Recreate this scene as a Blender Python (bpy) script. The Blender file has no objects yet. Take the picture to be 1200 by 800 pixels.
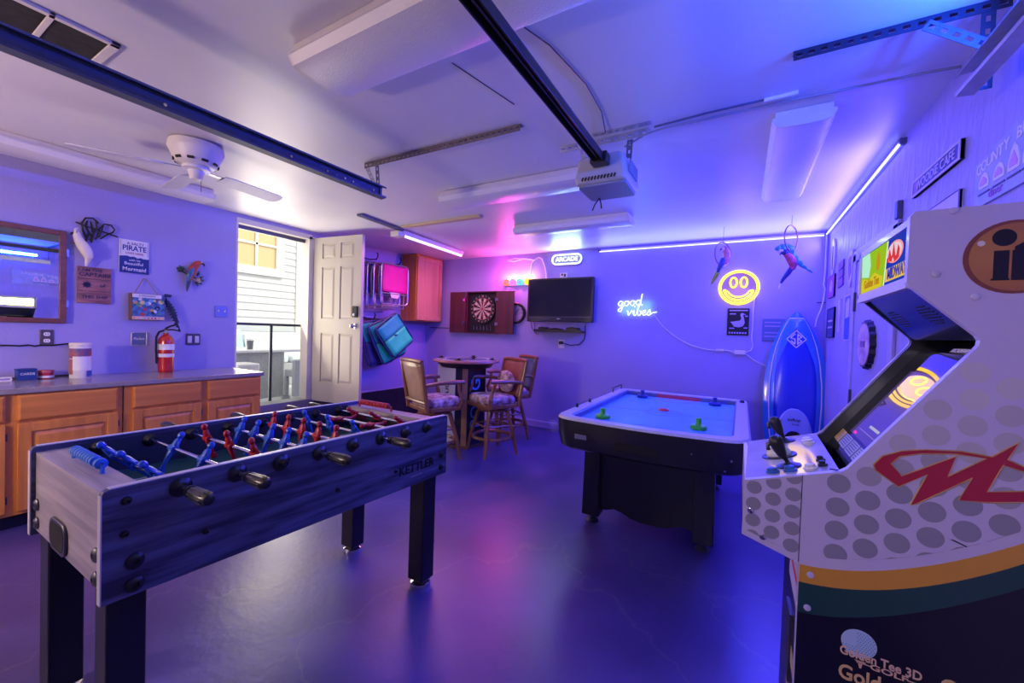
import bpy, bmesh, math, random
from math import sin, cos, pi, radians, atan2, hypot
from mathutils import Vector, Matrix

scene = bpy.context.scene
COL = scene.collection
random.seed(7)

# ------------------------------------------------------------------ camera
CAM_H = 1.36
yaw, pitch, roll = radians(29.70), radians(1.27), radians(-1.883)
fw = Vector((-sin(yaw)*cos(pitch), cos(yaw)*cos(pitch), -sin(pitch)))
rt = Vector((cos(yaw), sin(yaw), 0))
dn = fw.cross(rt)
r2 = rt*cos(roll)+dn*sin(roll)
d2 = -rt*sin(roll)+dn*cos(roll)
cam_data = bpy.data.cameras.new('camera')
cam_data.sensor_width = 36.0
cam_data.lens = 470.0/1200.0*36.0
cam_data.clip_start = 0.02
cam = bpy.data.objects.new('camera', cam_data)
COL.objects.link(cam)
mw = Matrix(((r2.x, -d2.x, -fw.x, 0), (r2.y, -d2.y, -fw.y, 0), (r2.z, -d2.z, -fw.z, CAM_H), (0, 0, 0, 1)))
cam.matrix_world = mw
scene.camera = cam

# ------------------------------------------------------------------ world, daylight, exposure
world = bpy.data.worlds.new('World')
scene.world = world
world.use_nodes = True
bg = world.node_tree.nodes['Background']
bg.inputs[0].default_value = (1.0, 0.93, 0.82, 1)
bg.inputs[1].default_value = 1.9
sun_d = bpy.data.lights.new('sun', 'SUN')
sun_d.energy = 2.6
sun_d.angle = radians(3)
sun_d.color = (1.0, 0.88, 0.70)
sun = bpy.data.objects.new('sun', sun_d)
sun.rotation_euler = (radians(48), 0, radians(118))
COL.objects.link(sun)

scene.view_settings.view_transform = 'Standard'
scene.view_settings.look = 'None'
scene.view_settings.exposure = 0.0
scene.view_settings.gamma = 1.0
scene.view_settings.use_curve_mapping = False


def area(name, loc, target, sx, sy, power, col, spread=180):
    l = bpy.data.lights.new(name, 'AREA')
    l.shape = 'RECTANGLE'
    l.size = sx
    l.size_y = sy
    l.energy = power
    l.color = col
    l.spread = radians(spread)
    o = bpy.data.objects.new(name, l)
    o.location = loc
    d = Vector(target)-Vector(loc)
    o.rotation_euler = d.to_track_quat('-Z', 'Y').to_euler()
    COL.objects.link(o)
    return o


# added fill lamps at made-up lites in the garage door behind the camera
area('window_light', (-2.5, -1.33, 1.75), (-3.2, 1.4, 1.75), 0.80, 0.36, 2.5, (1.0, 0.76, 0.66), 120)
area('window_light', (-0.3, -1.33, 1.75), (0.6, 1.25, 1.20), 0.80, 0.36, 2.6, (0.86, 0.76, 1.0), 80)
# daylight bounced up from the sunlit patio through the open side door
area('doorway_light', (-4.80, 2.61, 1.45), (-3.2, 2.35, 2.35), 0.78, 1.85, 22.0, (1.0, 0.88, 0.72), 150)
# the LED strips run under the ceiling edges; each carries its own light
LED = (0.04, 0.05, 1.0)
area('led_right_light', (0.68, 4.02, 2.36), (-1.0, 4.02, 2.2), 2.1, 0.03, 62.0, (0.07, 0.05, 1.0))
area('led_back_light', (-0.48, 5.075, 2.36), (-0.48, 3.0, 2.2), 2.3, 0.03, 64.0, LED)
area('added_strip_light', (0.69, 1.45, 2.34), (-1.0, 1.45, 2.42), 0.7, 0.03, 36.0, (0.01, 0.08, 1.0))  # blue fill added out of view, past the right edge
area('led_left_light', (-3.48, 4.0, 2.38), (-3.48, 4.0, 1.0), 0.04, 1.2, 16.0, (1.0, 0.34, 0.72))

# ------------------------------------------------------------------ materials
def mat(name, col, rough=0.5, metal=0.0, var=0.0, vscale=8.0, vstretch=(1, 1, 1), bump=0.0, bscale=40.0,
        emit=None, estr=0.0, coat=0.0, spec=0.5, col2=None, trans=0.0, alpha=1.0, detail=4.0):
    m = bpy.data.materials.new(name)
    m.use_nodes = True
    nt = m.node_tree
    b = nt.nodes['Principled BSDF']
    c = (col[0], col[1], col[2], 1)
    b.inputs['Base Color'].default_value = c
    b.inputs['Roughness'].default_value = rough
    b.inputs['Metallic'].default_value = metal
    b.inputs['Coat Weight'].default_value = coat
    b.inputs['Coat Roughness'].default_value = 0.08
    b.inputs['Specular IOR Level'].default_value = spec
    b.inputs['Transmission Weight'].default_value = trans
    b.inputs['Alpha'].default_value = alpha
    if emit:
        b.inputs['Emission Color'].default_value = (emit[0], emit[1], emit[2], 1)
        b.inputs['Emission Strength'].default_value = estr
    if var > 0 or bump > 0 or col2:
        tc = nt.nodes.new('ShaderNodeTexCoord')
        mp = nt.nodes.new('ShaderNodeMapping')
        mp.inputs['Scale'].default_value = vstretch
        nt.links.new(tc.outputs['Object'], mp.inputs['Vector'])
    if var > 0 or col2:
        n = nt.nodes.new('ShaderNodeTexNoise')
        n.inputs['Scale'].default_value = vscale
        n.inputs['Detail'].default_value = detail
        nt.links.new(mp.outputs[0], n.inputs['Vector'])
        r = nt.nodes.new('ShaderNodeValToRGB')
        r.color_ramp.elements[0].position = 0.35
        r.color_ramp.elements[1].position = 0.65
        if col2:
            r.color_ramp.elements[0].color = (col2[0], col2[1], col2[2], 1)
            r.color_ramp.elements[1].color = c
        else:
            lo, hi = 1-var, 1+var
            r.color_ramp.elements[0].color = tuple(min(1, x*lo) for x in col)+(1,)
            r.color_ramp.elements[1].color = tuple(min(1, x*hi) for x in col)+(1,)
        nt.links.new(n.outputs['Fac'], r.inputs['Fac'])
        nt.links.new(r.outputs['Color'], b.inputs['Base Color'])
    if bump > 0:
        n2 = nt.nodes.new('ShaderNodeTexNoise')
        n2.inputs['Scale'].default_value = bscale
        n2.inputs['Detail'].default_value = 5.0
        nt.links.new(mp.outputs[0], n2.inputs['Vector'])
        bp = nt.nodes.new('ShaderNodeBump')
        bp.inputs['Strength'].default_value = bump
        bp.inputs['Distance'].default_value = 0.02
        nt.links.new(n2.outputs['Fac'], bp.inputs['Height'])
        nt.links.new(bp.outputs['Normal'], b.inputs['Normal'])
    return m


def emis(name, col, s):
    m = bpy.data.materials.new(name)
    m.use_nodes = True
    nt = m.node_tree
    nt.nodes.remove(nt.nodes['Principled BSDF'])
    e = nt.nodes.new('ShaderNodeEmission')
    e.inputs[0].default_value = (col[0], col[1], col[2], 1)
    e.inputs[1].default_value = s
    nt.links.new(e.outputs[0], nt.nodes['Material Output'].inputs[0])
    return m


def wood(name, c1, c2, axis='Z', scale=6.0, rough=0.4, coat=0.2, dist=3.0):
    """streaky grain running along one axis"""
    st = {'X': (0.12, 2.2, 2.2), 'Y': (2.2, 0.12, 2.2), 'Z': (2.2, 2.2, 0.12)}[axis]
    m = mat(name, c1, rough, vscale=scale, vstretch=st, col2=c2, coat=coat, detail=8.0)
    return m


M = {}
M['wall'] = mat('wall_paint', (0.36, 0.33, 0.70), 0.55, var=0.03, vscale=2.0, bump=0.12, bscale=60)
M['wall_rough'] = mat('stucco_paint', (0.36, 0.33, 0.70), 0.5, var=0.04, vscale=3.0, vstretch=(1, 1, 0.45), bump=0.85, bscale=14)
M['ceiling'] = mat('ceiling_paint', (0.72, 0.71, 0.75), 0.42, var=0.03, vscale=1.5, bump=0.05, bscale=12, spec=0.6)
M['trim'] = mat('trim_paint', (0.42, 0.38, 0.70), 0.45)
M['stem'] = mat('dark_paint', (0.012, 0.012, 0.03), 0.45, var=0.2)
M['frame_white'] = mat('frame_paint', (0.66, 0.63, 0.58), 0.45)
M['door_cream'] = mat('door_paint', (0.54, 0.51, 0.43), 0.42)
M['black'] = mat('black_plastic', (0.012, 0.012, 0.014), 0.35)
M['black_matt'] = mat('black_matt', (0.010, 0.010, 0.012), 0.65)
M['chrome'] = mat('chrome', (0.75, 0.75, 0.78), 0.12, 1.0)
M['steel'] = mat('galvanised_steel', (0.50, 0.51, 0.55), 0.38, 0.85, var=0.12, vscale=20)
M['steel_blue_lit'] = mat('track_steel', (0.10, 0.12, 0.19), 0.55, 0.2, var=0.1, vscale=15)  # galvanised steel with the blue lighting put into its colour
M['steel_dark'] = mat('dark_steel', (0.10, 0.10, 0.12), 0.4, 0.8)
M['white'] = mat('white_plastic', (0.78, 0.76, 0.76), 0.4)
M['offwhite'] = mat('old_white_enamel', (0.72, 0.68, 0.64), 0.42, var=0.03, vscale=12)
M['lens'] = mat('prismatic_lens', (0.80, 0.78, 0.78), 0.25, bump=0.15, bscale=160)
M['oak'] = wood('honey_oak', (0.74, 0.28, 0.045), (0.58, 0.20, 0.03), 'Y', 9)
M['oak_v'] = wood('honey_oak_upright', (0.74, 0.28, 0.045), (0.58, 0.20, 0.03), 'Z', 9)
M['counter'] = mat('laminate_top', (0.30, 0.27, 0.27), 0.22, var=0.08, vscale=30, coat=0.3)
M['mirror'] = mat('mirror_glass', (0.92, 0.92, 0.92), 0.015, 1.0)
M['glass'] = mat('clear_glass', (1, 1, 1), 0.01, trans=1.0)
M['white_print'] = mat('white_print', (0.80, 0.80, 0.80), 0.5)
M['dark_print'] = mat('dark_print', (0.02, 0.02, 0.05), 0.5)

# ------------------------------------------------------------------ mesh helpers
class MB:
    def __init__(s):
        s.v = []
        s.f = []

    def add(s, vs, fs):
        o = len(s.v)
        s.v += [Vector(p) for p in vs]
        s.f += [tuple(i+o for i in f) for f in fs]
        return s

    def box(s, x0, x1, y0, y1, z0, z1):
        return s.add([(x0, y0, z0), (x1, y0, z0), (x1, y1, z0), (x0, y1, z0), (x0, y0, z1), (x1, y0, z1), (x1, y1, z1), (x0, y1, z1)],
                     [(0, 3, 2, 1), (4, 5, 6, 7), (0, 1, 5, 4), (1, 2, 6, 5), (2, 3, 7, 6), (3, 0, 4, 7)])

    def cbox(s, c, size, rot=None):
        o = len(s.v)
        x, y, z = (k/2 for k in size)
        s.box(-x, x, -y, y, -z, z)
        for i in range(o, len(s.v)):
            p = s.v[i]
            if rot is not None:
                p = rot @ p
            s.v[i] = p+Vector(c)
        return s

    def beam(s, a, b, w, h, up=(0, 0, 1)):
        a, b = Vector(a), Vector(b)
        d = (b-a)
        L = d.length
        d.normalize()
        u = Vector(up)
        sx = d.cross(u)
        if sx.length < 1e-5:
            sx = d.cross(Vector((1, 0, 0)))
        sx.normalize()
        u = sx.cross(d)
        R = Matrix((sx, d, u)).transposed()
        return s.cbox((a+b)/2, (w, L, h), R)

    def rings(s, rings, cap=True, closed=False):
        n = len(rings[0])
        o = len(s.v)
        for r in rings:
            s.v += [Vector(p) for p in r]
        m = len(rings)
        for i in range(m if closed else m-1):
            for j in range(n):
                a = o+i*n+j
                b = o+i*n+(j+1) % n
                c = o+((i+1) % m)*n+(j+1) % n
                d = o+((i+1) % m)*n+j
                s.f.append((a, b, c, d))
        if cap and not closed:
            s.f.append(tuple(o+j for j in reversed(range(n))))
            s.f.append(tuple(o+(m-1)*n+j for j in range(n)))
        return s

    def tube(s, pts, r, seg=8, closed=False, rad=None):
        pts = [Vector(p) for p in pts]
        n = len(pts)
        rings = []
        prev = None
        for i, p in enumerate(pts):
            if closed:
                t = pts[(i+1) % n]-pts[i-1]
            else:
                t = pts[min(i+1, n-1)]-pts[max(i-1, 0)]
            t.normalize()
            if prev is None:
                u = t.cross(Vector((0, 0, 1)))
                if u.length < 1e-3:
                    u = t.cross(Vector((1, 0, 0)))
            else:
                u = prev-t*prev.dot(t)
            u.normalize()
            prev = u
            w = t.cross(u)
            rr = rad[i] if rad else r
            rings.append([p+(u*cos(2*pi*k/seg)+w*sin(2*pi*k/seg))*rr for k in range(seg)])
        return s.rings(rings, True, closed)

    def cyl(s, a, b, r0, r1=None, seg=14):
        return s.tube([a, b], r0, seg, rad=[r0, r0 if r1 is None else r1])

    def lathe(s, c, prof, seg=20, R=None):
        c = Vector(c)
        rings = []
        for (r, z) in prof:
            ring = []
            for k in range(seg):
                p = Vector((max(r, 1e-4)*cos(2*pi*k/seg), max(r, 1e-4)*sin(2*pi*k/seg), z))
                if R is not None:
                    p = R @ p
                ring.append(c+p)
            rings.append(ring)
        return s.rings(rings)

    def ell(s, c, rad, R=None, seg=12, n=8):
        o = []
        for i in range(n+1):
            a = -pi/2+pi*i/n
            ring = []
            for k in range(seg):
                p = Vector((rad[0]*max(cos(a), 1e-3)*cos(2*pi*k/seg), rad[1]*max(cos(a), 1e-3)*sin(2*pi*k/seg), rad[2]*sin(a)))
                if R is not None:
                    p = R @ p
                ring.append(Vector(c)+p)
            o.append(ring)
        return s.rings(o)

    def prism(s, poly, f0, f1):
        """poly in 2-D; f0, f1 map (u, v) to 3-D for the two caps"""
        return s.rings([[f0(u, v) for u, v in poly], [f1(u, v) for u, v in poly]])

    def shear(s, fn, start=0):
        for i in range(start, len(s.v)):
            s.v[i] = Vector(fn(s.v[i]))
        return s


def setm(o, label=None, cat=None, group=None, kind=None):
    if label:
        o['label'] = label
    if cat:
        o['category'] = cat
    if group:
        o['group'] = group
    if kind:
        o['kind'] = kind
    return o


def thing(name, label, cat, loc=(0, 0, 0), rz=0.0, group=None):
    o = bpy.data.objects.new(name, None)
    o.empty_display_size = 0.05
    o.location = loc
    o.rotation_euler = (0, 0, rz)
    COL.objects.link(o)
    return setm(o, label, cat, group)


def root_of(o):
    while o.parent:
        o = o.parent
    return o


def build(name, mb, m, parent=None, local=False, bevel=0.0, smooth=True, bseg=2, kind=None, label=None, recalc=True):
    me = bpy.data.meshes.new(name)
    vs = mb.v
    loc = None
    if parent is not None:
        if not local:
            rt_ = root_of(parent)
            inv = rt_.matrix_basis.inverted() if rt_.type == 'EMPTY' else Matrix.Translation(-rt_.location)
            vs = [inv @ p for p in vs]
    else:
        xs = [p.x for p in vs]
        ys = [p.y for p in vs]
        zs = [p.z for p in vs]
        loc = Vector(((min(xs)+max(xs))/2, (min(ys)+max(ys))/2, min(zs)))
        vs = [p-loc for p in vs]
    me.from_pydata([tuple(p) for p in vs], [], mb.f)
    if recalc:
        b = bmesh.new()
        b.from_mesh(me)
        bmesh.ops.recalc_face_normals(b, faces=b.faces)
        b.to_mesh(me)
        b.free()
    if smooth:
        me.shade_smooth()
        me.set_sharp_from_angle(angle=radians(38))
    me.materials.append(m)
    o = bpy.data.objects.new(name, me)
    COL.objects.link(o)
    if parent is not None:
        o.parent = parent
    else:
        o.location = loc
    if bevel > 0:
        md = o.modifiers.new('bevel', 'BEVEL')
        md.width = bevel
        md.segments = bseg
        md.limit_method = 'ANGLE'
        md.angle_limit = radians(40)
    if kind:
        o['kind'] = kind
    if label:
        o['label'] = label
    return o


def single(name, mb, m, label, cat, group=None, **k):
    return setm(build(name, mb, m, None, **k), label, cat, group)


def struct(name, mb, m, parent=None, **k):
    return build(name, mb, m, parent, kind='structure' if parent is None else None, **k)


def children(o):
    return [c for c in COL.objects if c.parent == o]


def copy_tree(o, parent=None):
    c = o.copy()
    COL.objects.link(c)
    if parent:
        c.parent = parent
    for ch in children(o):
        copy_tree(ch, c)
    return c


def text_mb(body, size, org, ux, uy, depth=0.001, bold=0.0, align='CENTER', sx=1.0, spacing=1.0, mb=None):
    """lettering as raised mesh; ux, uy = text right / text up directions"""
    cu = bpy.data.curves.new('lettering', 'FONT')
    cu.body = body
    cu.size = size
    cu.align_x = align
    cu.align_y = 'CENTER'
    cu.extrude = depth/2
    cu.offset = bold*size
    cu.space_character = spacing
    cu.resolution_u = 3
    tmp = bpy.data.objects.new('lettering', cu)
    me = bpy.data.meshes.new_from_object(tmp)
    ux, uy = Vector(ux).normalized(), Vector(uy).normalized()
    n = ux.cross(uy)
    mb = mb or MB()
    off = len(mb.v)
    for v in me.vertices:
        mb.v.append(Vector(org)+ux*v.co.x*sx+uy*v.co.y+n*(v.co.z+depth/2))
    for p in me.polygons:
        mb.f.append(tuple(i+off for i in p.vertices))
    bpy.data.objects.remove(tmp)
    bpy.data.curves.remove(cu)
    bpy.data.meshes.remove(me)
    return mb


def arc(cx, cy, r, a0, a1, n):
    return [(cx+r*cos(radians(a0+(a1-a0)*i/n)), cy+r*sin(radians(a0+(a1-a0)*i/n))) for i in range(n+1)]


def rrect(x0, x1, y0, y1, r, n=5):
    return (arc(x1-r, y1-r, r, 0, 90, n)+arc(x0+r, y1-r, r, 90, 180, n)+arc(x0+r, y0+r, r, 180, 270, n)+arc(x1-r, y0+r, r, 270, 360, n))


def rot2(p, a):
    return (p[0]*cos(a)-p[1]*sin(a), p[0]*sin(a)+p[1]*cos(a))


XL, XR, YB, YF, ZC = -4.57, 0.735, 5.13, -1.40, 2.5

# ================================================================== the room
DY0, DY1, DZ0, DZ1 = 2.19, 3.035, 0.44, 2.44      # side door opening in the left wall
mb = MB().box(XL-0.15, XR+0.15, YF-0.15, YB+0.15, -0.12, 0.0)
fl = mat('painted_concrete', (0.020, 0.022, 0.040), 0.30, spec=1.0)
nt = fl.node_tree
b_ = nt.nodes['Principled BSDF']
tc = nt.nodes.new('ShaderNodeTexCoord')
n1 = nt.nodes.new('ShaderNodeTexNoise'); n1.inputs['Scale'].default_value = 1.6; n1.inputs['Detail'].default_value = 8
n2 = nt.nodes.new('ShaderNodeTexNoise'); n2.inputs['Scale'].default_value = 26; n2.inputs['Detail'].default_value = 6
vor = nt.nodes.new('ShaderNodeTexVoronoi'); vor.feature = 'DISTANCE_TO_EDGE'; vor.inputs['Scale'].default_value = 0.75
wob = nt.nodes.new('ShaderNodeVectorMath'); wob.operation = 'MULTIPLY_ADD'
nw = nt.nodes.new('ShaderNodeTexNoise'); nw.inputs['Scale'].default_value = 3.0; nw.inputs['Detail'].default_value = 6
nt.links.new(tc.outputs['Object'], n1.inputs['Vector']); nt.links.new(tc.outputs['Object'], n2.inputs['Vector'])
nt.links.new(tc.outputs['Object'], nw.inputs['Vector'])
nt.links.new(nw.outputs['Color'], wob.inputs[0]); wob.inputs[1].default_value = (0.55, 0.55, 0.0)
nt.links.new(tc.outputs['Object'], wob.inputs[2]); nt.links.new(wob.outputs[0], vor.inputs['Vector'])
rr = nt.nodes.new('ShaderNodeValToRGB')
rr.color_ramp.elements[0].position = 0.30; rr.color_ramp.elements[0].color = (0.046, 0.035, 0.16, 1)
rr.color_ramp.elements[1].position = 0.75; rr.color_ramp.elements[1].color = (0.11, 0.082, 0.33, 1)
nt.links.new(n1.outputs['Fac'], rr.inputs['Fac'])
chip = nt.nodes.new('ShaderNodeValToRGB')
chip.color_ramp.elements[0].position = 0.735; chip.color_ramp.elements[0].color = (0, 0, 0, 1)
chip.color_ramp.elements[1].position = 0.76; chip.color_ramp.elements[1].color = (1, 1, 1, 1)
nt.links.new(n2.outputs['Fac'], chip.inputs['Fac'])
crk = nt.nodes.new('ShaderNodeValToRGB')
crk.color_ramp.elements[0].position = 0.0; crk.color_ramp.elements[0].color = (1, 1, 1, 1)
crk.color_ramp.elements[1].position = 0.006; crk.color_ramp.elements[1].color = (0, 0, 0, 1)
nt.links.new(vor.outputs['Distance'], crk.inputs['Fac'])
mx = nt.nodes.new('ShaderNodeMixRGB'); mx.inputs[2].default_value = (0.20, 0.19, 0.27, 1)
cm = nt.nodes.new('ShaderNodeMath'); cm.operation = 'MULTIPLY_ADD'; cm.inputs[1].default_value = 0.35
nt.links.new(crk.outputs['Color'], cm.inputs[0]); nt.links.new(chip.outputs['Color'], cm.inputs[2]); cm.use_clamp = True
nt.links.new(cm.outputs[0], mx.inputs[0]); nt.links.new(rr.outputs['Color'], mx.inputs[1])
nt.links.new(mx.outputs[0], b_.inputs['Base Color'])
r3 = nt.nodes.new('ShaderNodeMapRange'); r3.inputs[3].default_value = 0.24; r3.inputs[4].default_value = 0.42
nt.links.new(n1.outputs['Fac'], r3.inputs[0]); nt.links.new(r3.outputs[0], b_.inputs['Roughness'])
bp = nt.nodes.new('ShaderNodeBump'); bp.inputs['Strength'].default_value = 0.12; bp.inputs['Distance'].default_value = 0.01
nt.links.new(n2.outputs['Fac'], bp.inputs['Height']); nt.links.new(bp.outputs[0], b_.inputs['Normal'])
struct('floor', mb, fl, smooth=False)

struct('ceiling', MB().box(XL-0.15, XR+0.15, YF-0.15, YB+0.15, ZC, ZC+0.1), M['ceiling'], smooth=False)
mb = MB()
mb.box(XL-0.13, XL, YF, DY0, 0, ZC).box(XL-0.13, XL, DY1, YB, 0, ZC)
mb.box(XL-0.13, XL, DY0, DY1, 0, DZ0).box(XL-0.13, XL, DY0, DY1, DZ1, ZC)
struct('wall_left', mb, M['wall'], smooth=False)
struct('wall_back', MB().box(XL-0.13, XR+0.13, YB, YB+0.13, 0, ZC), M['wall'], smooth=False)
struct('wall_right', MB().box(XR, XR+0.13, YF, YB, 0, ZC), M['wall_rough'], smooth=False)

# front: closed garage door with an added, unseen row of window lites (behind the camera)
struct('wall_front', MB().box(XL-0.13, XR+0.13, YF-0.13, YF, 0, ZC), mat('garage_door_paint', (.24, .22, .25), .6), smooth=False)
for k, gx in enumerate((-3.6, -2.5, -1.4, -0.3)):
    w_ = struct('window_%d' % (k+1), MB().box(gx-0.42, gx+0.42, YF, YF+0.02, 1.55, 1.95), M['lens'], bevel=.004)  # unseen panes, made up as a source for the fill lamps
    for (xa, xb, za, zb) in ((-.46, -.42, 1.51, 1.99), (.42, .46, 1.51, 1.99), (-.42, .42, 1.51, 1.55), (-.42, .42, 1.95, 1.99)):
        build('frame', MB().box(gx+xa, gx+xb, YF, YF+0.035, za, zb), M['frame_white'], w_)

struct('trim_1', MB().box(XL, XL+0.035, 3.10, YB, 0, 0.455), M['stem'], smooth=False)
struct('trim_2', MB().box(XL, XL+0.045, 3.10, YB, 0.455, 0.475), M['trim'], smooth=False)
struct('baseboard_back', MB().box(XL, XR, YB-0.018, YB, 0.035, 0.125), M['trim'], bevel=0.004)
# a vertical seam batten in the back-left corner and the board seam on the back wall
struct('trim_3', MB().box(XL, XL+0.02, YB-0.02, YB, 0.1, 1.5), M['trim'], smooth=False)
struct('trim_4', MB().box(-4.5, -3.9, YB-0.004, YB, 1.395, 1.405), M['stem'], smooth=False)

# side door: frame, threshold and head
mb = MB()
mb.box(XL-0.13, XL-0.003, DY0, DY0+0.022, DZ0, DZ1).box(XL-0.13, XL+0.012, DY1-0.045, DY1+0.03, DZ0, DZ1)
mb.box(XL-0.13, XL+0.012, DY0, DY1, DZ1-0.035, DZ1+0.02)
fr = struct('trim_5', mb, M['frame_white'], bevel=0.003)
struct('trim_6', MB().box(XL-0.17, XL+0.03, DY0, DY1+0.03, DZ0-0.06, DZ0+0.03), mat('threshold_metal', (0.34, 0.35, 0.36), 0.4, 0.5), bevel=0.004)
struct('trim_7', MB().box(XL-0.10, XL-0.07, DY0+0.02, DY1-0.04, DZ1-0.075, DZ1-0.035), M['steel_dark'])

# side door leaf, swung open into the room
HX, HY = -4.545, 3.045
FX, FY = -3.80, 3.135
dl = Vector((FX-HX, FY-HY, 0)); DW = dl.length; dl.normalize()
dnrm = Vector((dl.y, -dl.x, 0))                        # faces the camera
TH = 0.042
def dpt(u, w, z):
    p = Vector((HX, HY, 0))+dl*u+dnrm*w
    return Vector((p.x, p.y, z))
def dbox(mb, u0, u1, w0, w1, z0, z1):
    mb.add([dpt(u0, w0, z0), dpt(u1, w0, z0), dpt(u1, w1, z0), dpt(u0, w1, z0), dpt(u0, w0, z1), dpt(u1, w0, z1), dpt(u1, w1, z1), dpt(u0, w1, z1)],
           [(0, 3, 2, 1), (4, 5, 6, 7), (0, 1, 5, 4), (1, 2, 6, 5), (2, 3, 7, 6), (3, 0, 4, 7)])
Z0, Z1 = 0.455, 2.425
panels = []
ux = [(0.135, 0.345), (0.425, 0.635)]
for (za, zb) in ((0.235, 0.825), (1.00, 1.615), (1.715, 1.895)):
    for (ua, ub) in ux:
        panels.append((ua, ub, Z0+za, Z0+zb))
mb = MB()
# leaf built as stiles, rails and a thinner core so the six panels are recessed
dbox(mb, 0, DW, -TH, -0.012, Z0, Z1)
us = [0, 0.135, 0.345, 0.425, 0.635, DW]
for (ua, ub) in ((us[0], us[1]), (us[2], us[3]), (us[4], us[5])):
    dbox(mb, ua, ub, -0.012, 0, Z0, Z1)
zr = [Z0, Z0+0.235, Z0+0.825, Z0+1.0, Z0+1.615, Z0+1.715, Z0+1.895, Z1]
for (ua, ub) in ux:
    for k in range(0, 8, 2):
        dbox(mb, ua, ub, -0.012, 0, zr[k], zr[k+1])
door = struct('door_1', mb, M['door_cream'], smooth=False)
for (ua, ub, za, zb) in panels:
    pm = MB()
    f0 = lambda u, v: dpt(u, -0.012, v)
    g = 0.012
    pm.rings([[dpt(ua+g, -0.012, za+g), dpt(ub-g, -0.012, za+g), dpt(ub-g, -0.012, zb-g), dpt(ua+g, -0.012, zb-g)],
              [dpt(ua+3*g, -0.003, za+3*g), dpt(ub-3*g, -0.003, za+3*g), dpt(ub-3*g, -0.003, zb-3*g), dpt(ua+3*g, -0.003, zb-3*g)]])
    build('door_panel', pm, M['door_cream'], door, smooth=False)
kz = Z0+0.92
pm = MB()
Rk = Matrix((dl, Vector((0, 0, 1)), dnrm)).transposed()
pm.lathe(dpt(DW-0.07, 0, kz), [(0.032, 0), (0.032, 0.008), (0.012, 0.012), (0.012, 0.035), (0.026, 0.045), (0.030, 0.060), (0.022, 0.074), (0, 0.076)], 16, Rk)
build('door_knob', pm, M['chrome'], door)
pm = MB()
pm.prism(rrect(DW-0.105, DW-0.035, kz+0.10, kz+0.23, 0.012), lambda u, v: dpt(u, 0, v), lambda u, v: dpt(u, 0.025, v))
kp = build('keypad_lock', pm, M['black'], door)
pm = MB().lathe(dpt(DW-0.07, 0.025, kz+0.13), [(0.018, 0), (0.018, 0.006), (0, 0.007)], 14, Rk)
build('lock_cylinder', pm, M['chrome'], kp)
pm = MB()
for hz in (0.6, 1.4, 2.25):
    pm = MB().cyl(dpt(-0.005, 0.006, hz-0.05), dpt(-0.005, 0.006, hz+0.05), 0.008, seg=8)
    build('door_hinge', pm, M['steel'], door)

# right wall door with its casing
mb = MB()
mb.box(XR-0.018, XR, 3.86, 3.94, 0.0, 2.03).box(XR-0.018, XR, 2.94, 3.02, 0.0, 2.03).box(XR-0.018, XR, 2.94, 3.94, 1.97, 2.05)
struct('trim_8', mb, M['trim'], bevel=0.004)
d2 = struct('door_2', MB().box(XR-0.008, XR+0.02, 3.025, 3.855, 0.01, 1.965), M['wall'], bevel=0.003)
build('door_hinge', MB().box(XR-0.022, XR-0.008, 3.835, 3.865, 1.60, 1.74), M['steel_dark'], d2)
build('door_hinge', MB().box(XR-0.022, XR-0.008, 3.835, 3.865, 0.90, 1.02), M['steel_dark'], d2)
mb = MB().lathe((XR-0.008, 3.10, 0.98), [(0.03, 0), (0.03, 0.008), (0.012, 0.012), (0.012, 0.04), (0.028, 0.05), (0.022, 0.075), (0, 0.076)], 14,
                Matrix(((0, 0, -1), (0, 1, 0), (1, 0, 0))))
build('door_knob', mb, M['chrome'], d2)

# unseen lantern added for warm fill, on the front wall behind the camera
t = thing('added_lantern', 'warm wall lantern added unseen behind the viewer as fill light', 'lamp', (-3.05, YF+.1, 1.4))
build('back_plate', MB().box(-3.12, -2.98, YF+.001, YF+.02, 1.35, 1.60), M['black'], t, bevel=.004)
build('arm', MB().tube([(-3.05, YF+.02, 1.55), (-3.05, YF+.10, 1.60), (-3.05, YF+.16, 1.58)], .01, 8), M['black'], t)
build('cap', MB().lathe((-3.05, YF+.16, 1.55), [(.07, 0), (.02, .03), (0, .035)], 16), M['black'], t)
build('globe', MB().ell((-3.05, YF+.16, 1.47), (.055, .055, .075)), emis('added_lantern_globe', (1.0, .72, .5), 4.0), t)
l = bpy.data.lights.new('added_lantern_light', 'POINT'); l.energy = 98; l.color = (1.0, .73, .60); l.shadow_soft_size = .10
o = bpy.data.objects.new('added_lantern_light', l); o.location = (-3.05, YF+.30, 1.47); COL.objects.link(o)

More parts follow.
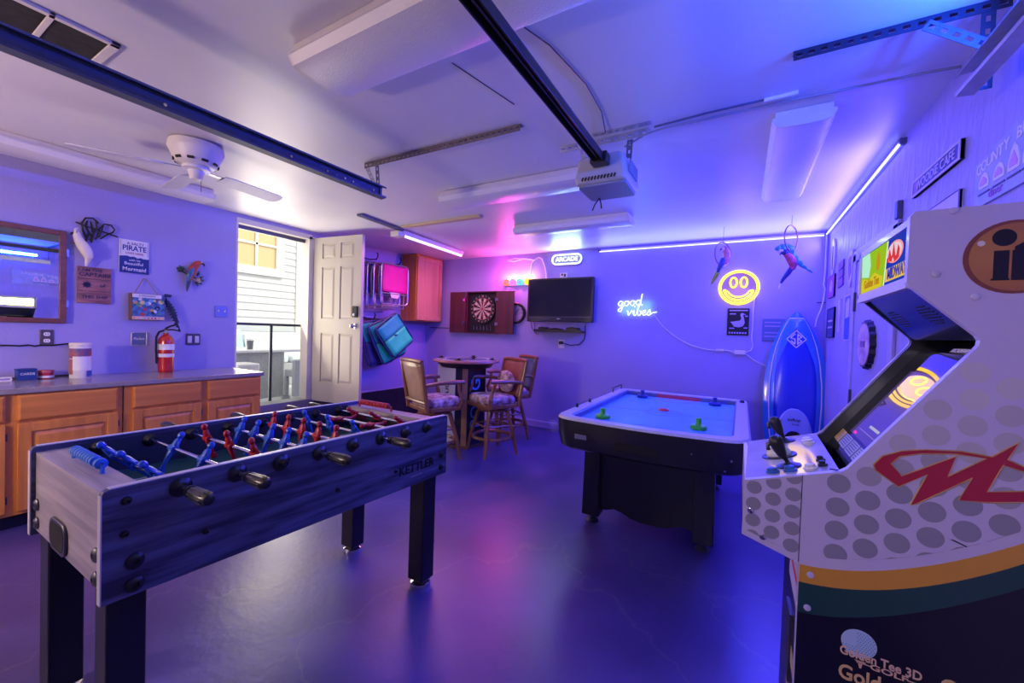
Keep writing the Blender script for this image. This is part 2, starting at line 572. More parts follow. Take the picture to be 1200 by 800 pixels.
# ================================================================== on the ceiling
def shop_light(x0, x1, y0, y1, along, label, zb=2.41, base_h=0.035):
    """wraparound fluorescent fixture, unlit: channel above, bowed lens below, two end caps"""
    t = thing('ceiling_light', label, 'light', ((x0+x1)/2, (y0+y1)/2, zb), 0, 'unlit fluorescent ceiling fixtures')
    ch = MB()
    e = 0.012
    ch.box(x0+e, x1-e, y0+e, y1-e, ZC-base_h, ZC-0.001)
    build('housing', ch, M['offwhite'], t, bevel=0.004)
    lens = MB()
    zt = ZC-base_h
    if along == 'X':
        prof = [(y0+0.004, zt), (y0, zt-0.012), (y0+0.02, zb+0.012), (y0+0.05, zb+0.003), ((y0+y1)/2, zb), (y1-0.05, zb+0.003), (y1-0.02, zb+0.012), (y1, zt-0.012), (y1-0.004, zt)]
        lens.prism(prof, lambda u, v: (x0+0.015, u, v), lambda u, v: (x1-0.015, u, v))
    else:
        prof = [(x0+0.004, zt), (x0, zt-0.012), (x0+0.02, zb+0.012), (x0+0.05, zb+0.003), ((x0+x1)/2, zb), (x1-0.05, zb+0.003), (x1-0.02, zb+0.012), (x1, zt-0.012), (x1-0.004, zt)]
        lens.prism(prof, lambda u, v: (u, y0+0.015, v), lambda u, v: (u, y1-0.015, v))
    build('diffuser', lens, M['lens'], t)
    for s in (0, 1):
        c = MB()
        if along == 'X':
            xa = x0 if s == 0 else x1-0.015
            c.prism([(p[0], p[1]) for p in prof], lambda u, v: (xa, u, v), lambda u, v: (xa+0.015, u, v))
        else:
            ya = y0 if s == 0 else y1-0.015
            c.prism([(p[0], p[1]) for p in prof], lambda u, v: (u, ya, v), lambda u, v: (u, ya+0.015, v))
        build('end_cap', c, M['offwhite'], t)
    return t

shop_light(-1.64, -0.40, 0.965, 1.255, 'X', 'large wide white ceiling light nearest the viewer, crossed by the black opener rail')
shop_light(-2.22, -0.98, 2.57, 2.84, 'X', 'long white ceiling light running behind the garage door opener')
shop_light(-2.15, -0.93, 3.70, 3.93, 'X', 'white ceiling light nearest the back wall, in front of the lit white sign')
shop_light(0.09, 0.35, 2.38, 3.62, 'Y', 'white ceiling light pointing toward the back wall above the air hockey table')
shop_light(-4.25, -3.97, 0.30, 1.74, 'Y', 'long white ceiling light along the left wall behind the fan')

# return-air grille
t = thing('air_vent', 'pale metal ceiling vent with dark filter panels by the blue-lit rail', 'vent', (-2.46, 0.38, 2.485))
vx0, vx1, vy0, vy1 = -2.63, -2.28, 0.12, 0.645
fm = MB()
fm.box(vx0, vx1, vy1-0.03, vy1, 2.487, 2.4995).box(vx0, vx1, vy0, vy0+0.03, 2.487, 2.4995)
fm.box(vx0, vx0+0.025, vy0, vy1, 2.487, 2.4995).box(vx1-0.025, vx1, vy0, vy1, 2.487, 2.4995)
for vy in (0.455, 0.285):
    fm.box(vx0, vx1, vy-0.009, vy+0.009, 2.487, 2.4995)
build('frame', fm, M['offwhite'], t, bevel=0.002)
vm = mat('filter_mesh', (0.012, 0.010, 0.012), 0.8, var=0.6, vscale=30)
for (ya, yb) in ((0.15, 0.276), (0.294, 0.446), (0.464, 0.615)):
    g = MB().box(vx0+0.025, vx1-0.025, ya, yb, 2.494, 2.4985)
    build('filter_panel', g, vm, t)

# ---------------------------------------------------------- garage door tracks
def perforated(mb, a, b, wdir, w, pitch=0.038, hole=0.020, th=0.003):
    """flat steel strip with a row of real slots"""
    a, b, wd = Vector(a), Vector(b), Vector(wdir).normalized()
    d = (b-a); L = d.length; d.normalize(); nn = d.cross(wd)
    n = max(1, int(L/pitch)); p = L/n
    def q(s0, s1, w0, w1):
        P = [a+d*s0+wd*w0, a+d*s1+wd*w0, a+d*s1+wd*w1, a+d*s0+wd*w1]
        mb.add([x-nn*th/2 for x in P]+[x+nn*th/2 for x in P], [(0, 3, 2, 1), (4, 5, 6, 7), (0, 1, 5, 4), (1, 2, 6, 5), (2, 3, 7, 6), (3, 0, 4, 7)])
    q(0, L, 0, w*0.32); q(0, L, w*0.68, w)
    for i in range(n+1):
        c = i*p
        q(max(0, c-(p-hole)/2), min(L, c+(p-hole)/2), w*0.32, w*0.68)

def track(x, y0, y1, z0, side, m, name, label):
    t = thing(name, label, 'rail', (x, y1, z0))
    mb = MB()
    h = 0.082; dpth = 0.045*side
    # C-section: web plus two curled lips, opening towards +side
    prof = [(0, 0), (dpth, 0.004), (dpth*1.05, 0.014), (dpth*0.96, 0.015), (dpth*0.9, 0.007), (0.004*side, 0.004), (0.004*side, h-0.004), (dpth*0.9, h-0.007), (dpth*0.96, h-0.015), (dpth*1.05, h-0.014), (dpth, h-0.004), (0, h)]
    mb.prism(prof, lambda u, v: (x+u, y0, z0+v), lambda u, v: (x+u, y1, z0+v))
    build('channel', mb, m, t, smooth=False)
    return t

def bolt(mb, c, ax, r=0.008, h=0.006):
    mb.cyl(c, Vector(c)+Vector(ax)*h, r, seg=8)

t = track(-2.165, -1.30, 1.935, 2.235, 1, M['steel_blue_lit'], 'garage_door_track', 'long blue-lit steel garage door track hanging under the ceiling at left')
for yy in (0.2, 0.75, 1.30, 1.52, 1.58, 1.64, 1.70, 1.86):
    bm_ = MB()
    bolt(bm_, (-2.16, yy, 2.276), (1, 0, 0), 0.007, 0.004)
    build('bolt', bm_, M['chrome'], t)
# hanging bracket of slotted angle
mb = MB()
perforated(mb, (-2.31, 1.91, 2.498), (-1.09, 1.925, 2.498), (0, 1, 0), 0.035)
perforated(mb, (-2.31, 1.91, 2.462), (-1.09, 1.925, 2.462), (0, 0, 1), 0.036)
bt = M['steel']
t2 = thing('ceiling_bracket', 'slotted steel angle fixed to the ceiling holding the left track', 'bracket', (-1.70, 1.915, 2.46), 0)
build('angle_iron', mb, mat('bracket_steel', (0.20, 0.17, 0.15), 0.45, 0.75), t2, smooth=False)
mb = MB(); perforated(mb, (-2.205, 1.912, 2.46), (-2.18, 1.912, 2.24), (1, 0, 0), 0.032)
build('hanger_strap', mb, M['steel_blue_lit'], t2, smooth=False)
mb = MB(); perforated(mb, (-2.31, 1.915, 2.47), (-2.205, 1.915, 2.30), (0.4, 0, 0.3), 0.03)
build('brace', mb, M['steel'], t2, smooth=False)

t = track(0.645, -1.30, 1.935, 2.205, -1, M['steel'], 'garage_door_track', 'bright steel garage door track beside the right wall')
t2 = thing('ceiling_bracket', 'dark slotted steel angle on the ceiling holding the right track', 'bracket', (0.42, 1.92, 2.46), 0)
mb = MB()
perforated(mb, (0.135, 1.92, 2.498), (0.715, 1.92, 2.498), (0, 1, 0), 0.036)
perforated(mb, (0.135, 1.92, 2.462), (0.715, 1.92, 2.462), (0, 0, 1), 0.036)
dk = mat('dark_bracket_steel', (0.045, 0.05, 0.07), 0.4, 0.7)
build('angle_iron', mb, dk, t2, smooth=False)
mb = MB(); perforated(mb, (0.645, 1.918, 2.46), (0.645, 1.918, 2.21), (1, 0, 0), 0.034)
build('hanger_strap', mb, dk, t2, smooth=False)
mb = MB(); perforated(mb, (0.50, 1.916, 2.455), (0.655, 1.916, 2.335), (0.4, 0, 0.5), 0.036)
build('brace', mb, M['steel_blue_lit'], t2, smooth=False)

# ---------------------------------------------------------- garage door opener
t = thing('garage_door_opener', 'grey garage door opener box hanging from slotted steel straps', 'door opener', (-0.70, 2.28, 2.19))
mb = MB()
ops = []
for (yy, gx, gz) in ((2.135, 0.018, 0.012), (2.15, 0.004, 0.0), (2.40, 0.0, 0.0), (2.42, 0.015, 0.012)):
    ops.append([(-0.845+gx, yy, 2.20+gz), (-0.565-gx, yy, 2.20+gz), (-0.555-gx, yy, 2.235), (-0.575-gx, yy, 2.335-gz), (-0.60-gx, yy, 2.35-gz), (-0.81+gx, yy, 2.35-gz), (-0.835+gx, yy, 2.335-gz), (-0.855+gx, yy, 2.235)])
mb.rings(ops)
build('motor_cover', mb, mat('opener_plastic', (0.46, 0.45, 0.47), 0.4), t, bevel=0.006)
build('underside_tray', MB().prism(rrect(-0.835, -0.572, 2.16, 2.41, 0.02), lambda u, v: (u, v, 2.188), lambda u, v: (u, v, 2.200)), mat('tray_plastic', (0.26, 0.28, 0.34), 0.4), t)
for k in range(11):
    x = -0.80+k*0.018
    build('vent_slot', MB().cbox((x, 2.134, 2.222), (0.008, 0.006, 0.020), Matrix.Rotation(0.35, 3, 'Y')), M['black_matt'], t, smooth=False)
mb = MB()
for k in range(6):
    mb.box(-0.557, -0.551, 2.19+k*0.03, 2.205+k*0.03, 2.245, 2.315)
build('side_louvre', mb, mat('louvre_plastic', (0.30, 0.32, 0.40), 0.4), t, smooth=False)
mb = MB().tube([(-0.775, 2.37, 2.19), (-0.80, 2.36, 2.15), (-0.815, 2.36, 2.115)], 0.004, 6)
mb.tube([(-0.775, 2.37, 2.19), (-0.765, 2.37, 2.15), (-0.762, 2.37, 2.125)], 0.004, 6)
build('antenna_wire', mb, M['black'], t)
mb = MB()
perforated(mb, (-0.88, 2.285, 2.462), (-0.855, 2.285, 2.33), (1, 0, 0), 0.032)
build('hanger_strap', mb, M['steel'], t, smooth=False)
mb = MB()
perforated(mb, (-0.60, 2.285, 2.462), (-0.605, 2.285, 2.33), (1, 0, 0), 0.032)
build('hanger_strap', mb, M['steel_blue_lit'], t, smooth=False)
mb = MB()
perforated(mb, (-1.00, 2.27, 2.498), (-0.485, 2.27, 2.498), (0, 1, 0), 0.04)
perforated(mb, (-1.00, 2.27, 2.460), (-0.485, 2.27, 2.460), (0, 0, 1), 0.038)
build('mounting_angle', mb, M['steel'], t, smooth=False)
mb = MB()
perforated(mb, (-0.78, 2.20, 2.497), (-0.46, 2.20, 2.497), (0, 1, 0), 0.036)
build('mounting_angle', mb, M['steel'], t, smooth=False)
t = thing('opener_rail', 'black steel rail running under the ceiling to the opener box', 'rail', (-0.69, 0.5, 2.28))
mb = MB().box(-0.718, -0.662, -1.35, 2.135, 2.31, 2.316)
mb.box(-0.718, -0.712, -1.35, 2.135, 2.275, 2.31).box(-0.668, -0.662, -1.35, 2.135, 2.275, 2.31)
build('rail', mb, M['black'], t, bevel=0.002)
build('chain', MB().box(-0.696, -0.688, -1.35, 2.12, 2.288, 2.296), M['steel_dark'], t, smooth=False)
build('rail_clamp', MB().box(-0.735, -0.645, 2.055, 2.125, 2.27, 2.325), M['black'], t, bevel=0.004)

# power cord stapled along the ceiling from the opener to the right wall, with its splice sleeve
mb = MB()
pts = [(-0.62, 2.31, 2.44), (-0.50, 2.29, 2.478), (-0.40, 2.285, 2.488), (-0.1, 2.288, 2.49), (0.2, 2.28, 2.489), (0.45, 2.29, 2.49), (0.60, 2.285, 2.487), (0.72, 2.283, 2.48)]
mb.tube(pts, 0.0055, 6)
c1 = single('power_cord', mb, mat('cord_grey', (0.30, 0.30, 0.34), 0.5), 'thin grey power cord stapled across the ceiling toward the right wall', 'cord')
t = thing('extension_cord', 'second ceiling cord with a thicker sleeve, beside the opener', 'cord', (-0.1, 2.23, 2.48))
mb = MB().tube([(-0.45, 2.255, 2.489), (-0.2, 2.232, 2.49), (0.05, 2.225, 2.489)], 0.005, 6)
build('lead', mb, M['steel_blue_lit'], t)
build('sleeve', MB().tube([(0.05, 2.225, 2.488), (0.06, 2.224, 2.487), (0.17, 2.218, 2.487), (0.18, 2.218, 2.488)], 0.01, 8), M['white'], t)
single('alarm_wire', MB().tube([(-0.77, 1.25, 2.496), (-0.70, 1.45, 2.496), (-0.655, 1.75, 2.496), (-0.66, 2.0, 2.496), (-0.70, 2.20, 2.49)], 0.003, 5), M['black'], 'thin dark wire running along the ceiling beside the black rail', 'wire')
single('ceiling_crack', MB().beam((-1.115, 1.36, 2.4988), (-1.03, 1.75, 2.4988), 0.004, 0.002), M['steel_dark'], 'short dark tape seam on the ceiling behind the large light', 'seam')

# ---------------------------------------------------------- ceiling fan
FCX, FCY = -3.08, 1.235
t = thing('ceiling_fan', 'white low-profile ceiling fan with flat pale blades', 'fan', (FCX, FCY, 2.27))
mb = MB().lathe((FCX, FCY, 0), [(0.10, 2.4995), (0.143, 2.490), (0.148, 2.455), (0.142, 2.44), (0.136, 2.43), (0.122, 2.392), (0.105, 2.365), (0.07, 2.352), (0, 2.352)], 28)
build('motor_housing', mb, M['offwhite'], t)
mb = MB()
for k in range(10):
    a = 2*pi*k/10
    R = Matrix.Rotation(a, 3, 'Z')
    mb.cbox(Vector((FCX, FCY, 2.378))+R @ Vector((0.114, 0, 0)), (0.010, 0.035, 0.014), R)
build('vent_slots', mb, M['black_matt'], t, smooth=False)
mb = MB().lathe((FCX, FCY, 0), [(0.075, 2.352), (0.075, 2.335), (0.045, 2.328), (0.038, 2.30), (0.033, 2.275), (0.012, 2.268), (0, 2.267)], 18)
build('switch_hub', mb, M['white'], t)
build('pull_chain', MB().tube([(FCX+0.02, FCY+0.02, 2.28), (FCX+0.02, FCY+0.02, 2.20)], 0.002, 5), M['steel_dark'], t)
bl = mat('fan_blade', (0.62, 0.60, 0.64), 0.45, var=0.05, vscale=8, vstretch=(1, 6, 1))
for (a, pit, L) in ((100, -12, 0.60), (172, -14, 0.60), (243, -10, 0.58)):
    R = Matrix.Rotation(radians(a), 3, 'Z') @ Matrix.Rotation(radians(pit), 3, 'X')
    base = Vector((FCX, FCY, 2.335))
    outl = [(0.16, -0.045), (0.20, -0.058), (L-0.04, -0.066), (L-0.01, -0.05), (L, -0.02), (L, 0.02), (L-0.01, 0.05), (L-0.04, 0.066), (0.20, 0.058), (0.16, 0.045)]
    mb = MB().prism(outl, lambda u, v: base+R @ Vector((u, v, -0.003)), lambda u, v: base+R @ Vector((u, v, 0.003)))
    bo = build('blade', mb, bl, t)
    mb = MB().prism([(0.05, -0.018), (0.14, -0.012), (0.20, -0.035), (0.215, 0), (0.20, 0.035), (0.14, 0.012), (0.05, 0.018)], lambda u, v: base+R @ Vector((u, v, 0.003)), lambda u, v: base+R @ Vector((u, v, 0.008)))
    build('blade_iron', mb, M['steel'], bo)

# ---------------------------------------------------------- LED strips under the ceiling edge
led_core = emis('led_core', (0.20, 0.20, 1.0), 7.0)
led_pink = emis('led_pink_core', (0.75, 0.55, 1.0), 2.6)
def led(name, a, b, off, label, m):
    t = thing(name, label, 'light strip', a, 0, 'LED strips')
    a, b = Vector(a), Vector(b)
    mb = MB().beam(a, b, 0.022, 0.022)
    build('channel', mb, M['white'], t)
    mb = MB().beam(a+Vector(off)*0.014, b+Vector(off)*0.014, 0.010, 0.010)
    build('diode_strip', mb, m, t)
    build('end_cap', MB().cbox(a, (0.03, 0.03, 0.03)), M['steel_blue_lit'], t)
    return t
led('led_strip', (XR-0.014, 2.95, 2.468), (XR-0.014, 5.08, 2.468), (-1, 0, -1), 'glowing blue-white light strip along the top of the right wall', led_core)
led('led_strip', (XR-0.014, 1.15, 2.468), (XR-0.014, 1.85, 2.468), (-1, 0, -1), 'short deep blue light strip added unseen above the arcade cabinet as fill light', emis('added_led_blue', (0.05, 0.10, 1.0), 6.0))  # unseen strip, added to give the blue fill a source
led('led_strip', (-1.645, YB-0.014, 2.462), (0.69, YB-0.014, 2.462), (0, -1, -1), 'glowing blue-white light strip along the top of the back wall', led_core)
t = thing('tube_light', 'slim lit tube light with a pale end block near the hanging chairs', 'light', (-3.5, 3.95, 2.40))
build('housing', MB().beam((-3.415, 3.36, 2.465), (-3.50, 4.62, 2.465), 0.05, 0.05), M['white'], t, bevel=0.006)
build('tube', MB().tube([(-3.415, 3.40, 2.43), (-3.50, 4.60, 2.43)], 0.016, 10), led_pink, t)
build('end_block', MB().box(-3.49, -3.36, 3.26, 3.36, 2.40, 2.46), M['offwhite'], t, bevel=0.006)
single('track_plate', MB().beam((-3.36, 2.73, 2.488), (-3.41, 3.36, 2.488), 0.075, 0.02), M['steel_blue_lit'], 'short blue-lit metal plate on the ceiling beside the open door', 'plate', bevel=0.003)
single('ceiling_batten', MB().box(-3.30, -2.26, 3.235, 3.30, 2.478, 2.4995), mat('raw_pine', (0.55, 0.42, 0.28), 0.6, var=0.15, vscale=5, vstretch=(0.2, 2, 2)), 'bare wooden batten fixed to the ceiling in line with the tube light', 'batten', bevel=0.003)

# ================================================================== left wall: counter and cabinets
CXF = -3.95
def cabinet(y0, y1, cols, label):
    t = thing('base_cabinet', label, 'cabinet', ((XL+CXF)/2, (y0+y1)/2, 0), 0, 'oak base cabinets')
    mb = MB().box(XL+0.004, CXF-0.02, y0, y1, 0.10, 0.872)
    build('carcass', mb, M['oak_v'], t)
    build('toe_kick', MB().box(XL+0.01, CXF-0.075, y0+0.002, y1-0.002, 0.0, 0.10), M['black_matt'], t)
    # face frame
    ff = MB()
    ys = [y0]
    for (a, b) in cols:
        ys += [a+0.012, b-0.012]
    ys.append(y1)
    for i in range(0, len(ys), 2):
        ff.box(CXF-0.02, CXF, ys[i], ys[i+1], 0.10, 0.872)
    for (za, zb) in ((0.10, 0.135), (0.675, 0.712), (0.845, 0.872)):
        ff.box(CXF-0.02, CXF-0.0008, y0, y1, za, zb)
    build('face_frame', ff, M['oak_v'], t, smooth=False)
    for (a, b) in cols:
        dr = MB()
        dr.rings([[(CXF, a, 0.70), (CXF, b, 0.70), (CXF, b, 0.862), (CXF, a, 0.862)],
                  [(CXF+0.014, a, 0.70), (CXF+0.014, b, 0.70), (CXF+0.014, b, 0.862), (CXF+0.014, a, 0.862)],
                  [(CXF+0.020, a+0.012, 0.712), (CXF+0.020, b-0.012, 0.712), (CXF+0.020, b-0.012, 0.85), (CXF+0.020, a+0.012, 0.85)]])
        build('drawer', dr, M['oak'], t, smooth=False)
        z0, z1 = 0.125, 0.682
        d = MB()
        w = 0.058
        def fr(x0, x1, a, b, z0, z1, w):
            d.box(x0, x1, a, a+w, z0, z1).box(x0, x1, b-w, b, z0, z1).box(x0, x1, a+w, b-w, z0, z0+w).box(x0, x1, a+w, b-w, z1-w, z1)
        fr(CXF, CXF+0.020, a, b, z0, z1, w)
        do = build('door', d, M['oak_v'], t, bevel=0.003)
        p = MB()
        g = w-0.004
        P = lambda x, e: [(x, a+e, z0+e), (x, b-e, z0+e), (x, b-e, z1-e), (x, a+e, z1-e)]
        p.rings([P(CXF+0.001, g), P(CXF+0.008, g), P(CXF+0.008, g+0.012), P(CXF+0.016, g+0.034), P(CXF+0.016, g+0.04)])
        build('raised_panel', p, M['oak_v'], do, smooth=False)
        for hz in (z0+0.08, z1-0.08):
            build('hinge', MB().box(CXF+0.001, CXF+0.012, b+0.001, b+0.009, hz-0.022, hz+0.022), M['steel_dark'], do)
    return t
cabinet(0.155, 1.145, [(0.18, 0.60), (0.648, 1.118)], 'honey oak base cabinet at the left edge under the mirror')
cabinet(1.152, 2.125, [(1.20, 1.64), (1.69, 2.108)], 'honey oak base cabinet under the fire extinguisher by the open door')
mb = MB().box(XL+0.003, CXF+0.025, 0.10, 2.145, 0.873, 0.908)
single('countertop', mb, M['counter'], 'long grey laminate countertop along the left wall on oak cabinets', 'countertop', bevel=0.004)

# mirror-fronted cabinet with wooden frame
def framed(t, x, y0, y1, z0, z1, w, d, m):
    mb = MB()
    mb.box(x, x+d, y0, y0+w, z0, z1).box(x, x+d, y1-w, y1, z0, z1).box(x, x+d, y0+w, y1-w, z0, z0+w).box(x, x+d, y0+w, y1-w, z1-w, z1)
    return build('frame', mb, m, t, bevel=0.004)
t = thing('wall_mirror', 'wide mirror in a red-brown wooden frame above the counter', 'mirror', (XL+0.01, 0.6, 1.32))
fw_ = wood('cherry_frame', (0.22, 0.075, 0.035), (0.15, 0.045, 0.02), 'Y', 12)
framed(t, XL+0.002, 0.10, 0.985, 1.318, 2.024, 0.036, 0.035, fw_)
build('mirror_glass', MB().box(XL+0.002, XL+0.020, 0.134, 0.951, 1.352, 1.990), M['mirror'], t, smooth=False)
for hz in (1.86, 1.47):
    build('hinge', MB().box(XL+0.001, XL+0.02, 0.986, 1.001, hz-0.03, hz+0.03), M['steel'], t)

# ---------------------------------------------------------- wall ornaments
def L3(y, z, x=0.0):
    return Vector((XL+x, y, z))
t = thing('wire_birds', 'black metal silhouette of two birds on a branch above the signs', 'wall ornament', L3(1.16, 2.0))
bk = mat('wrought_iron', (0.012, 0.012, 0.018), 0.45)
build('branch', MB().tube([L3(1.035, 2.112, .02), L3(1.10, 2.09, .02), L3(1.18, 2.075, .02), L3(1.28, 2.048, .02)], 0.0055, 6), bk, t)
def birdwire(y, z, s):
    mb = MB()
    def tb(P, r=0.007):
        mb.tube([L3(y+s*a, z+s*b, .02+c) for a, b, c in P], r*s**0.3, 6)
    tb([(-.045, -.02, 0), (-.055, .06, 0), (-.03, .115, 0.004), (.02, .125, 0.006), (.05, .10, .004), (.062, .085, 0)])
    tb([(.045, .10, 0), (.05, .04, 0), (.03, -.02, 0), (.005, -.10, 0)])
    tb([(-.045, -.02, 0), (-.015, -.10, 0)])
    tb([(-.02, .09, 0.006), (-.03, .03, .008), (-.005, -.03, .008), (.02, -.06, .004)])
    tb([(.005, .085, .006), (.012, .03, .010), (.02, -.02, .006)])
    tb([(-.005, -.03, .004), (-.03, -.12, 0)], 0.008)
    tb([(.03, -.02, 0), (.012, -.12, 0)], 0.008)
    return mb
build('bird', birdwire(1.112, 2.065, 0.80), bk, t)
mb = MB()
mb.tube([L3(1.165, 2.085, .02), L3(1.195, 2.135, .024), L3(1.235, 2.135, .026), L3(1.258, 2.105, .024), L3(1.245, 2.075, .02)], 0.006, 6)
mb.tube([L3(1.245, 2.078, .02), L3(1.20, 2.04, .022), L3(1.175, 2.01, .02)], 0.006, 6)
mb.tube([L3(1.165, 2.085, .02), L3(1.155, 2.02, .02), L3(1.145, 2.0, .02)], 0.006, 6)
mb.tube([L3(1.19, 2.125, .024), L3(1.175, 2.06, .028), L3(1.165, 2.02, .022)], 0.005, 6)
build('bird', mb, bk, t)

def bodychain(pts, rads, seg=10, squash=1.0):
    return MB().tube(pts, 0.01, seg, rad=rads)
def smooth_curve(P, n=6):
    """Catmull-Rom through (x,y,z,r) tuples"""
    out = []
    Q = [P[0]]+list(P)+[P[-1]]
    for i in range(1, len(Q)-2):
        for k in range(n):
            t_ = k/n
            out.append(tuple(0.5*((2*b)+(-a+c)*t_+(2*a-5*b+4*c-d)*t_*t_+(-a+3*b-3*c+d)*t_**3) for a, b, c, d in zip(Q[i-1], Q[i], Q[i+1], Q[i+2])))
    out.append(tuple(P[-1]))
    return [o[:3] for o in out], [max(o[3], 1e-4) for o in out]

# white cockatoo plaque
t = thing('cockatoo_ornament', 'white cockatoo figure with long tail mounted beside the mirror', 'bird ornament', L3(1.06, 1.775))
p, r = smooth_curve([(XL+.05, 1.020, 2.035, .008), (XL+.055, 1.030, 2.025, .020), (XL+.055, 1.040, 1.985, .026), (XL+.055, 1.062, 1.935, .034), (XL+.05, 1.088, 1.885, .033), (XL+.045, 1.098, 1.835, .020), (XL+.04, 1.088, 1.775, .008)])
cw = mat('cockatoo_white', (0.82, 0.76, 0.72), 0.5, bump=0.2, bscale=90)
build('body', MB().tube(p, .02, 10, rad=r), cw, t)
build('wing', MB().ell(L3(1.082, 1.90, .078), (0.018, 0.030, 0.075), Matrix.Rotation(0.35, 3, 'X')), cw, t)
build('crest', MB().tube([L3(1.025, 2.04, .05), L3(1.03, 2.058, .05), L3(1.042, 2.064, .05)], .008, 6, rad=[.01, .007, .002]), cw, t)
build('beak', MB().tube([L3(1.018, 2.02, .055), L3(1.003, 2.012, .055), L3(1.003, 1.998, .055)], .008, 6, rad=[.009, .007, .001]), M['black'], t)
build('eye', MB().ell(L3(1.028, 2.026, .074), (.004, .004, .004)), M['black'], t)
build('perch', MB().tube([L3(1.005, 1.945, .03), L3(1.06, 1.935, .07), L3(1.085, 1.95, .04)], .005, 6), mat('perch_wood', (.12, .06, .03), .6), t)
build('foot', MB().tube([L3(1.035, 1.96, .07), L3(1.045, 1.945, .08)], .006, 6), M['black'], t)

# signs
def plank_sign():
    t = thing('captain_sign', 'square rustic red-brown board sign with worn lettering, below the cockatoo', 'sign', L3(1.145, 1.49))
    pm = mat('weathered_red_board', (0.42, 0.19, 0.21), 0.7, vscale=9, vstretch=(2, 0.5, 2.5), col2=(0.17, 0.06, 0.08), detail=10)
    z = 1.485
    for k in range(3):
        build('plank', MB().box(XL+.003, XL+.018, 1.047, 1.243, z+k*0.0975, z+(k+1)*0.0975-0.003), pm, t, bevel=0.002)
    m = M['dark_print']
    U, V = (0, 1, 0), (0, 0, 1)
    for (s, sz, y, zz) in (('I AM THE', .034, 1.12, 1.748), ('CAPTAIN', .043, 1.145, 1.712), ('of', .04, 1.19, 1.63), ('THIS SHIP', .036, 1.145, 1.535)):
        build('lettering', text_mb(s, sz, (XL+.019, y, zz), U, V, .0008, .015), m, t, smooth=False)
    # ship's wheel mark
    mb = MB()
    c = L3(1.10, 1.632, .019)
    for k in range(4):
        a = pi*k/4
        d = Vector((0, cos(a), sin(a)))*.030
        mb.beam(c-d, c+d, .004, .001, (1, 0, 0))
    mb.lathe(c, [(.014, -.0005), (.022, -.0005), (.022, .0007), (.014, .0007), (.014, -.0005)], 16, Matrix(((0, 0, 1), (1, 0, 0), (0, 1, 0))))
    build('ship_wheel_mark', mb, m, t, smooth=False)
plank_sign()
t = thing('pirate_sign', 'white and navy sign with the word PIRATE in capitals', 'sign', L3(1.39, 1.76))
build('board', MB().box(XL+.002, XL+.012, 1.292, 1.486, 1.762, 2.043), M['white_print'], t, bevel=.002)
navy = mat('navy_print', (0.012, 0.035, 0.22), .5)
build('navy_panel', MB().prism([(1.292, 1.762), (1.486, 1.762), (1.486, 1.895), (1.45, 1.893), (1.43, 1.90), (1.41, 1.893), (1.385, 1.905), (1.36, 1.90), (1.34, 1.907), (1.292, 1.90)], lambda u, v: (XL+.0121, u, v), lambda u, v: (XL+.0135, u, v)), navy, t, smooth=False)
mb = MB()
for a, b, c, d in ((1.300, 1.302, 1.91, 2.036), (1.476, 1.478, 1.91, 2.036)):
    mb.box(XL+.012, XL+.0128, a, b, c, d)
build('border_line', mb, navy, t, smooth=False)
for (s, sz, y, zz, m, bo) in (('A SALTY', .030, 1.395, 2.012, navy, .01), ('PIRATE', .062, 1.389, 1.972, navy, .02), ('LIVES HERE', .024, 1.39, 1.930, mat('red_print', (.35, .03, .05), .5), .012),
                         ('with his', .024, 1.39, 1.872, M['white_print'], .006), ('Beautiful', .036, 1.385, 1.842, M['white_print'], .008), ('Mermaid', .044, 1.389, 1.795, M['white_print'], .012)):
    build('lettering', text_mb(s, sz, (XL+.0136 if m is M['white_print'] else XL+.0122, y, zz), (0, 1, 0), (0, 0, 1), .0008, bo, sx=.82 if s == 'PIRATE' else 1), m, t, smooth=False)

# hanging painted box with its cord
t = thing('hanging_picture', 'small box picture of colourful figures hung on a cord below the PIRATE sign', 'picture', L3(1.47, 1.37))
build('box', MB().box(XL+.002, XL+.06, 1.355, 1.585, 1.365, 1.592), wood('picture_side', (.20, .09, .03), (.12, .05, .02), 'Z', 10), t, bevel=.002)
build('picture_face', MB().box(XL+.0605, XL+.063, 1.362, 1.582, 1.368, 1.588), mat('picture_blue', (.06, .16, .34), .4, var=.5, vscale=30), t)
build('top_band', MB().box(XL+.0631, XL+.065, 1.362, 1.560, 1.556, 1.588), M['white_print'], t)
build('lettering', text_mb('A DRUNKEN', .02, (XL+.0655, 1.46, 1.572), (0, 1, 0), (0, 0, 1), .0006), M['dark_print'], t, smooth=False)
build('bottom_band', MB().box(XL+.0631, XL+.065, 1.362, 1.582, 1.368, 1.396), mat('pink_print', (.70, .45, .42), .5), t)
rnd = random.Random(3)
cols = [(.65, .30, .08), (.5, .05, .08), (.15, .4, .7), (.7, .6, .3), (.02, .03, .1), (.1, .35, .15), (.6, .7, .8)]
cm_ = [mat('figure_paint', c, .5) for c in cols]
for k in range(26):
    y = 1.37+.2*rnd.random(); z = 1.41+.135*rnd.random()
    build('figure_shape', MB().lathe((XL+.0631, y, z), [(.006+.014*rnd.random(), 0), (.006, .001*(1+k*.1)), (0, .001*(1+k*.1))], 8, Matrix(((0, 0, 1), (1, 0, 0), (0, 1, 0)))), cm_[k % 7], t, smooth=False)
for k in range(9):
    build('mark', MB().lathe((XL+.065, 1.375+k*.024, 1.382), [(.007, 0), (.006, .001), (0, .001)], 8, Matrix(((0, 0, 1), (1, 0, 0), (0, 1, 0)))), cm_[(k*3) % 7], t, smooth=False)
build('hanging_cord', MB().tube([L3(1.385, 1.592, .03), L3(1.452, 1.728, .012), L3(1.466, 1.728, .012), L3(1.545, 1.592, .03)], .003, 5), mat('twine', (.30, .18, .10), .8), t)
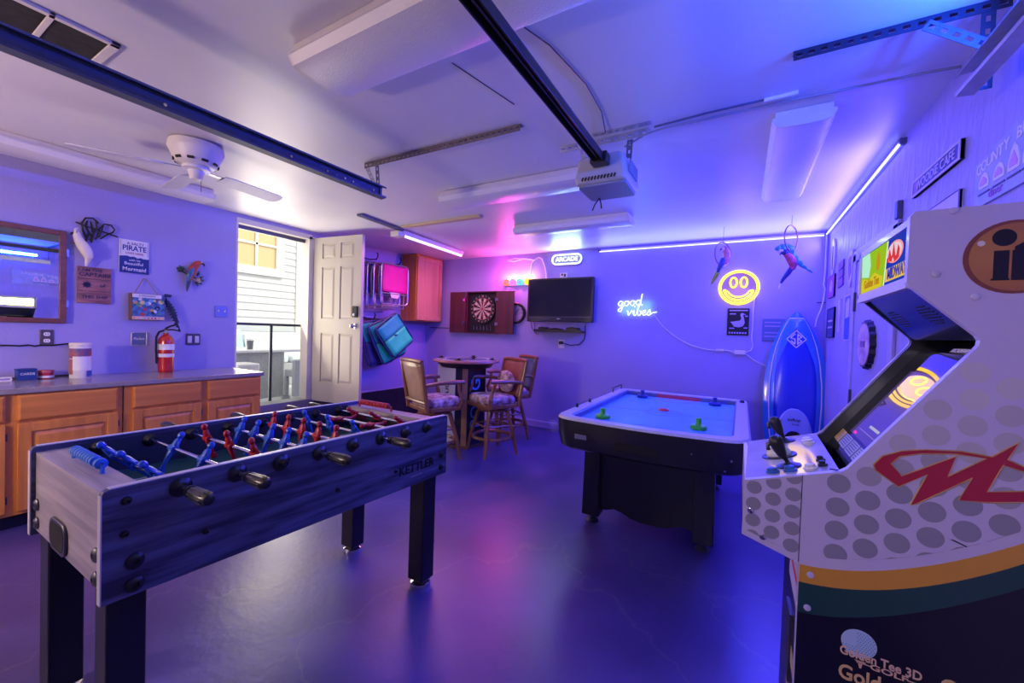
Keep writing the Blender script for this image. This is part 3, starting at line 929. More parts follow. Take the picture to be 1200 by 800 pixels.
build('nail', MB().cyl(L3(1.459, 1.73, 0), L3(1.459, 1.73, .02), .004, seg=6), M['steel'], t)

# dark feather leaning from the picture corner
t = thing('feather_ornament', 'dark blue feather ornament hanging at the right of the small box picture', 'wall ornament', L3(1.65, 1.36))
build('tag', MB().prism([(1.575, 1.575), (1.625, 1.575), (1.632, 1.60), (1.58, 1.605)], lambda u, v: L3(u, v, .066), lambda u, v: L3(u, v, .072)), mat('tag_blue', (.02, .03, .09), .5), t, smooth=False)
fe = mat('feather_blue', (.012, .022, .10), .55, var=.3, vscale=40, vstretch=(1, 5, 1))
mb = MB()
for k in range(11):
    a = k/10
    y = 1.595+.105*a; z = 1.575-.20*a-.05*a*a
    mb.add([L3(y, z, .045), L3(y+.034*sin(pi*min(1, a*1.0+.12)), z-.018, .05), L3(y+.012, z-.055, .048), L3(y-.026*sin(pi*(a*.8+.1)), z-.046, .043)], [(0, 1, 2, 3)])
fo = build('vane', mb, fe, t, recalc=False)
sm = fo.modifiers.new('thick', 'SOLIDIFY'); sm.thickness = .003
build('quill', MB().tube([L3(1.592, 1.59, .04), L3(1.64, 1.48, .05), L3(1.70, 1.345, .045)], .003, 5), fe, t)

# parrot on flowers plaque
t = thing('parrot_ornament', 'small red and blue parrot plaque among leaves, near the light switch', 'bird ornament', L3(1.79, 1.65))
p, r = smooth_curve([(XL+.05, 1.868, 1.922, .010), (XL+.05, 1.845, 1.925, .024), (XL+.05, 1.812, 1.885, .032), (XL+.05, 1.790, 1.835, .033), (XL+.05, 1.775, 1.785, .026), (XL+.045, 1.768, 1.74, .014)])
build('body', MB().tube(p, .02, 10, rad=r), mat('parrot_red', (.42, .05, .04), .45, var=.25, vscale=30), t)
p, r = smooth_curve([(XL+.072, 1.79, 1.865, .012), (XL+.08, 1.765, 1.815, .022), (XL+.07, 1.752, 1.755, .012), (XL+.05, 1.75, 1.715, .003)])
build('wing', MB().tube(p, .02, 8, rad=r), mat('parrot_blue', (.04, .16, .36), .45, var=.3, vscale=30), t)
p, r = smooth_curve([(XL+.045, 1.772, 1.76, .018), (XL+.04, 1.764, 1.70, .014), (XL+.04, 1.757, 1.645, .004)])
build('tail', MB().tube(p, .02, 8, rad=r), mat('tail_blue', (.05, .06, .16), .5), t)
build('beak', MB().tube([L3(1.872, 1.925, .055), L3(1.888, 1.912, .055), L3(1.884, 1.893, .055)], .01, 6, rad=[.011, .008, .001]), M['black'], t)
build('eye', MB().ell(L3(1.858, 1.93, .074), (.005, .006, .006)), M['white'], t)
lg = mat('leaf_green', (.03, .08, .06), .5, var=.4, vscale=20)
def leaf_blade(mb, c, ang, L, w, x=0.03):
    d = Vector((0, cos(ang), sin(ang))); s = Vector((0, -sin(ang), cos(ang)))
    c = Vector(c)
    mb.add([c, c+d*L*.4+s*w+Vector((x, 0, 0)), c+d*L, c+d*L*.4-s*w+Vector((x, 0, 0)), c+d*L*.4+Vector((x*1.6, 0, 0))], [(0, 1, 4), (1, 2, 4), (2, 3, 4), (3, 0, 4)])
for (y, z, a, L) in ((1.755, 1.85, 170, .075), (1.75, 1.85, 150, .06), (1.745, 1.84, 195, .06), (1.84, 1.76, 10, .075), (1.845, 1.77, 35, .07), (1.84, 1.755, -30, .06), (1.835, 1.75, -70, .05), (1.845, 1.80, 70, .06)):
    mb = MB(); leaf_blade(mb, L3(y, z, .012), radians(a), L, .012, .012)
    lo = build('leaf', mb, lg, t, recalc=False)
    sd = lo.modifiers.new('thick', 'SOLIDIFY'); sd.thickness = .002
pk = mat('petal_cream', (.62, .48, .34), .6)
for (y, z) in ((1.85, 1.775), (1.83, 1.762), (1.856, 1.752)):
    mb = MB()
    for k in range(5):
        a = 2*pi*k/5
        mb.ell(L3(y+.010*cos(a), z+.010*sin(a), .035), (.004, .007, .007), seg=6, n=4)
    build('flower', mb, pk, t)
build('backing', MB().tube([L3(1.69, 1.85, .006), L3(1.79, 1.80, .006), L3(1.90, 1.76, .006)], .006, 6), lg, t)

# electrical plates
def plate(name, y0, y1, z0, z1, label, toggles, pm=None, style='rocker', cat='switch'):
    pm = pm or M['white']
    t = thing(name, label, cat, L3((y0+y1)/2, z0))
    build('plate', MB().box(XL+.001, XL+.008, y0, y1, z0, z1), pm, t, bevel=.003)
    n = toggles
    for k in range(n):
        c = y0+(y1-y0)*(k+.5)/n
        zc = (z0+z1)/2
        if style == 'rocker':
            o = build('rocker', MB().box(XL+.008, XL+.012, c-.017, c+.017, zc-.033, zc+.033), M['white'], t, bevel=.002)
        elif style == 'toggle':
            o = build('toggle', MB().beam(L3(c, zc, .008), L3(c, zc+.012, .022), .009, .009), M['white'], t)
        elif style == 'outlet':
            for s in (-1, 1):
                o = build('socket', MB().prism(rrect(c-.017, c+.017, zc+s*.025-.014, zc+s*.025+.014, .010), lambda u, v: L3(u, v, .008), lambda u, v: L3(u, v, .011)), M['white'], t)
                build('slot', MB().box(XL+.0111, XL+.0116, c-.008, c-.005, zc+s*.025-.005, zc+s*.025+.005).box(XL+.0111, XL+.0116, c+.005, c+.008, zc+s*.025-.005, zc+s*.025+.005), M['black'], o, smooth=False)
    return t
brz = mat('bronze_plate', (.13, .10, .10), .35, .5)
plate('light_switch', 2.005, 2.118, 1.418, 1.532, 'double toggle light switch plate nearest the open door', 2, mat('blue_grey_plate', (.20, .24, .46), .35, .3), 'toggle')
plate('rocker_switch', 1.768, 1.884, 1.141, 1.248, 'bronze double rocker switch plate right of the fire extinguisher', 2, brz, 'rocker')
plate('wall_outlet', 0.856, 0.926, 1.150, 1.266, 'bronze electrical outlet plate below the wooden mirror', 1, brz, 'outlet', 'outlet')
t = thing('small_plaque', 'small framed plaque with script on the wall left of the fire extinguisher', 'plaque', L3(1.43, 1.137))
framed(t, XL+.001, 1.373, 1.482, 1.137, 1.256, .009, .012, M['steel'])
build('face', MB().box(XL+.001, XL+.006, 1.382, 1.473, 1.146, 1.247), mat('plaque_blue', (.12, .15, .34), .5), t)
build('lettering', text_mb('Relax', .034, (XL+.0062, 1.428, 1.20), (0, 1, 0), (0.0, .25, 1), .0006), M['white_print'], t, smooth=False)

# cord along the wall, then down behind the canister
mb = MB()
P = [(0.60, 1.150), (.70, 1.150), (.76, 1.146), (.80, 1.152), (.83, 1.143), (.86, 1.150), (.92, 1.148), (.97, 1.156), (1.0, 1.160), (1.012, 1.14), (1.012, 1.0), (1.012, .925)]
mb.tube([L3(y, z, .012) for y, z in P], .006, 6)
c_ = thing('power_cord', 'dark power cord strung along the left wall below the outlet', 'cord', L3(.8, .91))
build('cord', mb, M['black'], c_)
build('cord', MB().tube([L3(1.012, .915, .012), L3(.95, .914, .02), L3(.80, .914, .03), L3(.62, .914, .03)], .006, 6), M['black'], c_)

# ---------------------------------------------------------- things on the counter
CT = 0.908
t = thing('wipes_canister', 'tall white plastic canister with red and blue label on the counter', 'canister', (-4.36, 1.0, CT))
cy = (-4.37, 1.025)
t.location = (cy[0], cy[1], CT)
build('tub', MB().lathe((cy[0], cy[1], CT), [(.055, 0), (.058, .004), (.058, .235), (.055, .24), (0, .24)], 24), M['white'], t)
build('lid', MB().lathe((cy[0], cy[1], CT+.24), [(.061, 0), (.061, .022), (.057, .028), (0, .028)], 24), M['offwhite'], t)
def wrap(cx, cy_, r, a0, a1, z0, z1, n=10):
    mb = MB()
    A = [radians(a0+(a1-a0)*k/n) for k in range(n+1)]
    mb.rings([[(cx+r*cos(a), cy_+r*sin(a), z) for a in A]+[(cx+(r-.0012)*cos(a), cy_+(r-.0012)*sin(a), z) for a in reversed(A)] for z in (z0, z1)])
    return mb
build('label_band', wrap(cy[0], cy[1], .0602, -150, 120, CT+.15, CT+.225), mat('label_red', (.42, .10, .10), .5, col2=(.05, .10, .35), var=.3, vscale=18), t)
build('white_label', wrap(cy[0], cy[1], .0604, -55, 60, CT+.06, CT+.165), M['white_print'], t)
build('label_stripe', wrap(cy[0], cy[1], .0602, -130, -55, CT+.03, CT+.145), mat('label_brick', (.36, .14, .14), .5), t)
build('label_patch', wrap(cy[0], cy[1], .0608, 20, 95, CT+.01, CT+.055), mat('label_blue', (.04, .10, .40), .5), t)

t = thing('fire_extinguisher', 'red fire extinguisher with black hose standing on the counter', 'fire extinguisher', (-4.62, 1.63, CT))
ex, ey = -4.445, 1.575
t.location = (ex, ey, CT)
red = mat('extinguisher_red', (.50, .012, .018), .25, coat=.5)
build('cylinder', MB().lathe((ex, ey, CT), [(.048, 0), (.054, .006), (.056, .02), (.056, .27), (.05, .30), (.036, .322), (.02, .332), (.02, .345), (0, .345)], 24), red, t)
build('label', wrap(ex, ey, .0588, -130, 100, CT+.20, CT+.25), M['white_print'], t)
build('label', wrap(ex, ey, .0588, -130, 100, CT+.135, CT+.165), M['white_print'], t)
build('valve', MB().cyl((ex, ey, CT+.345), (ex, ey, CT+.385), .017, .014), M['black'], t)
build('handle', MB().tube([(ex, ey-.01, CT+.385), (ex+.005, ey+.03, CT+.41), (ex+.01, ey+.075, CT+.425)], .008, 6), M['black'], t)
build('lever', MB().tube([(ex, ey-.01, CT+.375), (ex+.01, ey+.05, CT+.378), (ex+.01, ey+.10, CT+.365)], .007, 6), M['black'], t)
build('gauge', MB().cyl((ex+.012, ey-.005, CT+.36), (ex+.03, ey-.01, CT+.36), .014), M['chrome'], t)
build('hose', MB().tube([(ex, ey-.015, CT+.37), (ex, ey-.05, CT+.355), (ex+.01, ey-.072, CT+.31), (ex+.012, ey-.074, CT+.2), (ex+.012, ey-.068, CT+.08)], .009, 8), M['black'], t)
t = thing('card_box', 'dark blue flip-top box with white lettering on the counter', 'box', (-4.40, .81, CT))
bb = mat('box_blue', (.015, .05, .22), .45)
build('box', MB().cbox((-4.42, .765, CT+.036), (.06, .092, .072), Matrix.Rotation(.06, 3, 'Z')), bb, t, bevel=.003)
build('lid_flap', MB().cbox((-4.42, .765, CT+.077), (.064, .096, .009), Matrix.Rotation(.06, 3, 'Z')), bb, t, bevel=.002)
build('lettering', text_mb('CARDS', .022, (-4.388, .768, CT+.045), (-.06, 1, 0), (0, 0, 1), .0008, .01), M['white_print'], t, smooth=False)
t = thing('red_tin', 'small round red tin with white band on the counter beside the blue box', 'tin', (-4.36, .88, CT))
rx, ry = -4.45, .865
build('tin', MB().lathe((rx, ry, CT), [(.038, 0), (.04, .003), (.04, .045), (0, .045)], 20), mat('tin_red', (.45, .02, .06), .3), t)
build('lid', MB().lathe((rx, ry, CT+.045), [(.042, 0), (.042, .014), (.040, .017), (0, .017)], 20), mat('lid_red', (.55, .10, .12), .3), t)
build('label', wrap(rx, ry, .0418, -100, 80, CT+.008, CT+.024), M['white_print'], t)
t = thing('small_carton', 'low white carton lying flat near the front of the counter', 'carton', (-4.20, .66, CT))
build('carton', MB().box(-4.45, -4.40, .60, .70, CT, CT+.028), M['white'], t, bevel=.002)
build('print_band', MB().box(-4.3999, -4.399, .61, .69, CT+.008, CT+.02), mat('print_lilac', (.3, .25, .45), .5), t)

# ================================================================== outside the side door
GZ = 0.28
sw = mat('siding_paint', (.52, .56, .60), .6, var=.03, vscale=3)
wt = mat('sunlit_white_trim', (.80, .78, .72), .5)
struct('ground', MB().box(-13, XL-0.13, -2, 10, GZ-.1, GZ), mat('pale_patio', (.62, .64, .66), .7, var=.06, vscale=6), smooth=False)
h = thing('neighbour_house', 'pale lap-sided house wall with a white trimmed window seen through the door', 'house', (-8.1, 4.3, GZ))
build('wall_core', MB().box(-8.3, -8.05, 1.2, 7.5, GZ, 3.9), sw, h, smooth=False)
for k in range(26):
    z = GZ+k*.135
    mb = MB()
    mb.prism([(-8.05, z), (-8.012, z), (-8.03, z+.14), (-8.05, z+.14)], lambda u, v: (u, 1.2, v), lambda u, v: (u, 4.98, v))
    build('siding_board', mb, sw, h, smooth=False)
mb = MB(); wx = -8.0
def fr2(mb, x0, x1, y0, y1, z0, z1, w):
    mb.box(x0, x1, y0, y0+w, z0, z1).box(x0, x1, y1-w, y1, z0, z1).box(x0, x1, y0+w, y1-w, z0, z0+w).box(x0, x1, y0+w, y1-w, z1-w, z1)
fr2(mb, -8.02, -7.96, 3.15, 4.70, 2.30, 3.55, .15)
wf = build('window_frame', mb, wt, h, bevel=.005)
mb = MB()
mb.box(-8.0, -7.975, 4.16, 4.20, 2.45, 3.4).box(-8.0, -7.975, 3.65, 3.69, 2.45, 3.4).box(-8.0, -7.975, 3.3, 4.55, 2.86, 2.90)
build('muntins', mb, wt, wf)
build('pane', MB().box(-8.018, -8.005, 3.3, 4.55, 2.45, 3.4), mat('warm_window', (.60, .46, .26), .2), wf, smooth=False)
build('corner_board', MB().box(-8.06, -7.99, 4.98, 5.20, GZ, 3.9), wt, h)
t = thing('wooden_post', 'tan wooden fence post beyond the house corner', 'post', (-7.8, 5.35, GZ))
build('post', MB().box(-7.98, -7.86, 5.30, 5.46, GZ, 2.35), mat('tan_wood', (.62, .42, .26), .6, var=.2, vscale=6), t)
build('back_fence_board', MB().box(-7.98, -7.92, 5.46, 6.6, GZ, 2.3), mat('pale_fence', (.72, .60, .45), .6, var=.2, vscale=4), t)

t = thing('glass_railing', 'glass balustrade with dark handrail just outside the open door', 'railing', (-4.95, 2.8, GZ))
dr = mat('rail_bronze', (.06, .07, .07), .35, .5)
build('handrail', MB().box(-4.97, -4.93, 1.9, 3.7, 1.345, 1.375), dr, t, bevel=.003)
build('post', MB().box(-4.965, -4.94, 2.765, 2.79, GZ, 1.345), dr, t, bevel=.002)
build('bottom_rail', MB().box(-4.965, -4.935, 1.9, 3.7, .335, .36), M['frame_white'], t)
gl = mat('railing_glass', (.92, .98, .98), .02, trans=1.0)
for (a, b) in ((1.95, 2.76), (2.795, 3.65)):
    build('glass_pane', MB().box(-4.956, -4.949, a, b, .37, 1.34), gl, t, smooth=False)

t = thing('patio_table', 'grey patio table with pale round-edged top behind the glass railing', 'table', (-6.3, 3.5, GZ))
tw = mat('pale_table', (.74, .76, .77), .45)
wk = mat('grey_wicker', (.40, .42, .44), .65, var=.25, vscale=60, vstretch=(1, 1, 3), bump=.3, bscale=90)
build('table_top', MB().prism(rrect(-6.85, -5.97, 2.5, 3.95, .10), lambda u, v: (u, v, .955), lambda u, v: (u, v, .99)), tw, t, bevel=.006)
build('skirt', MB().prism(rrect(-6.68, -6.02, 2.9, 3.60, .05), lambda u, v: (u, v, GZ), lambda u, v: (u, v, .95)), wk, t)
t = thing('wicker_chair', 'grey wicker chair tucked at the right of the patio table', 'chair', (-5.9, 3.95, GZ))
build('back', MB().prism(rrect(-5.70, -5.62, 3.50, 4.11, .02), lambda u, v: (u, v, GZ+.04), lambda u, v: (u, v, .86)), wk, t, bevel=.02)
build('seat', MB().prism(rrect(-5.93, -5.70, 3.52, 4.09, .03), lambda u, v: (u, v, .60), lambda u, v: (u, v, .70)), wk, t, bevel=.01)
for (a, b) in ((-5.92, 3.54), (-5.92, 4.04)):
    build('leg', MB().box(a, a+.05, b-.02, b+.03, GZ, .60), wk, t)
t = thing('outdoor_sofa', 'pale outdoor sofa with cushions along the house wall', 'sofa', (-7.4, 3.7, GZ))
fb = mat('pale_cushion', (.62, .70, .74), .7)
build('base', MB().box(-7.9, -7.1, 2.4, 5.3, GZ, .68), wk, t, bevel=.02)
build('backrest', MB().box(-7.95, -7.72, 2.4, 5.3, .68, 1.22), fb, t, bevel=.05)
for k in range(3):
    build('seat_cushion', MB().box(-7.72, -7.08, 2.42+k*.96, 3.34+k*.96, .68, .82), fb, t, bevel=.04)
def pillow(c, sx, sz, m, label, rot):
    mb = MB(); n = 8
    for i in range(2):
        pass
    rings = []
    R = Matrix.Rotation(rot, 3, 'Z') @ Matrix.Rotation(-.25, 3, 'Y')
    mb = MB()
    g = [[None]*(n+1) for _ in range(n+1)]
    for side in (-1, 1):
        vs = []
        for i in range(n+1):
            for j in range(n+1):
                u, v = i/n*2-1, j/n*2-1
                th_ = .075*(1-u**4)*(1-v**4)+.003
                vs.append(Vector(c)+R @ Vector((side*th_, u*sx/2*(1-.06*v*v), v*sz/2*(1-.06*u*u))))
        mb.add(vs, [(i*(n+1)+j, (i+1)*(n+1)+j, (i+1)*(n+1)+j+1, i*(n+1)+j+1) for i in range(n) for j in range(n)])
    return single('throw_pillow', mb, m, label, 'pillow')
pillow((-7.50, 4.05, 1.02), .58, .40, mat('printed_pillow', (.75, .78, .76), .7, var=.25, vscale=14), 'white pillow with a faint print leaning on the outdoor sofa', 0)
pillow((-7.52, 3.52, 1.05), .50, .46, mat('aqua_pillow', (.45, .66, .72), .7), 'pale aqua pillow on the outdoor sofa left of the printed one', .15)
t = thing('patio_tumbler', 'dark insulated tumbler standing on the patio table', 'tumbler', (-6.2, 3.18, .99))
build('cup', MB().lathe((-6.22, 3.19, .99), [(.036, 0), (.045, .13), (0, .13)], 16), mat('tumbler_grey', (.12, .13, .15), .35), t)
build('lid', MB().lathe((-6.22, 3.19, 1.12), [(.048, 0), (.048, .03), (0, .03)], 16), M['white'], t)
t = thing('patio_pot', 'small pale pot on the ground by the wicker chair', 'pot', (-5.3, 3.1, GZ))
build('pot', MB().lathe((-5.30, 3.18, GZ), [(.04, 0), (.055, .13), (.048, .13), (.044, .10), (0, .10)], 16), mat('pot_grey', (.25, .25, .27), .6), t)
single('patio_box', MB().box(-5.9, -5.55, 2.70, 2.98, GZ, .84), M['white'], 'white storage box standing left of the patio table', 'box', bevel=.02)

# ================================================================== hanging chairs on the left wall
tubeM = mat('blue_tube', (.16, .20, .50), .3, .6)
def hook_rail(y0, y1, z, label):
    t = thing('hook_rail', label, 'hooks', L3((y0+y1)/2, z))
    build('rail', MB().box(XL+.001, XL+.02, y0, y1, z-.02, z+.02), M['steel_dark'], t, bevel=.002)
    for y in (y0+.10, y1-.12):
        build('hook', MB().tube([L3(y, z, .02), L3(y, z+.03, .06), L3(y, z+.005, .17), L3(y, z+.0, .30), L3(y, z+.05, .33), L3(y, z+.085, .31)], .010, 6), M['black'], t)
    return t
hook_rail(3.66, 4.30, 2.28, 'upper dark wall rail with two long hooks holding the pink chairs')
hook_rail(3.64, 4.30, 1.48, 'lower dark wall rail with two long hooks holding the teal chairs')

def folded_chair(y, z, x, fab, frm, label, w=.52, h=.58, lean=0.0, grp=None, tri=True):
    """folded tube beach chair hanging flat against others: frame loop, fabric sling, arms"""
    t = thing('folding_chair', label, 'chair', (XL+x, y, z-h), 0, grp)
    def P(u, v, o=0.0):
        return (XL+x+o-lean*v, y+u-.25*lean*v, z-v)
    rr_ = rrect(-w/2, w/2, .0, h, .06, 4)
    build('frame', MB().tube([P(a, b) for a, b in rr_], .011, 6, closed=True), frm, t)
    f = MB()
    n = 8
    fr_ = .70
    rows = []
    for i in range(n+1):
        v = .02+(h*fr_-.02)*i/n
        s = .012*sin(pi*i/n)
        rows.append([P(-w/2+.022, v, .012-s), P(-w/4, v, .008-1.8*s), P(0, v, .006-2.2*s), P(w/4, v, .008-1.8*s), P(w/2-.022, v, .012-s)])
    vs = [p for r in rows for p in r]
    f.add(vs, [(i*5+j, i*5+j+1, (i+1)*5+j+1, (i+1)*5+j) for i in range(n) for j in range(4)])
    o = build('sling', f, fab, t, recalc=False)
    sd = o.modifiers.new('thick', 'SOLIDIFY'); sd.thickness = .004
    build('cross_bar', MB().tube([P(-w/2, h*fr_+.02), P(w/2, h*fr_+.02)], .009, 6), frm, t)
    if tri:
        build('pouch', MB().prism([(-.10, h*fr_), (.10, h*fr_), (.06, h*fr_+.08), (-.06, h*fr_+.08)], lambda u, v: P(u, v, .0), lambda u, v: P(u, v, .004)), M['white'], t, smooth=False)
    build('folded_legs', MB().tube([P(-w/2+.05, .03, -.03), P(-w/2+.05, h+.05, -.03), P(w/2-.05, h+.05, -.03), P(w/2-.05, .03, -.03)], .010, 6), frm, t)
    for s in (-1, 1):
        build('armrest', MB().tube([P(s*(w/2+.02), .06, -.015), P(s*(w/2+.035), .22, -.015), P(s*(w/2+.02), .44, -.015)], .014, 6), M['steel_dark'], t)
    return t
mag = mat('magenta_sling', (.80, .01, .32), .6, var=.06, vscale=5)
navyf = mat('navy_sling', (.03, .04, .20), .6)
plum = mat('plum_sling', (.28, .02, .14), .6)
silver = mat('silver_tube', (.58, .56, .62), .3, .7)
folded_chair(4.10, 2.26, .30, mag, silver, 'front pink folding beach chair with silver frame hung on the upper hooks', .50, .56)
folded_chair(4.02, 2.25, .235, plum, silver, 'plum folding chair hung just behind the front pink one', .48, .57, tri=False)
folded_chair(3.97, 2.25, .165, navyf, silver, 'navy folding chair hung third from the front on the upper hooks', .48, .58, tri=False)
folded_chair(3.92, 2.24, .095, navyf, silver, 'navy folding chair hung rearmost against the wall on the upper hooks', .48, .59, tri=False)

teal = mat('teal_fabric', (.03, .95, .42), .55, var=.06, vscale=6)
tealb = mat('sea_blue_fabric', (.015, .48, .44), .55)
nv = mat('navy_tube', (.02, .04, .16), .4)
def backpack_chair(y0, z0, x0, tilt, w, h, label, front, upper):
    t = thing('folding_chair', label, 'chair', (XL+x0, y0, z0-h), 0)
    R = Matrix.Rotation(tilt, 3, 'X')
    def P(u, v, o=0.0):
        # v runs down and swings sideways along the wall, lower edge standing out from it
        q = R @ Vector((0, u, -v))
        return Vector((XL+x0+o+.55*v*.35, y0, z0))+q
    build('frame', MB().tube([P(a, b) for a, b in rrect(-w/2, w/2, 0, h, .07, 4)], .015, 6, closed=True), nv, t)
    for nm, va, vb, m in (('back_panel', .02, h*.45, upper), ('seat_panel', h*.46, h-.02, front)):
        f = MB(); n = 5
        vs = []
        for i in range(n+1):
            v = va+(vb-va)*i/n
            for u in (-w/2+.02, -w/4, 0, w/4, w/2-.02):
                vs.append(P(u, v, .018-.01*sin(pi*i/n)))
        f.add(vs, [(i*5+j, i*5+j+1, (i+1)*5+j+1, (i+1)*5+j) for i in range(n) for j in range(4)])
        o = build(nm, f, m, t, recalc=False)
        sd = o.modifiers.new('thick', 'SOLIDIFY'); sd.thickness = .006
    build('strap', MB().tube([P(-w/2+.04, .03, -.02), P(-w/2-.01, .2, -.035), P(-w/2+.02, h*.7, -.02)], .012, 6), nv, t)
    build('small_tag', MB().cbox(P(0, h*.50, .025), (.004, .05, .02)), nv, t)
    return t
backpack_chair(3.93, 1.47, .31, .60, .46, .48, 'front teal backpack beach chair with bright lower panel on the lower hooks', teal, tealb)
backpack_chair(3.92, 1.46, .21, .36, .46, .56, 'second teal backpack beach chair hung behind the front one', teal, tealb)
backpack_chair(3.88, 1.46, .11, .15, .46, .60, 'dark blue backpack beach chair hung rearmost on the lower hooks', navyf, tealb)

# upper wall cabinet
t = thing('wall_cabinet', 'tall honey oak wall cabinet in the corner above the bistro table', 'cabinet', (XL+.16, 4.82, 1.49), 0)
oak_lit = wood('oak_pink_lit', (.72, .37, .22), (.60, .29, .16), 'Z', 9)  # same oak with the pink tube light put into the door colour
build('carcass', MB().box(XL+.002, XL+.30, 4.52, 5.115, 1.49, 2.495), M['oak_v'], t, bevel=.002)
d = MB()
x0, x1, a, b, z0, z1, w = XL+.301, XL+.322, 4.535, 5.10, 1.505, 2.47, .065
d.box(x0, x1, a, a+w, z0, z1).box(x0, x1, b-w, b, z0, z1).box(x0, x1, a+w, b-w, z0, z0+w).box(x0, x1, a+w, b-w, z1-w, z1)
do = build('door', d, oak_lit, t, bevel=.003)
build('door_panel', MB().box(x0, x0+.010, a+w-.002, b-w+.002, z0+w-.002, z1-w+.002), oak_lit, do, smooth=False)

# ================================================================== back wall
def BW(x, z, o=0.0):
    return Vector((x, YB-o, z))
RB = Matrix(((1, 0, 0), (0, 0, -1), (0, 1, 0)))      # local z -> -Y (out of the back wall)

t = thing('dartboard_cabinet', 'open dark red dartboard cabinet with dartboard on the back wall', 'dartboard cabinet', (-3.45, YB-.05, 1.33))
mah = wood('mahogany', (.115, .025, .035), (.07, .015, .02), 'Z', 7)
cab = MB().box(-3.71, -3.17, YB-.012, YB-.001, 1.335, 1.965)
build('back_panel', cab, M['black_matt'], t)
mb = MB()
mb.box(-3.72, -3.70, YB-.075, YB-.001, 1.33, 1.97).box(-3.18, -3.16, YB-.075, YB-.001, 1.33, 1.97)
mb.box(-3.70, -3.18, YB-.075, YB-.001, 1.33, 1.345).box(-3.70, -3.18, YB-.075, YB-.001, 1.955, 1.97)
build('frame', mb, mah, t)
for s, xa, xb in ((-1, -4.02, -3.725), (1, -3.155, -2.86)):
    o = build('door', MB().box(xa, xb, YB-.10, YB-.075, 1.335, 1.965), mah, t, bevel=.004)
    xh = xb if s < 0 else xa
    build('door_rail', MB().box(xa+.02, xb-.02, YB-.104, YB-.100, 1.44, 1.446), mat('dark_red', (.08, .01, .01), .5), o, smooth=False)
    for hz in (1.48, 1.84):
        build('hinge', MB().box(xh-.035 if s < 0 else xh-.005, xh+.005 if s < 0 else xh+.035, YB-.112, YB-.100, hz-.02, hz+.02).cbox((xh, YB-.11, hz), (.02, .016, .05)), M['chrome'], o, smooth=False)
dc = BW(-3.44, 1.705, .013)
def disc(r0, r1, a0, a1, o0, o1, n=6):
    poly = arc(0, 0, r1, a0, a1, n)+list(reversed(arc(0, 0, r0, a0, a1, n)))
    return poly
db = MB().lathe(dc, [(.225, 0), (.225, .030), (0, .030)], 40, RB)
bd = build('dartboard', db, M['black_matt'], t)
cream = mat('dart_cream', (.62, .50, .36), .7); blk = mat('dart_black', (.015, .015, .015), .7); rd = mat('dart_red', (.5, .03, .03), .7); gn = mat('dart_green', (.03, .22, .08), .7)
def segs(name, r0, r1, m0, par):
    mb = MB()
    for k in range(20):
        if k % 2 != par:
            continue
        a0 = 81+18*k; a1 = a0+18
        mb.prism(disc(r0, r1, a0, a1, 0, 0, 3), lambda u, v: dc+RB @ Vector((u, v, .030)), lambda u, v: dc+RB @ Vector((u, v, .034)))
    return build(name, mb, m0, bd, smooth=False)
segs('segment', .016, .095, cream, 1); segs('segment', .103, .160, cream, 1)
segs('segment', .016, .095, blk, 0); segs('segment', .103, .160, blk, 0)
for (r0, r1) in ((.095, .103), (.160, .169)):
    segs('ring_segment', r0, r1, gn, 1); segs('ring_segment', r0, r1, rd, 0)
build('bullseye', MB().lathe(dc+RB @ Vector((0, 0, .03)), [(.016, 0), (.016, .005), (.007, .006), (0, .006)], 14, RB), rd, bd)
nm = MB()
for k, n_ in enumerate([20, 1, 18, 4, 13, 6, 10, 15, 2, 17, 3, 19, 7, 16, 8, 11, 14, 9, 12, 5]):
    a = radians(90-18*k)
    text_mb(str(n_), .034, dc+RB @ Vector((.195*cos(a), .195*sin(a), .031)), (1, 0, 0), (0, 0, 1), .001, .01, mb=nm)
build('number_ring', nm, cream, bd, smooth=False)
mb = MB()
for k in range(6):
    x = -3.60+k*.062
    mb.cyl((x, YB-.03, 1.385), (x, YB-.03, 1.44), .005, .004, 6)
    mb.beam((x, YB-.03, 1.44), (x, YB-.03, 1.465), .018, .002)
build('dart', mb, M['chrome'], t)

# round wall clock half hidden by the dartboard door
t = thing('wall_clock', 'round clock with dark rim half hidden behind the dartboard door', 'clock', BW(-2.86, 1.495))
cc = BW(-2.865, 1.645, .001)
build('rim', MB().lathe(cc, [(.155, 0), (.155, .03), (.145, .038), (.122, .03), (.122, .012), (0, .012)], 36, RB), M['black'], t)
build('face', MB().lathe(cc+RB @ Vector((0, 0, .012)), [(.122, 0), (.122, .002), (0, .002)], 30, RB), mat('clock_face', (.42, .36, .55), .4, var=.35, vscale=10), t)
build('hand', MB().beam(cc+RB @ Vector((0, 0, .018)), cc+RB @ Vector((.05, .06, .018)), .008, .003, (0, 1, 0)), M['black'], t)
build('hand', MB().beam(cc+RB @ Vector((0, 0, .020)), cc+RB @ Vector((-.02, -.10, .020)), .006, .003, (0, 1, 0)), M['black'], t)
mb = MB()
for k in range(12):
    a = pi*k/6
    mb.beam(cc+RB @ Vector((.10*cos(a), .10*sin(a), .0148)), cc+RB @ Vector((.115*cos(a), .115*sin(a), .0148)), .007, .002, (0, 1, 0))
build('hour_marks', mb, M['black'], t, smooth=False)

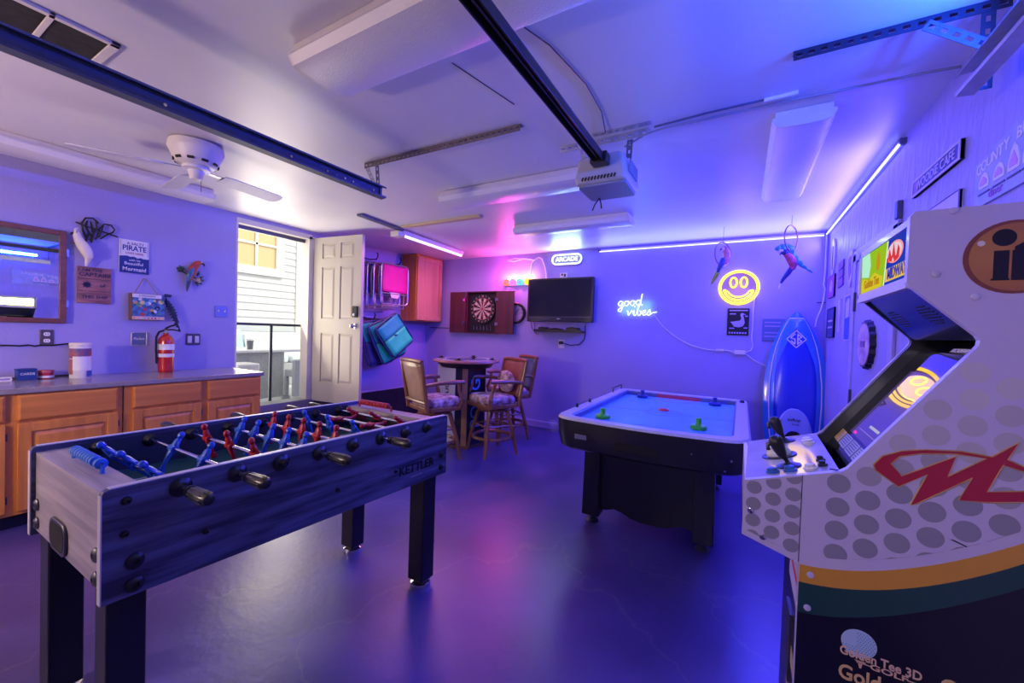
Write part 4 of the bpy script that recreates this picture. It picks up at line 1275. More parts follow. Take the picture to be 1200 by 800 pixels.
# row of four plain coloured lamps
t = lamp_row = thing('colour_lamp_row', 'row of small glowing rounded lamps in red, pink, blue and yellow beside the television', 'light', BW(-2.86, 2.05))
build('backing', MB().prism(rrect(-3.10, -2.63, 2.045, 2.145, .03), lambda u, v: BW(u, v, .001), lambda u, v: BW(u, v, .012)), M['white'], t)
for k, (cx_, ce, ss) in enumerate(((-3.04, (1.0, .12, .08), 2.5), (-2.925, (1.0, .12, .6), 2.5), (-2.81, (.08, .35, 1.0), 2.5), (-2.685, (1.0, .45, .02), 2.5))):
    body = arc(cx_, 2.10, .043, 0, 180, 8)+[(cx_-.043, 2.055), (cx_+.043, 2.055)] if k < 3 else arc(cx_, 2.098, .046, 0, 345, 16)
    o = build('lamp_block', MB().prism(body, lambda u, v: BW(u, v, .012), lambda u, v: BW(u, v, .05)), emis('lamp_glow', ce, ss), t)
    if k < 3:
        build('lamp_core', MB().cbox(BW(cx_, 2.092, .052), (.036, .004, .03)), mat('lamp_face', tuple(c*.5 for c in ce), .4), o)
for (cx_, ce, pw) in ((-3.05, (1.0, .05, .25), 6.0), (-2.93, (1.0, .08, .65), 8.0), (-2.80, (.1, .25, 1.0), 1.5), (-2.66, (1.0, .55, .05), 1.8)):
    l = bpy.data.lights.new('lamp_row_light', 'POINT'); l.energy = pw*1.5; l.color = ce; l.shadow_soft_size = .03
    o = bpy.data.objects.new('lamp_row_light', l); o.location = BW(cx_, 2.15, .09); COL.objects.link(o)
# its white cord up and over to the television
t = lamp_row
build('cord', MB().tube([BW(-2.66, 2.14, .01), BW(-2.655, 2.25, .01), BW(-2.64, 2.36, .01), BW(-2.60, 2.40, .012), BW(-2.53, 2.435, .012), BW(-2.48, 2.41, .012), BW(-2.43, 2.30, .012), BW(-2.405, 2.20, .012), BW(-2.40, 2.08, .012)], .007, 6), M['white'], t)
build('adapter', MB().tube([BW(-3.04, 2.425, .012), BW(-2.93, 2.40, .015), BW(-2.78, 2.43, .015), BW(-2.66, 2.415, .012), BW(-2.60, 2.40, .012)], .010, 6), M['white'], t)
build('adapter', MB().tube([BW(-3.04, 2.427, .012), BW(-2.90, 2.44, .015), BW(-2.78, 2.43, .015)], .008, 6), M['white'], t)

# television
t = thing('television', 'black flat television mounted on the back wall', 'television', BW(-2.15, 1.53))
build('housing', MB().prism(rrect(-2.63, -1.68, 1.525, 2.118, .012), lambda u, v: BW(u, v, .05), lambda u, v: BW(u, v, .115)), M['black'], t, bevel=.004)
build('screen', MB().box(-2.605, -1.705, YB-.1165, YB-.114, 1.60, 2.095), mat('screen_glass', (.004, .006, .025), .16, spec=.35), t, smooth=False)
build('speaker_bar', MB().box(-2.62, -1.69, YB-.119, YB-.113, 1.532, 1.585), mat('bar_gloss', (.01, .012, .03), .15), t, bevel=.002)
build('logo', MB().box(-2.175, -2.125, YB-.1205, YB-.119, 1.562, 1.570), M['chrome'], t, smooth=False)
build('wall_mount', MB().box(-2.35, -1.95, YB-.05, YB-.001, 1.70, 1.95), M['steel_dark'], t)
build('bezel_line', MB().box(-2.62, -1.69, YB-.1185, YB-.114, 1.588, 1.594), mat('bezel_blue', (.05, .06, .14), .3), t, smooth=False)
t = thing('wall_shelf', 'narrow black wall shelf below the television', 'shelf', BW(-2.15, 1.38))
build('board', MB().box(-2.49, -1.80, YB-.16, YB-.001, 1.385, 1.405), M['black'], t, bevel=.003)
build('lip', MB().box(-2.49, -1.80, YB-.168, YB-.16, 1.385, 1.42), M['black'], t)
def small_dev(x0, x1, h, label, name, cat):
    t = thing(name, label, cat, BW((x0+x1)/2, 1.405))
    build('body', MB().box(x0, x1, YB-.14, YB-.05, 1.4055, 1.405+h), M['black'], t, bevel=.008)
    build('grip', MB().tube([Vector((x0+.01, YB-.14, 1.41+h*.6)), Vector(((x0+x1)/2, YB-.155, 1.41+h*.9)), Vector((x1-.01, YB-.14, 1.41+h*.6))], .010, 6), M['black'], t)
    build('button', MB().lathe((x0+.03, YB-.095, 1.405+h), [(.008, 0), (.008, .005), (0, .006)], 10), mat('button_grey', (.2, .2, .24), .4), t)
small_dev(-2.44, -2.31, .045, 'black game controller at the left end of the shelf under the television', 'game_controller', 'controller')
small_dev(-2.27, -2.10, .028, 'flat black streaming box in the middle of the shelf under the television', 'media_box', 'media player')
small_dev(-2.03, -1.86, .048, 'black game controller at the right end of the shelf under the television', 'game_controller', 'controller')
t = thing('wall_outlet', 'pale outlet with a black plug on the back wall below the television shelf', 'outlet', BW(-2.14, 1.16))
build('plate', MB().box(-2.185, -2.095, YB-.008, YB-.001, 1.165, 1.285), M['offwhite'], t, bevel=.002)
build('socket', MB().box(-2.16, -2.12, YB-.011, YB-.008, 1.18, 1.215), M['white'], t)
t = thing('black_cord', 'black power cord curving from the outlet up to the television shelf', 'cord', BW(-2.0, 1.2))
build('plug', MB().box(-2.165, -2.115, YB-.05, YB-.0085, 1.225, 1.265), M['black'], t, bevel=.004)
build('cord', MB().tube([BW(-2.12, 1.245, .04), BW(-2.0, 1.215, .03), BW(-1.88, 1.23, .02), BW(-1.81, 1.30, .015), BW(-1.80, 1.38, .012), BW(-1.81, 1.48, .012)], .006, 6), M['black'], t)
t = thing('dangling_cables', 'thin grey cables dangling below the left end of the television', 'cord', BW(-2.6, 1.3))
build('cable', MB().tube([BW(-2.615, 1.54, .03), BW(-2.60, 1.44, .02), BW(-2.54, 1.36, .012), BW(-2.50, 1.34, .012), BW(-2.49, 1.40, .012)], .004, 5), M['steel_dark'], t)
build('cable', MB().tube([BW(-2.57, 1.54, .03), BW(-2.545, 1.46, .02), BW(-2.56, 1.42, .012), BW(-2.52, 1.36, .012)], .004, 5), M['steel_dark'], t)
build('wall_seat', MB().tube([BW(-1.80, 1.52, .02), BW(-1.80, 1.44, .02)], .004, 5), M['steel_dark'], t)
t = thing('cable_plate', 'small white cable plate on the wall just above the television', 'plate', BW(-2.14, 2.13))
build('plate', MB().box(-2.20, -2.09, YB-.007, YB-.001, 2.13, 2.20), M['white'], t, bevel=.002)
build('jack', MB().box(-2.175, -2.15, YB-.016, YB-.007, 2.165, 2.19).box(-2.135, -2.11, YB-.016, YB-.007, 2.145, 2.185), M['steel_dark'], t)

# lit white capsule sign
t = thing('lit_sign', 'glowing white capsule-shaped sign under the ceiling above the television', 'sign', BW(-2.1, 2.30))
cap = rrect(-2.325, -1.875, 2.302, 2.458, .075, 8)
build('backing', MB().prism(cap, lambda u, v: BW(u, v, .004), lambda u, v: BW(u, v, .02)), mat('acrylic_white', (.30, .32, .45), .3), t)
wh = emis('neon_white', (.80, .88, 1.0), 2.2)
build('outline_tube', MB().tube([BW(u, v, .03) for u, v in rrect(-2.31, -1.89, 2.317, 2.443, .062, 8)], .011, 6, closed=True), wh, t)
build('lettering', text_mb('ARCADE', .082, BW(-2.10, 2.38, .022), (1, 0, 0), (0, 0, 1), .012, .012), wh, t, smooth=False)
area('lit_sign_light', (-2.10, YB-.06, 2.38), (-2.10, 3.5, 2.42), .40, .12, 5.0, (.35, .60, 1.0))

# white neon script
t = neon_script = thing('neon_sign', 'white neon script reading good vibes on the back wall', 'neon sign', BW(-1.16, 1.60))
wn = emis('neon_script_white', (.62, .75, 1.0), 2.2)
def stroke(P, ox, oz, s, r=.0065):
    pts, _ = smooth_curve([(ox+s*x+.35*s*z*0, z*s+oz, 0, 1) for x, z in P], 5)
    return MB().tube([BW(x, z, .028) for x, z, _z in pts], r, 6)
letters = {
 'g': [(.85, .9), (.4, 1.0), (.05, .5), (.4, .1), (.8, .6), (.9, .9), (.8, -.3), (.5, -.95), (.05, -.7), (.6, -.2), (1.15, .15)],
 'o': [(.75, .95), (.3, .9), (.1, .4), (.5, .05), (.9, .5), (.75, .95), (1.05, .8), (1.2, .75)],
 'd': [(.85, .85), (.4, 1.0), (.05, .5), (.4, .05), (.85, .6), (1.15, 2.2), (.9, .5), (1.1, .05), (1.3, .2)],
 'v': [(.0, .8), (.15, .95), (.3, .1), (.8, .9), (.9, 1.0), (1.05, .75), (1.15, .7)],
 'i': [(.0, .3), (.25, 1.0), (.2, .2), (.45, .05), (.65, .3)],
 'b': [(.0, .4), (.5, 1.9), (.4, 2.1), (.2, 1.2), (.25, .2), (.6, .05), (.85, .6), (.55, .9), (1.0, .75)],
 'e': [(.0, .3), (.6, .6), (.55, 1.0), (.15, .7), (.3, .05), (.75, .2), (.95, .4)],
 's': [(.0, .1), (.5, 1.05), (.6, .5), (.5, .05), (.1, .1), (.5, .05), (1.0, .45), (1.8, .6)]}
def word(w, ox, oz, s, adv, rise):
    x = ox; z = oz
    for ch in w:
        build('letter_tube', stroke(letters[ch], x, z, s), wn, t)
        x += adv.get(ch, 1.0)*s; z += rise*s
word('good', -1.375, 1.735, .066, {'g': 1.12, 'o': 1.1, 'd': 1.2}, .06)
word('vibes', -1.26, 1.618, .066, {'v': 1.1, 'i': .68, 'b': .98, 'e': .9, 's': 1.4}, .035)
build('letter_dot', MB().ell(BW(-1.165, 1.735, .028), (.011, .011, .011)), wn, t)
area('neon_script_light', (-1.16, YB-.05, 1.72), (-1.16, 4.0, 1.72), .35, .15, 2.2, (.05, .30, 1.0))
area('neon_script_wallwash', (-1.16, YB-.045, 1.72), (-1.16, 6.0, 1.72), .38, .16, 3.5, (.02, .09, 1.0))

# yellow smiley neon
t = smiley = thing('smiley_neon', 'round yellow neon smiling face on the back wall', 'neon sign', BW(-.045, 1.75))
yn = emis('neon_yellow', (1.0, .62, .07), 3.2)
sc = (-.045, 1.942); srx, srz = .185, .178
ring = [(sc[0]+srx*cos(2*pi*k/36), sc[1]+srz*sin(2*pi*k/36)) for k in range(36)]
build('backing', MB().prism(ring, lambda u, v: BW(u, v, .012), lambda u, v: BW(u, v, .018)), mat('acrylic_lilac', (.24, .16, .36), .2), t)
build('outline_tube', MB().tube([BW(u, v, .03) for u, v in ring], .016, 8, closed=True), yn, t)
mouth = [(sc[0]+.143*cos(radians(a)), sc[1]-.005+.135*sin(radians(a))) for a in range(188, 353, 8)]
mouth2 = [(sc[0]+.105*cos(radians(a)), sc[1]-.02+.085*sin(radians(a))) for a in range(345, 194, -8)]
build('mouth_tube', MB().tube([BW(u, v, .03) for u, v in mouth], .012, 8), yn, t)
build('mouth_tube', MB().tube([BW(u, v, .03) for u, v in [mouth[0]]+list(reversed(mouth2))+[mouth[-1]]], .008, 8), yn, t)
for ex_ in (-.052, .048):
    build('eye_tube', MB().tube([BW(sc[0]+ex_+.032*cos(2*pi*k/18), sc[1]+.055+.055*sin(2*pi*k/18), .03) for k in range(18)], .009, 8, closed=True), yn, t)
l = bpy.data.lights.new('smiley_light', 'POINT'); l.energy = 1.6; l.color = (1.0, .62, .15); l.shadow_soft_size = .12
o = bpy.data.objects.new('smiley_light', l); o.location = BW(sc[0], sc[1], .16); COL.objects.link(o)

# cords of the two neon signs
t = neon_script
cur, _ = smooth_curve([(-.93, 1.632, .01, 1), (-.80, 1.47, .01, 1), (-.60, 1.325, .01, 1), (-.42, 1.255, .01, 1), (-.25, 1.232, .01, 1), (-.14, 1.238, .01, 1), (-.03, 1.215, .01, 1), (.04, 1.215, .01, 1), (.13, 1.145, .01, 1), (.24, 1.09, .01, 1)], 5)
build('cord', MB().tube([BW(x, z, .01) for x, z, _q in cur], .006, 6), M['white'], t)
build('plug_block', MB().box(-.245, -.165, YB-.03, YB-.002, 1.225, 1.25), M['white'], t, bevel=.004)
build('plug_block', MB().box(-.06, .05, YB-.04, YB-.002, 1.20, 1.245), M['white'], t, bevel=.004)
t = smiley
build('cord', MB().tube([BW(.115, 1.84, .012), BW(.105, 1.70, .01), (.105, YB-.01, 1.50), BW(.10, 1.40, .01), BW(.115, 1.30, .01), BW(.10, 1.25, .01), BW(.05, 1.225, .02)], .006, 6), M['white'], t)

# posters on the back wall
t = thing('swan_poster', 'black framed poster with a pale swan under the smiling neon face', 'poster', BW(-.04, 1.41))
build('panel', MB().box(-.142, .069, YB-.012, YB-.001, 1.412, 1.712), M['black_matt'], t, bevel=.002)
lil = mat('poster_lilac', (.42, .36, .58), .6)
swan = [(.0, .05), (.035, .065), (.045, .035), (.062, .02), (.05, -.03), (.02, -.055), (-.03, -.06), (-.062, -.035), (-.082, -.005), (-.055, -.005), (-.03, .01), (-.005, .002), (.004, .025)]
# body, long neck and head as one outline
build('swan_shape', MB().prism([(-.115+.04, 1.565), (-.06, 1.57), (-.02, 1.575), (-.005, 1.60), (-.018, 1.635), (-.012, 1.655), (.008, 1.66), (.018, 1.65), (.040, 1.645), (.018, 1.64), (.008, 1.638), (.020, 1.60), (.028, 1.55), (.012, 1.515), (-.03, 1.50), (-.075, 1.51), (-.095, 1.54), (-.112, 1.562)],
      lambda u, v: BW(u, v, .012), lambda u, v: BW(u, v, .014)), lil, t, smooth=False)
for (s, z, sz) in (('DUCK', 1.69, .030), ('BAIT', 1.437, .034)):
    pass
mb = MB()
for (xa, xb, z) in ((-.125, .055, 1.688), (-.12, -.06, 1.65), (.03, .055, 1.625), (-.12, -.07, 1.49), (.02, .055, 1.495)):
    mb.box(xa, xb, YB-.0135, YB-.012, z-.006, z+.006)
build('text_line', mb, lil, t, smooth=False)
mb = MB()
for k in range(7):
    mb.box(-.125+k*.026, -.107+k*.026, YB-.0135, YB-.012, 1.430, 1.448)
build('text_line', mb, lil, t, smooth=False)
t = thing('wall_sign', 'small dull blue sign half hidden behind the surfboard', 'sign', BW(.27, 1.36))
build('panel', MB().box(.195, .40, YB-.012, YB-.001, 1.36, 1.60), mat('dull_blue', (.12, .18, .34), .6), t, bevel=.002)
mb = MB()
for z in (1.56, 1.52, 1.45, 1.41):
    mb.box(.215, .36, YB-.013, YB-.012, z-.006, z+.006)
build('text_line', mb, lil, t, smooth=False)
# white cable in the back-right corner
t = thing('corner_cable', 'white cable running down the back-right corner from the light strip', 'cord', (XR-.02, YB-.02, 1.5))
build('cable', MB().tube([(.712, YB-.02, 2.45), (.714, YB-.02, 2.1), (.708, YB-.02, 1.95), (.72, YB-.02, 1.90), (.712, YB-.02, 1.80), (.695, YB-.02, 1.70), (.665, YB-.02, 1.60), (.655, YB-.02, 1.52)], .008, 6), M['white'], t)
build('cable_clip', MB().box(.66, .73, YB-.012, YB-.001, 1.765, 1.775), M['steel_dark'], t)

# ================================================================== right wall signs
def RW(y, z, o=0.0):
    return Vector((XR-o, y, z))
UR, VR = (0, -1, 0), (0, 0, 1)                 # reading direction on the right wall
def rect_sign(name, y0, y1, z0, z1, face, edge, label, cat='sign', th=.018, bw=.012):
    """y0 is the end farther from the viewer"""
    t = thing(name, label, cat, RW((y0+y1)/2, z0))
    build('panel', MB().box(XR-th+.004, XR-.001, min(y0, y1), max(y0, y1), z0, z1), face, t)
    mb = MB()
    a, b = min(y0, y1), max(y0, y1)
    mb.box(XR-th, XR-.001, a, a+bw, z0, z1).box(XR-th, XR-.001, b-bw, b, z0, z1).box(XR-th, XR-.001, a+bw, b-bw, z0, z0+bw).box(XR-th, XR-.001, a+bw, b-bw, z1-bw, z1)
    build('frame', mb, edge, t, bevel=.002)
    return t
lilac = mat('lilac_print', (.58, .50, .80), .5)
deep = mat('deep_blue_board', (.05, .06, .30), .5, var=.2, vscale=8)
plumb = mat('purple_board', (.26, .10, .34), .5, var=.25, vscale=8)
t = rect_sign('long_sign', 2.76, 2.25, 2.10, 2.182, deep, lilac, 'long narrow framed sign high on the right wall near the light strip')
build('colour_end', MB().box(XR-.0155, XR-.0145, 2.68, 2.745, 2.113, 2.169), plumb, t, smooth=False)
build('lettering', text_mb('WOODIE CAFE', .058, RW(2.50, 2.141, .0145), UR, VR, .002, .012, sx=1.05), lilac, t, smooth=False)
t = rect_sign('white_sign', 2.62, 2.246, 1.75, 1.985, lilac, mat('edge_blue', (.25, .22, .5), .5), 'plain pale sign on the right wall partly hidden behind the arcade top', th=.014, bw=.004)
t = thing('burger_sign', 'large pale sign with pink food pictures at the top right, above the arcade', 'sign', RW(1.9, 1.87))
pbl = mat('pale_blue_sign', (.36, .40, .72), .5, var=.12, vscale=12)
build('panel', MB().prism([(2.13, 1.868), (1.55, 1.868), (1.55, 2.085), (1.84, 2.085), (2.13, 2.025)], lambda u, v: RW(u, v, .001), lambda u, v: RW(u, v, .010)), pbl, t, smooth=False)
mbs = [MB(), MB()]
for k, ch in enumerate('COUNTY BURGERS'):
    if ch == ' ':
        continue
    y = 2.10-.034*k
    text_mb(ch, .052, RW(y, 2.00+.028*(k/6.0 if k < 9 else 1.5), .0102), UR, VR, .0015, .02, mb=mbs[k > 6])
for mb in mbs:
    build('lettering', mb, mat('letter_white', (.75, .72, .9), .5), t, smooth=False)
pkp = mat('pink_print', (.62, .30, .62), .5)
for k, y in enumerate((2.06, 1.965, 1.88, 1.80)):
    o = build('food_picture', MB().prism([(y+.032, 1.925), (y-.032, 1.925), (y-.032, 1.95), (y-.018, 1.972+.02*(k > 1)), (y, 1.98+.03*(k > 1)), (y+.018, 1.972+.02*(k > 1)), (y+.032, 1.95)], lambda u, v: RW(u, v, .010), lambda u, v: RW(u, v, .013)), mat('letter_white', (.75, .72, .9), .5), t, smooth=False)
    build('food_fill', MB().prism([(y+.022, 1.937), (y-.022, 1.937), (y-.022, 1.95), (y, 1.966+.02*(k > 1)), (y+.022, 1.95)], lambda u, v: RW(u, v, .013), lambda u, v: RW(u, v, .0145)), pkp, o, smooth=False)
    build('plate_line', MB().box(XR-.0125, XR-.010, y-.036, y+.036, 1.905, 1.911), M['dark_print'], o, smooth=False)
build('lettering', text_mb('diner', .042, RW(1.985, 1.893, .0102), UR, (0, .1, 1), .0015, .015), mat('purple_print', (.28, .10, .4), .5), t, smooth=False)
# small electrical box over the door
single('junction_box', MB().box(XR-.025, XR-.001, 2.94, 2.985, 2.052, 2.15), M['steel_blue_lit'], 'small box fixed at the corner above the right wall door', 'box', bevel=.004)
# cluster of small signs beside the back-right corner
t = thing('surfboard_plaque', 'narrow pale surfboard-shaped plaque, highest sign next to the back corner', 'plaque', RW(4.78, 2.0))
pts = [(.11*sin(pi*min(1, max(0, k/16)))**.7, k/16) for k in range(17)]
outl = [(4.78+a*.75, 1.985+.36*b) for a, b in pts]+[(4.78-a*.75, 1.985+.36*b) for a, b in reversed(pts[1:-1])]
build('board', MB().prism(outl, lambda u, v: RW(u, v, .001), lambda u, v: RW(u, v, .016)), lilac, t, smooth=False)
build('stripe', MB().box(XR-.019, XR-.016, 4.77, 4.79, 2.05, 2.27), M['dark_print'], t, smooth=False)
t = thing('plank_plaque', 'purple sign of three short tilted planks next to the back corner', 'plaque', RW(4.42, 1.84))
for k in range(3):
    z = 1.845+k*.075
    build('plank', MB().prism([(4.51, z), (4.33, z+.012), (4.33, z+.078), (4.51, z+.066)], lambda u, v: RW(u, v, .001), lambda u, v: RW(u, v, .014)), plumb, t, smooth=False)
t = rect_sign('pink_plaque', 4.95, 4.66, 1.79, 2.0, mat('magenta_plaque', (.42, .08, .38), .5, var=.2, vscale=10), plumb, 'reddish purple square plaque lowest beside the corner cable')
build('emblem', MB().lathe(RW(4.80, 1.895, .014), [(.06, 0), (.06, .002), (.04, .003), (.04, .001)], 16, Matrix(((0, 0, -1), (0, 1, 0), (1, 0, 0)))), lilac, t, smooth=False)
t = thing('cutout_plaque', 'pale lavender cut-out plaque on the right wall above the tall blue sign', 'plaque', RW(4.07, 1.80))
build('board', MB().prism([(4.16, 2.05), (4.10, 2.085), (4.0, 2.09), (3.985, 2.0), (4.0, 1.86), (4.05, 1.80), (4.10, 1.84), (4.15, 1.95)], lambda u, v: RW(u, v, .001), lambda u, v: RW(u, v, .014)), lilac, t, smooth=False)
build('mark', MB().prism([(4.12, 2.04), (4.03, 2.05), (4.02, 1.92), (4.07, 1.86), (4.11, 1.95)], lambda u, v: RW(u, v, .014), lambda u, v: RW(u, v, .016)), plumb, t, smooth=False)
t = rect_sign('tall_blue_sign', 4.17, 3.95, 1.38, 1.745, mat('bright_blue_board', (.05, .12, .55), .45, var=.3, vscale=9), lilac, 'tall blue framed sign beside the right wall door')
build('picture', MB().prism([(4.12, 1.56), (4.0, 1.57), (4.0, 1.70), (4.05, 1.72), (4.12, 1.68)], lambda u, v: RW(u, v, .014), lambda u, v: RW(u, v, .017)), lilac, t, smooth=False)
t = thing('script_plaque', 'slim white cut-out plaque between the dark sign and the tall blue sign', 'plaque', RW(4.40, 1.46))
build('board', MB().prism([(4.45, 1.735), (4.38, 1.74), (4.36, 1.62), (4.38, 1.50), (4.37, 1.455), (4.42, 1.455), (4.44, 1.60)], lambda u, v: RW(u, v, .001), lambda u, v: RW(u, v, .012)), lilac, t, smooth=False)
t = rect_sign('dark_sign', 4.92, 4.60, 1.41, 1.69, mat('dark_blue_board', (.05, .05, .20), .6), mat('dark_edge', (.03, .03, .12), .6), 'dark blue sign lowest in the back corner behind the surfboard')
build('text_line', MB().box(XR-.016, XR-.0135, 4.66, 4.86, 1.56, 1.575).box(XR-.016, XR-.0135, 4.66, 4.86, 1.50, 1.515), lilac, t, smooth=False)
# round scalloped plaque on the door
t = thing('bottle_cap_plaque', 'round scalloped pink and white plaque with dark back hung on the right wall door', 'plaque', (XR-.03, 3.42, 1.21))
RR = Matrix(((0, 0, -1), (0, 1, 0), (1, 0, 0)))
cc = Vector((XR-.009, 3.415, 1.358))
rim = [( (.158+.006*cos(16*2*pi*k/96))*cos(2*pi*k/96), (.150+.006*cos(16*2*pi*k/96))*sin(2*pi*k/96)) for k in range(96)]
build('rim', MB().prism(rim, lambda u, v: cc+RR @ Vector((u, v, 0)), lambda u, v: cc+RR @ Vector((u*.96, v*.96, .030))), M['black'], t)
build('face', MB().lathe(cc+RR @ Vector((0, 0, .03)), [(.138, 0), (.138, .003), (.05, .006), (0, .006)], 30, RR), mat('cap_face', (.72, .55, .66), .5, col2=(.42, .22, .40), vscale=14, var=.2), t)
build('mark', MB().box(XR-.0475, XR-.0445, 3.36, 3.47, 1.34, 1.38), plumb, t, smooth=False)

# ================================================================== surfboard leaning on the back wall
t = thing('surfboard', 'blue surfboard with white pinlines and a diamond emblem standing in the back-right corner', 'surfboard', (.49, 4.85, 0))
A0 = Vector((.495, 4.86, 0.02)); A1 = Vector((.487, 5.035, 1.675))
ax = (A1-A0); LB = ax.length; ax.normalize()
sxv = Vector((1, 0, 0)); nv_ = sxv.cross(ax); nv_.normalize()
if nv_.y > 0:
    nv_ = -nv_
prof = [(0, .12), (.02, .17), (.10, .215), (.25, .252), (.42, .270), (.55, .268), (.68, .245), (.78, .208), (.86, .160), (.92, .112), (.96, .068), (.985, .030), (1.0, .003)]
def hw(v):
    for (a, wa), (b, wb) in zip(prof, prof[1:]):
        if v <= b:
            f = (v-a)/(b-a)
            return wa+(wb-wa)*f
    return .003
def sp(v, s, o=0.0):
    """point on the deck: v along the length, s across (-1..1)"""
    w = hw(v)
    th_ = .030*(1-abs(s)**3)*min(1, w/.15)
    return A0+ax*(v*LB)+sxv*(s*w)+nv_*(th_+o)
NV, NS = 40, 12
vv = [i/NV for i in range(NV+1)]
ss = [sin(pi/2*(-1+2*j/NS)) for j in range(NS+1)]
def sheet(name, m, sfun, v0, v1, o, parent, nv=40, ns=10, th_=.0012):
    mb = MB(); vs = []
    for i in range(nv+1):
        v = v0+(v1-v0)*i/nv
        sa, sb = sfun(v)
        for j in range(ns+1):
            vs.append(sp(v, sa+(sb-sa)*j/ns, o))
    mb.add(vs, [(i*(ns+1)+j, i*(ns+1)+j+1, (i+1)*(ns+1)+j+1, (i+1)*(ns+1)+j) for i in range(nv) for j in range(ns)])
    o_ = build(name, mb, m, parent, recalc=False)
    sd = o_.modifiers.new('thick', 'SOLIDIFY'); sd.thickness = th_; sd.offset = 0
    return o_
mb = MB()
rings = []
for v in vv:
    front = [sp(v, s) for s in ss]
    w = hw(v)
    back = [A0+ax*(v*LB)+sxv*(s*w)-nv_*(.030*(1-abs(s)**3)*min(1, w/.15)) for s in reversed(ss[1:-1])]
    rings.append(front+back)
mb.rings(rings)
build('rail', mb, mat('board_rail', (.03, .22, .62), .25, coat=.5), t)
clampv = lambda x: max(.02, min(1, x))
sheet('deck_band', mat('board_light_band', (.04, .22, .72), .22, coat=.5), lambda v: (-.80, .80), .0, .955, .0012, t)
inner = lambda v: max(.004, min(.66, (.66*(1-((v-.60)/.30)**2)**.8 if v > .60 else .66) if v < .90 else .004))
sheet('deck_panel', mat('board_deep_blue', (.005, .035, .62), .22, coat=.5), lambda v: (-inner(v), inner(v)), .0, .898, .0026, t)
for s in (-1, 1):
    sheet('pinline', M['white'], lambda v: (s*.79, s*.83), .02, .955, .0024, t, ns=2)
sheet('pinline', M['white'], lambda v: (-.80, .80), .951, .957, .0024, t, nv=2)
tp = lambda v: max(.01, .62*max(0, 1-((v-.20)/.205)**2)**.5) if v > .2 else .62
sheet('tail_fade', mat('tail_pale', (.40, .52, .85), .35), lambda v: (-tp(v), tp(v)), .03, .402, .0042, t)
tq = lambda v: max(.01, .50*max(0, 1-((v-.10)/.17)**2)**.5) if v > .1 else .50
sheet('tail_pad', M['black_matt'], lambda v: (-tq(v), tq(v)), .03, .268, .0075, t, th_=.004)
lc = sp(.825, 0, .0)
def LP(u, v, o=.005):
    return sp(.825+v/LB, u/hw(.825+v/LB), o)
mb = MB()
def strip2(P, w, o=.0055):
    for a, b in zip(P, P[1:]):
        a3, b3 = LP(*a), LP(*b)
        mb.beam(a3, b3, w, .0015, nv_)
strip2([(0, .088), (.082, 0), (0, -.088), (-.082, 0), (0, .088)], .009)
strip2([(-.010, .054), (-.050, .012), (-.034, .004), (-.012, .002), (-.012, -.052), (-.046, -.016)], .011)
strip2([(.012, .056), (.012, -.056)], .011)
strip2([(.012, .046), (.045, .020), (.014, 0), (.045, -.020), (.012, -.046)], .011)
build('emblem', mb, M['white'], t, smooth=False)
mb = text_mb('softop', .042, sp(.335, 0, .0062), (1, 0, 0), ax, .0012, .02)
text_mb("5'6 fish", .022, sp(.308, .05, .0062), (1, 0, 0), ax, .0012, .01, mb=mb)
build('lettering', mb, M['dark_print'], t, smooth=False)

# ================================================================== parrots on rings
def ring_string(t, c, r, tilt, z_top=2.499):
    c = Vector(c)
    R = Matrix.Rotation(tilt, 3, 'Z')
    build('ring', MB().tube([c+R @ Vector((r*cos(2*pi*k/24), 0, r*1.0*sin(2*pi*k/24))) for k in range(24)], .006, 6, closed=True), mat('brass_ring', (.25, .12, .14), .35, .6), t)
    build('string', MB().cyl(c+Vector((0, 0, r)), (c.x, c.y, z_top), .002, seg=5), M['steel_dark'], t)
t = thing('hanging_parrot', 'pink and green toy parrot perched in a ring hanging left, above the smiling neon', 'bird ornament', (-.19, 4.60, 1.92))
c = Vector((-.195, 4.60, 2.225))
ring_string(t, c, .118, radians(55))
p, r = smooth_curve([(-.195, 4.585, 2.285, .010), (-.178, 4.59, 2.275, .030), (-.160, 4.60, 2.225, .034), (-.168, 4.60, 2.16, .030), (-.195, 4.60, 2.11, .022)])
build('body', MB().tube(p, .02, 10, rad=r), mat('parrot_pink', (.62, .22, .22), .5, var=.2, vscale=30), t)
build('face', MB().ell((-.190, 4.575, 2.268), (.016, .02, .018)), mat('parrot_face', (.75, .60, .55), .5), t)
build('beak', MB().tube([(-.203, 4.575, 2.275), (-.216, 4.57, 2.268), (-.215, 4.57, 2.252)], .01, 6, rad=[.010, .008, .001]), M['black'], t)
p, r = smooth_curve([(-.185, 4.585, 2.18, .022), (-.205, 4.58, 2.12, .026), (-.228, 4.585, 2.06, .018), (-.235, 4.59, 2.03, .006)])
build('wing', MB().tube(p, .02, 8, rad=r), mat('wing_navy', (.03, .06, .22), .5), t)
p, r = smooth_curve([(-.160, 4.59, 2.12, .006), (-.18, 4.585, 2.095, .012), (-.212, 4.585, 2.085, .005)])
build('wing_bar', MB().tube(p, .02, 6, rad=r), M['white'], t)
p, r = smooth_curve([(-.215, 4.60, 2.08, .020), (-.245, 4.60, 2.02, .024), (-.275, 4.60, 1.96, .018), (-.292, 4.60, 1.915, .004)])
build('tail', MB().tube(p, .02, 8, rad=r), mat('tail_green', (.30, .36, .03), .5, var=.3, vscale=25), t)
build('feet', MB().tube([(-.16, 4.585, 2.13), (-.19, 4.59, 2.118), (-.22, 4.60, 2.122)], .008, 6), M['black'], t)

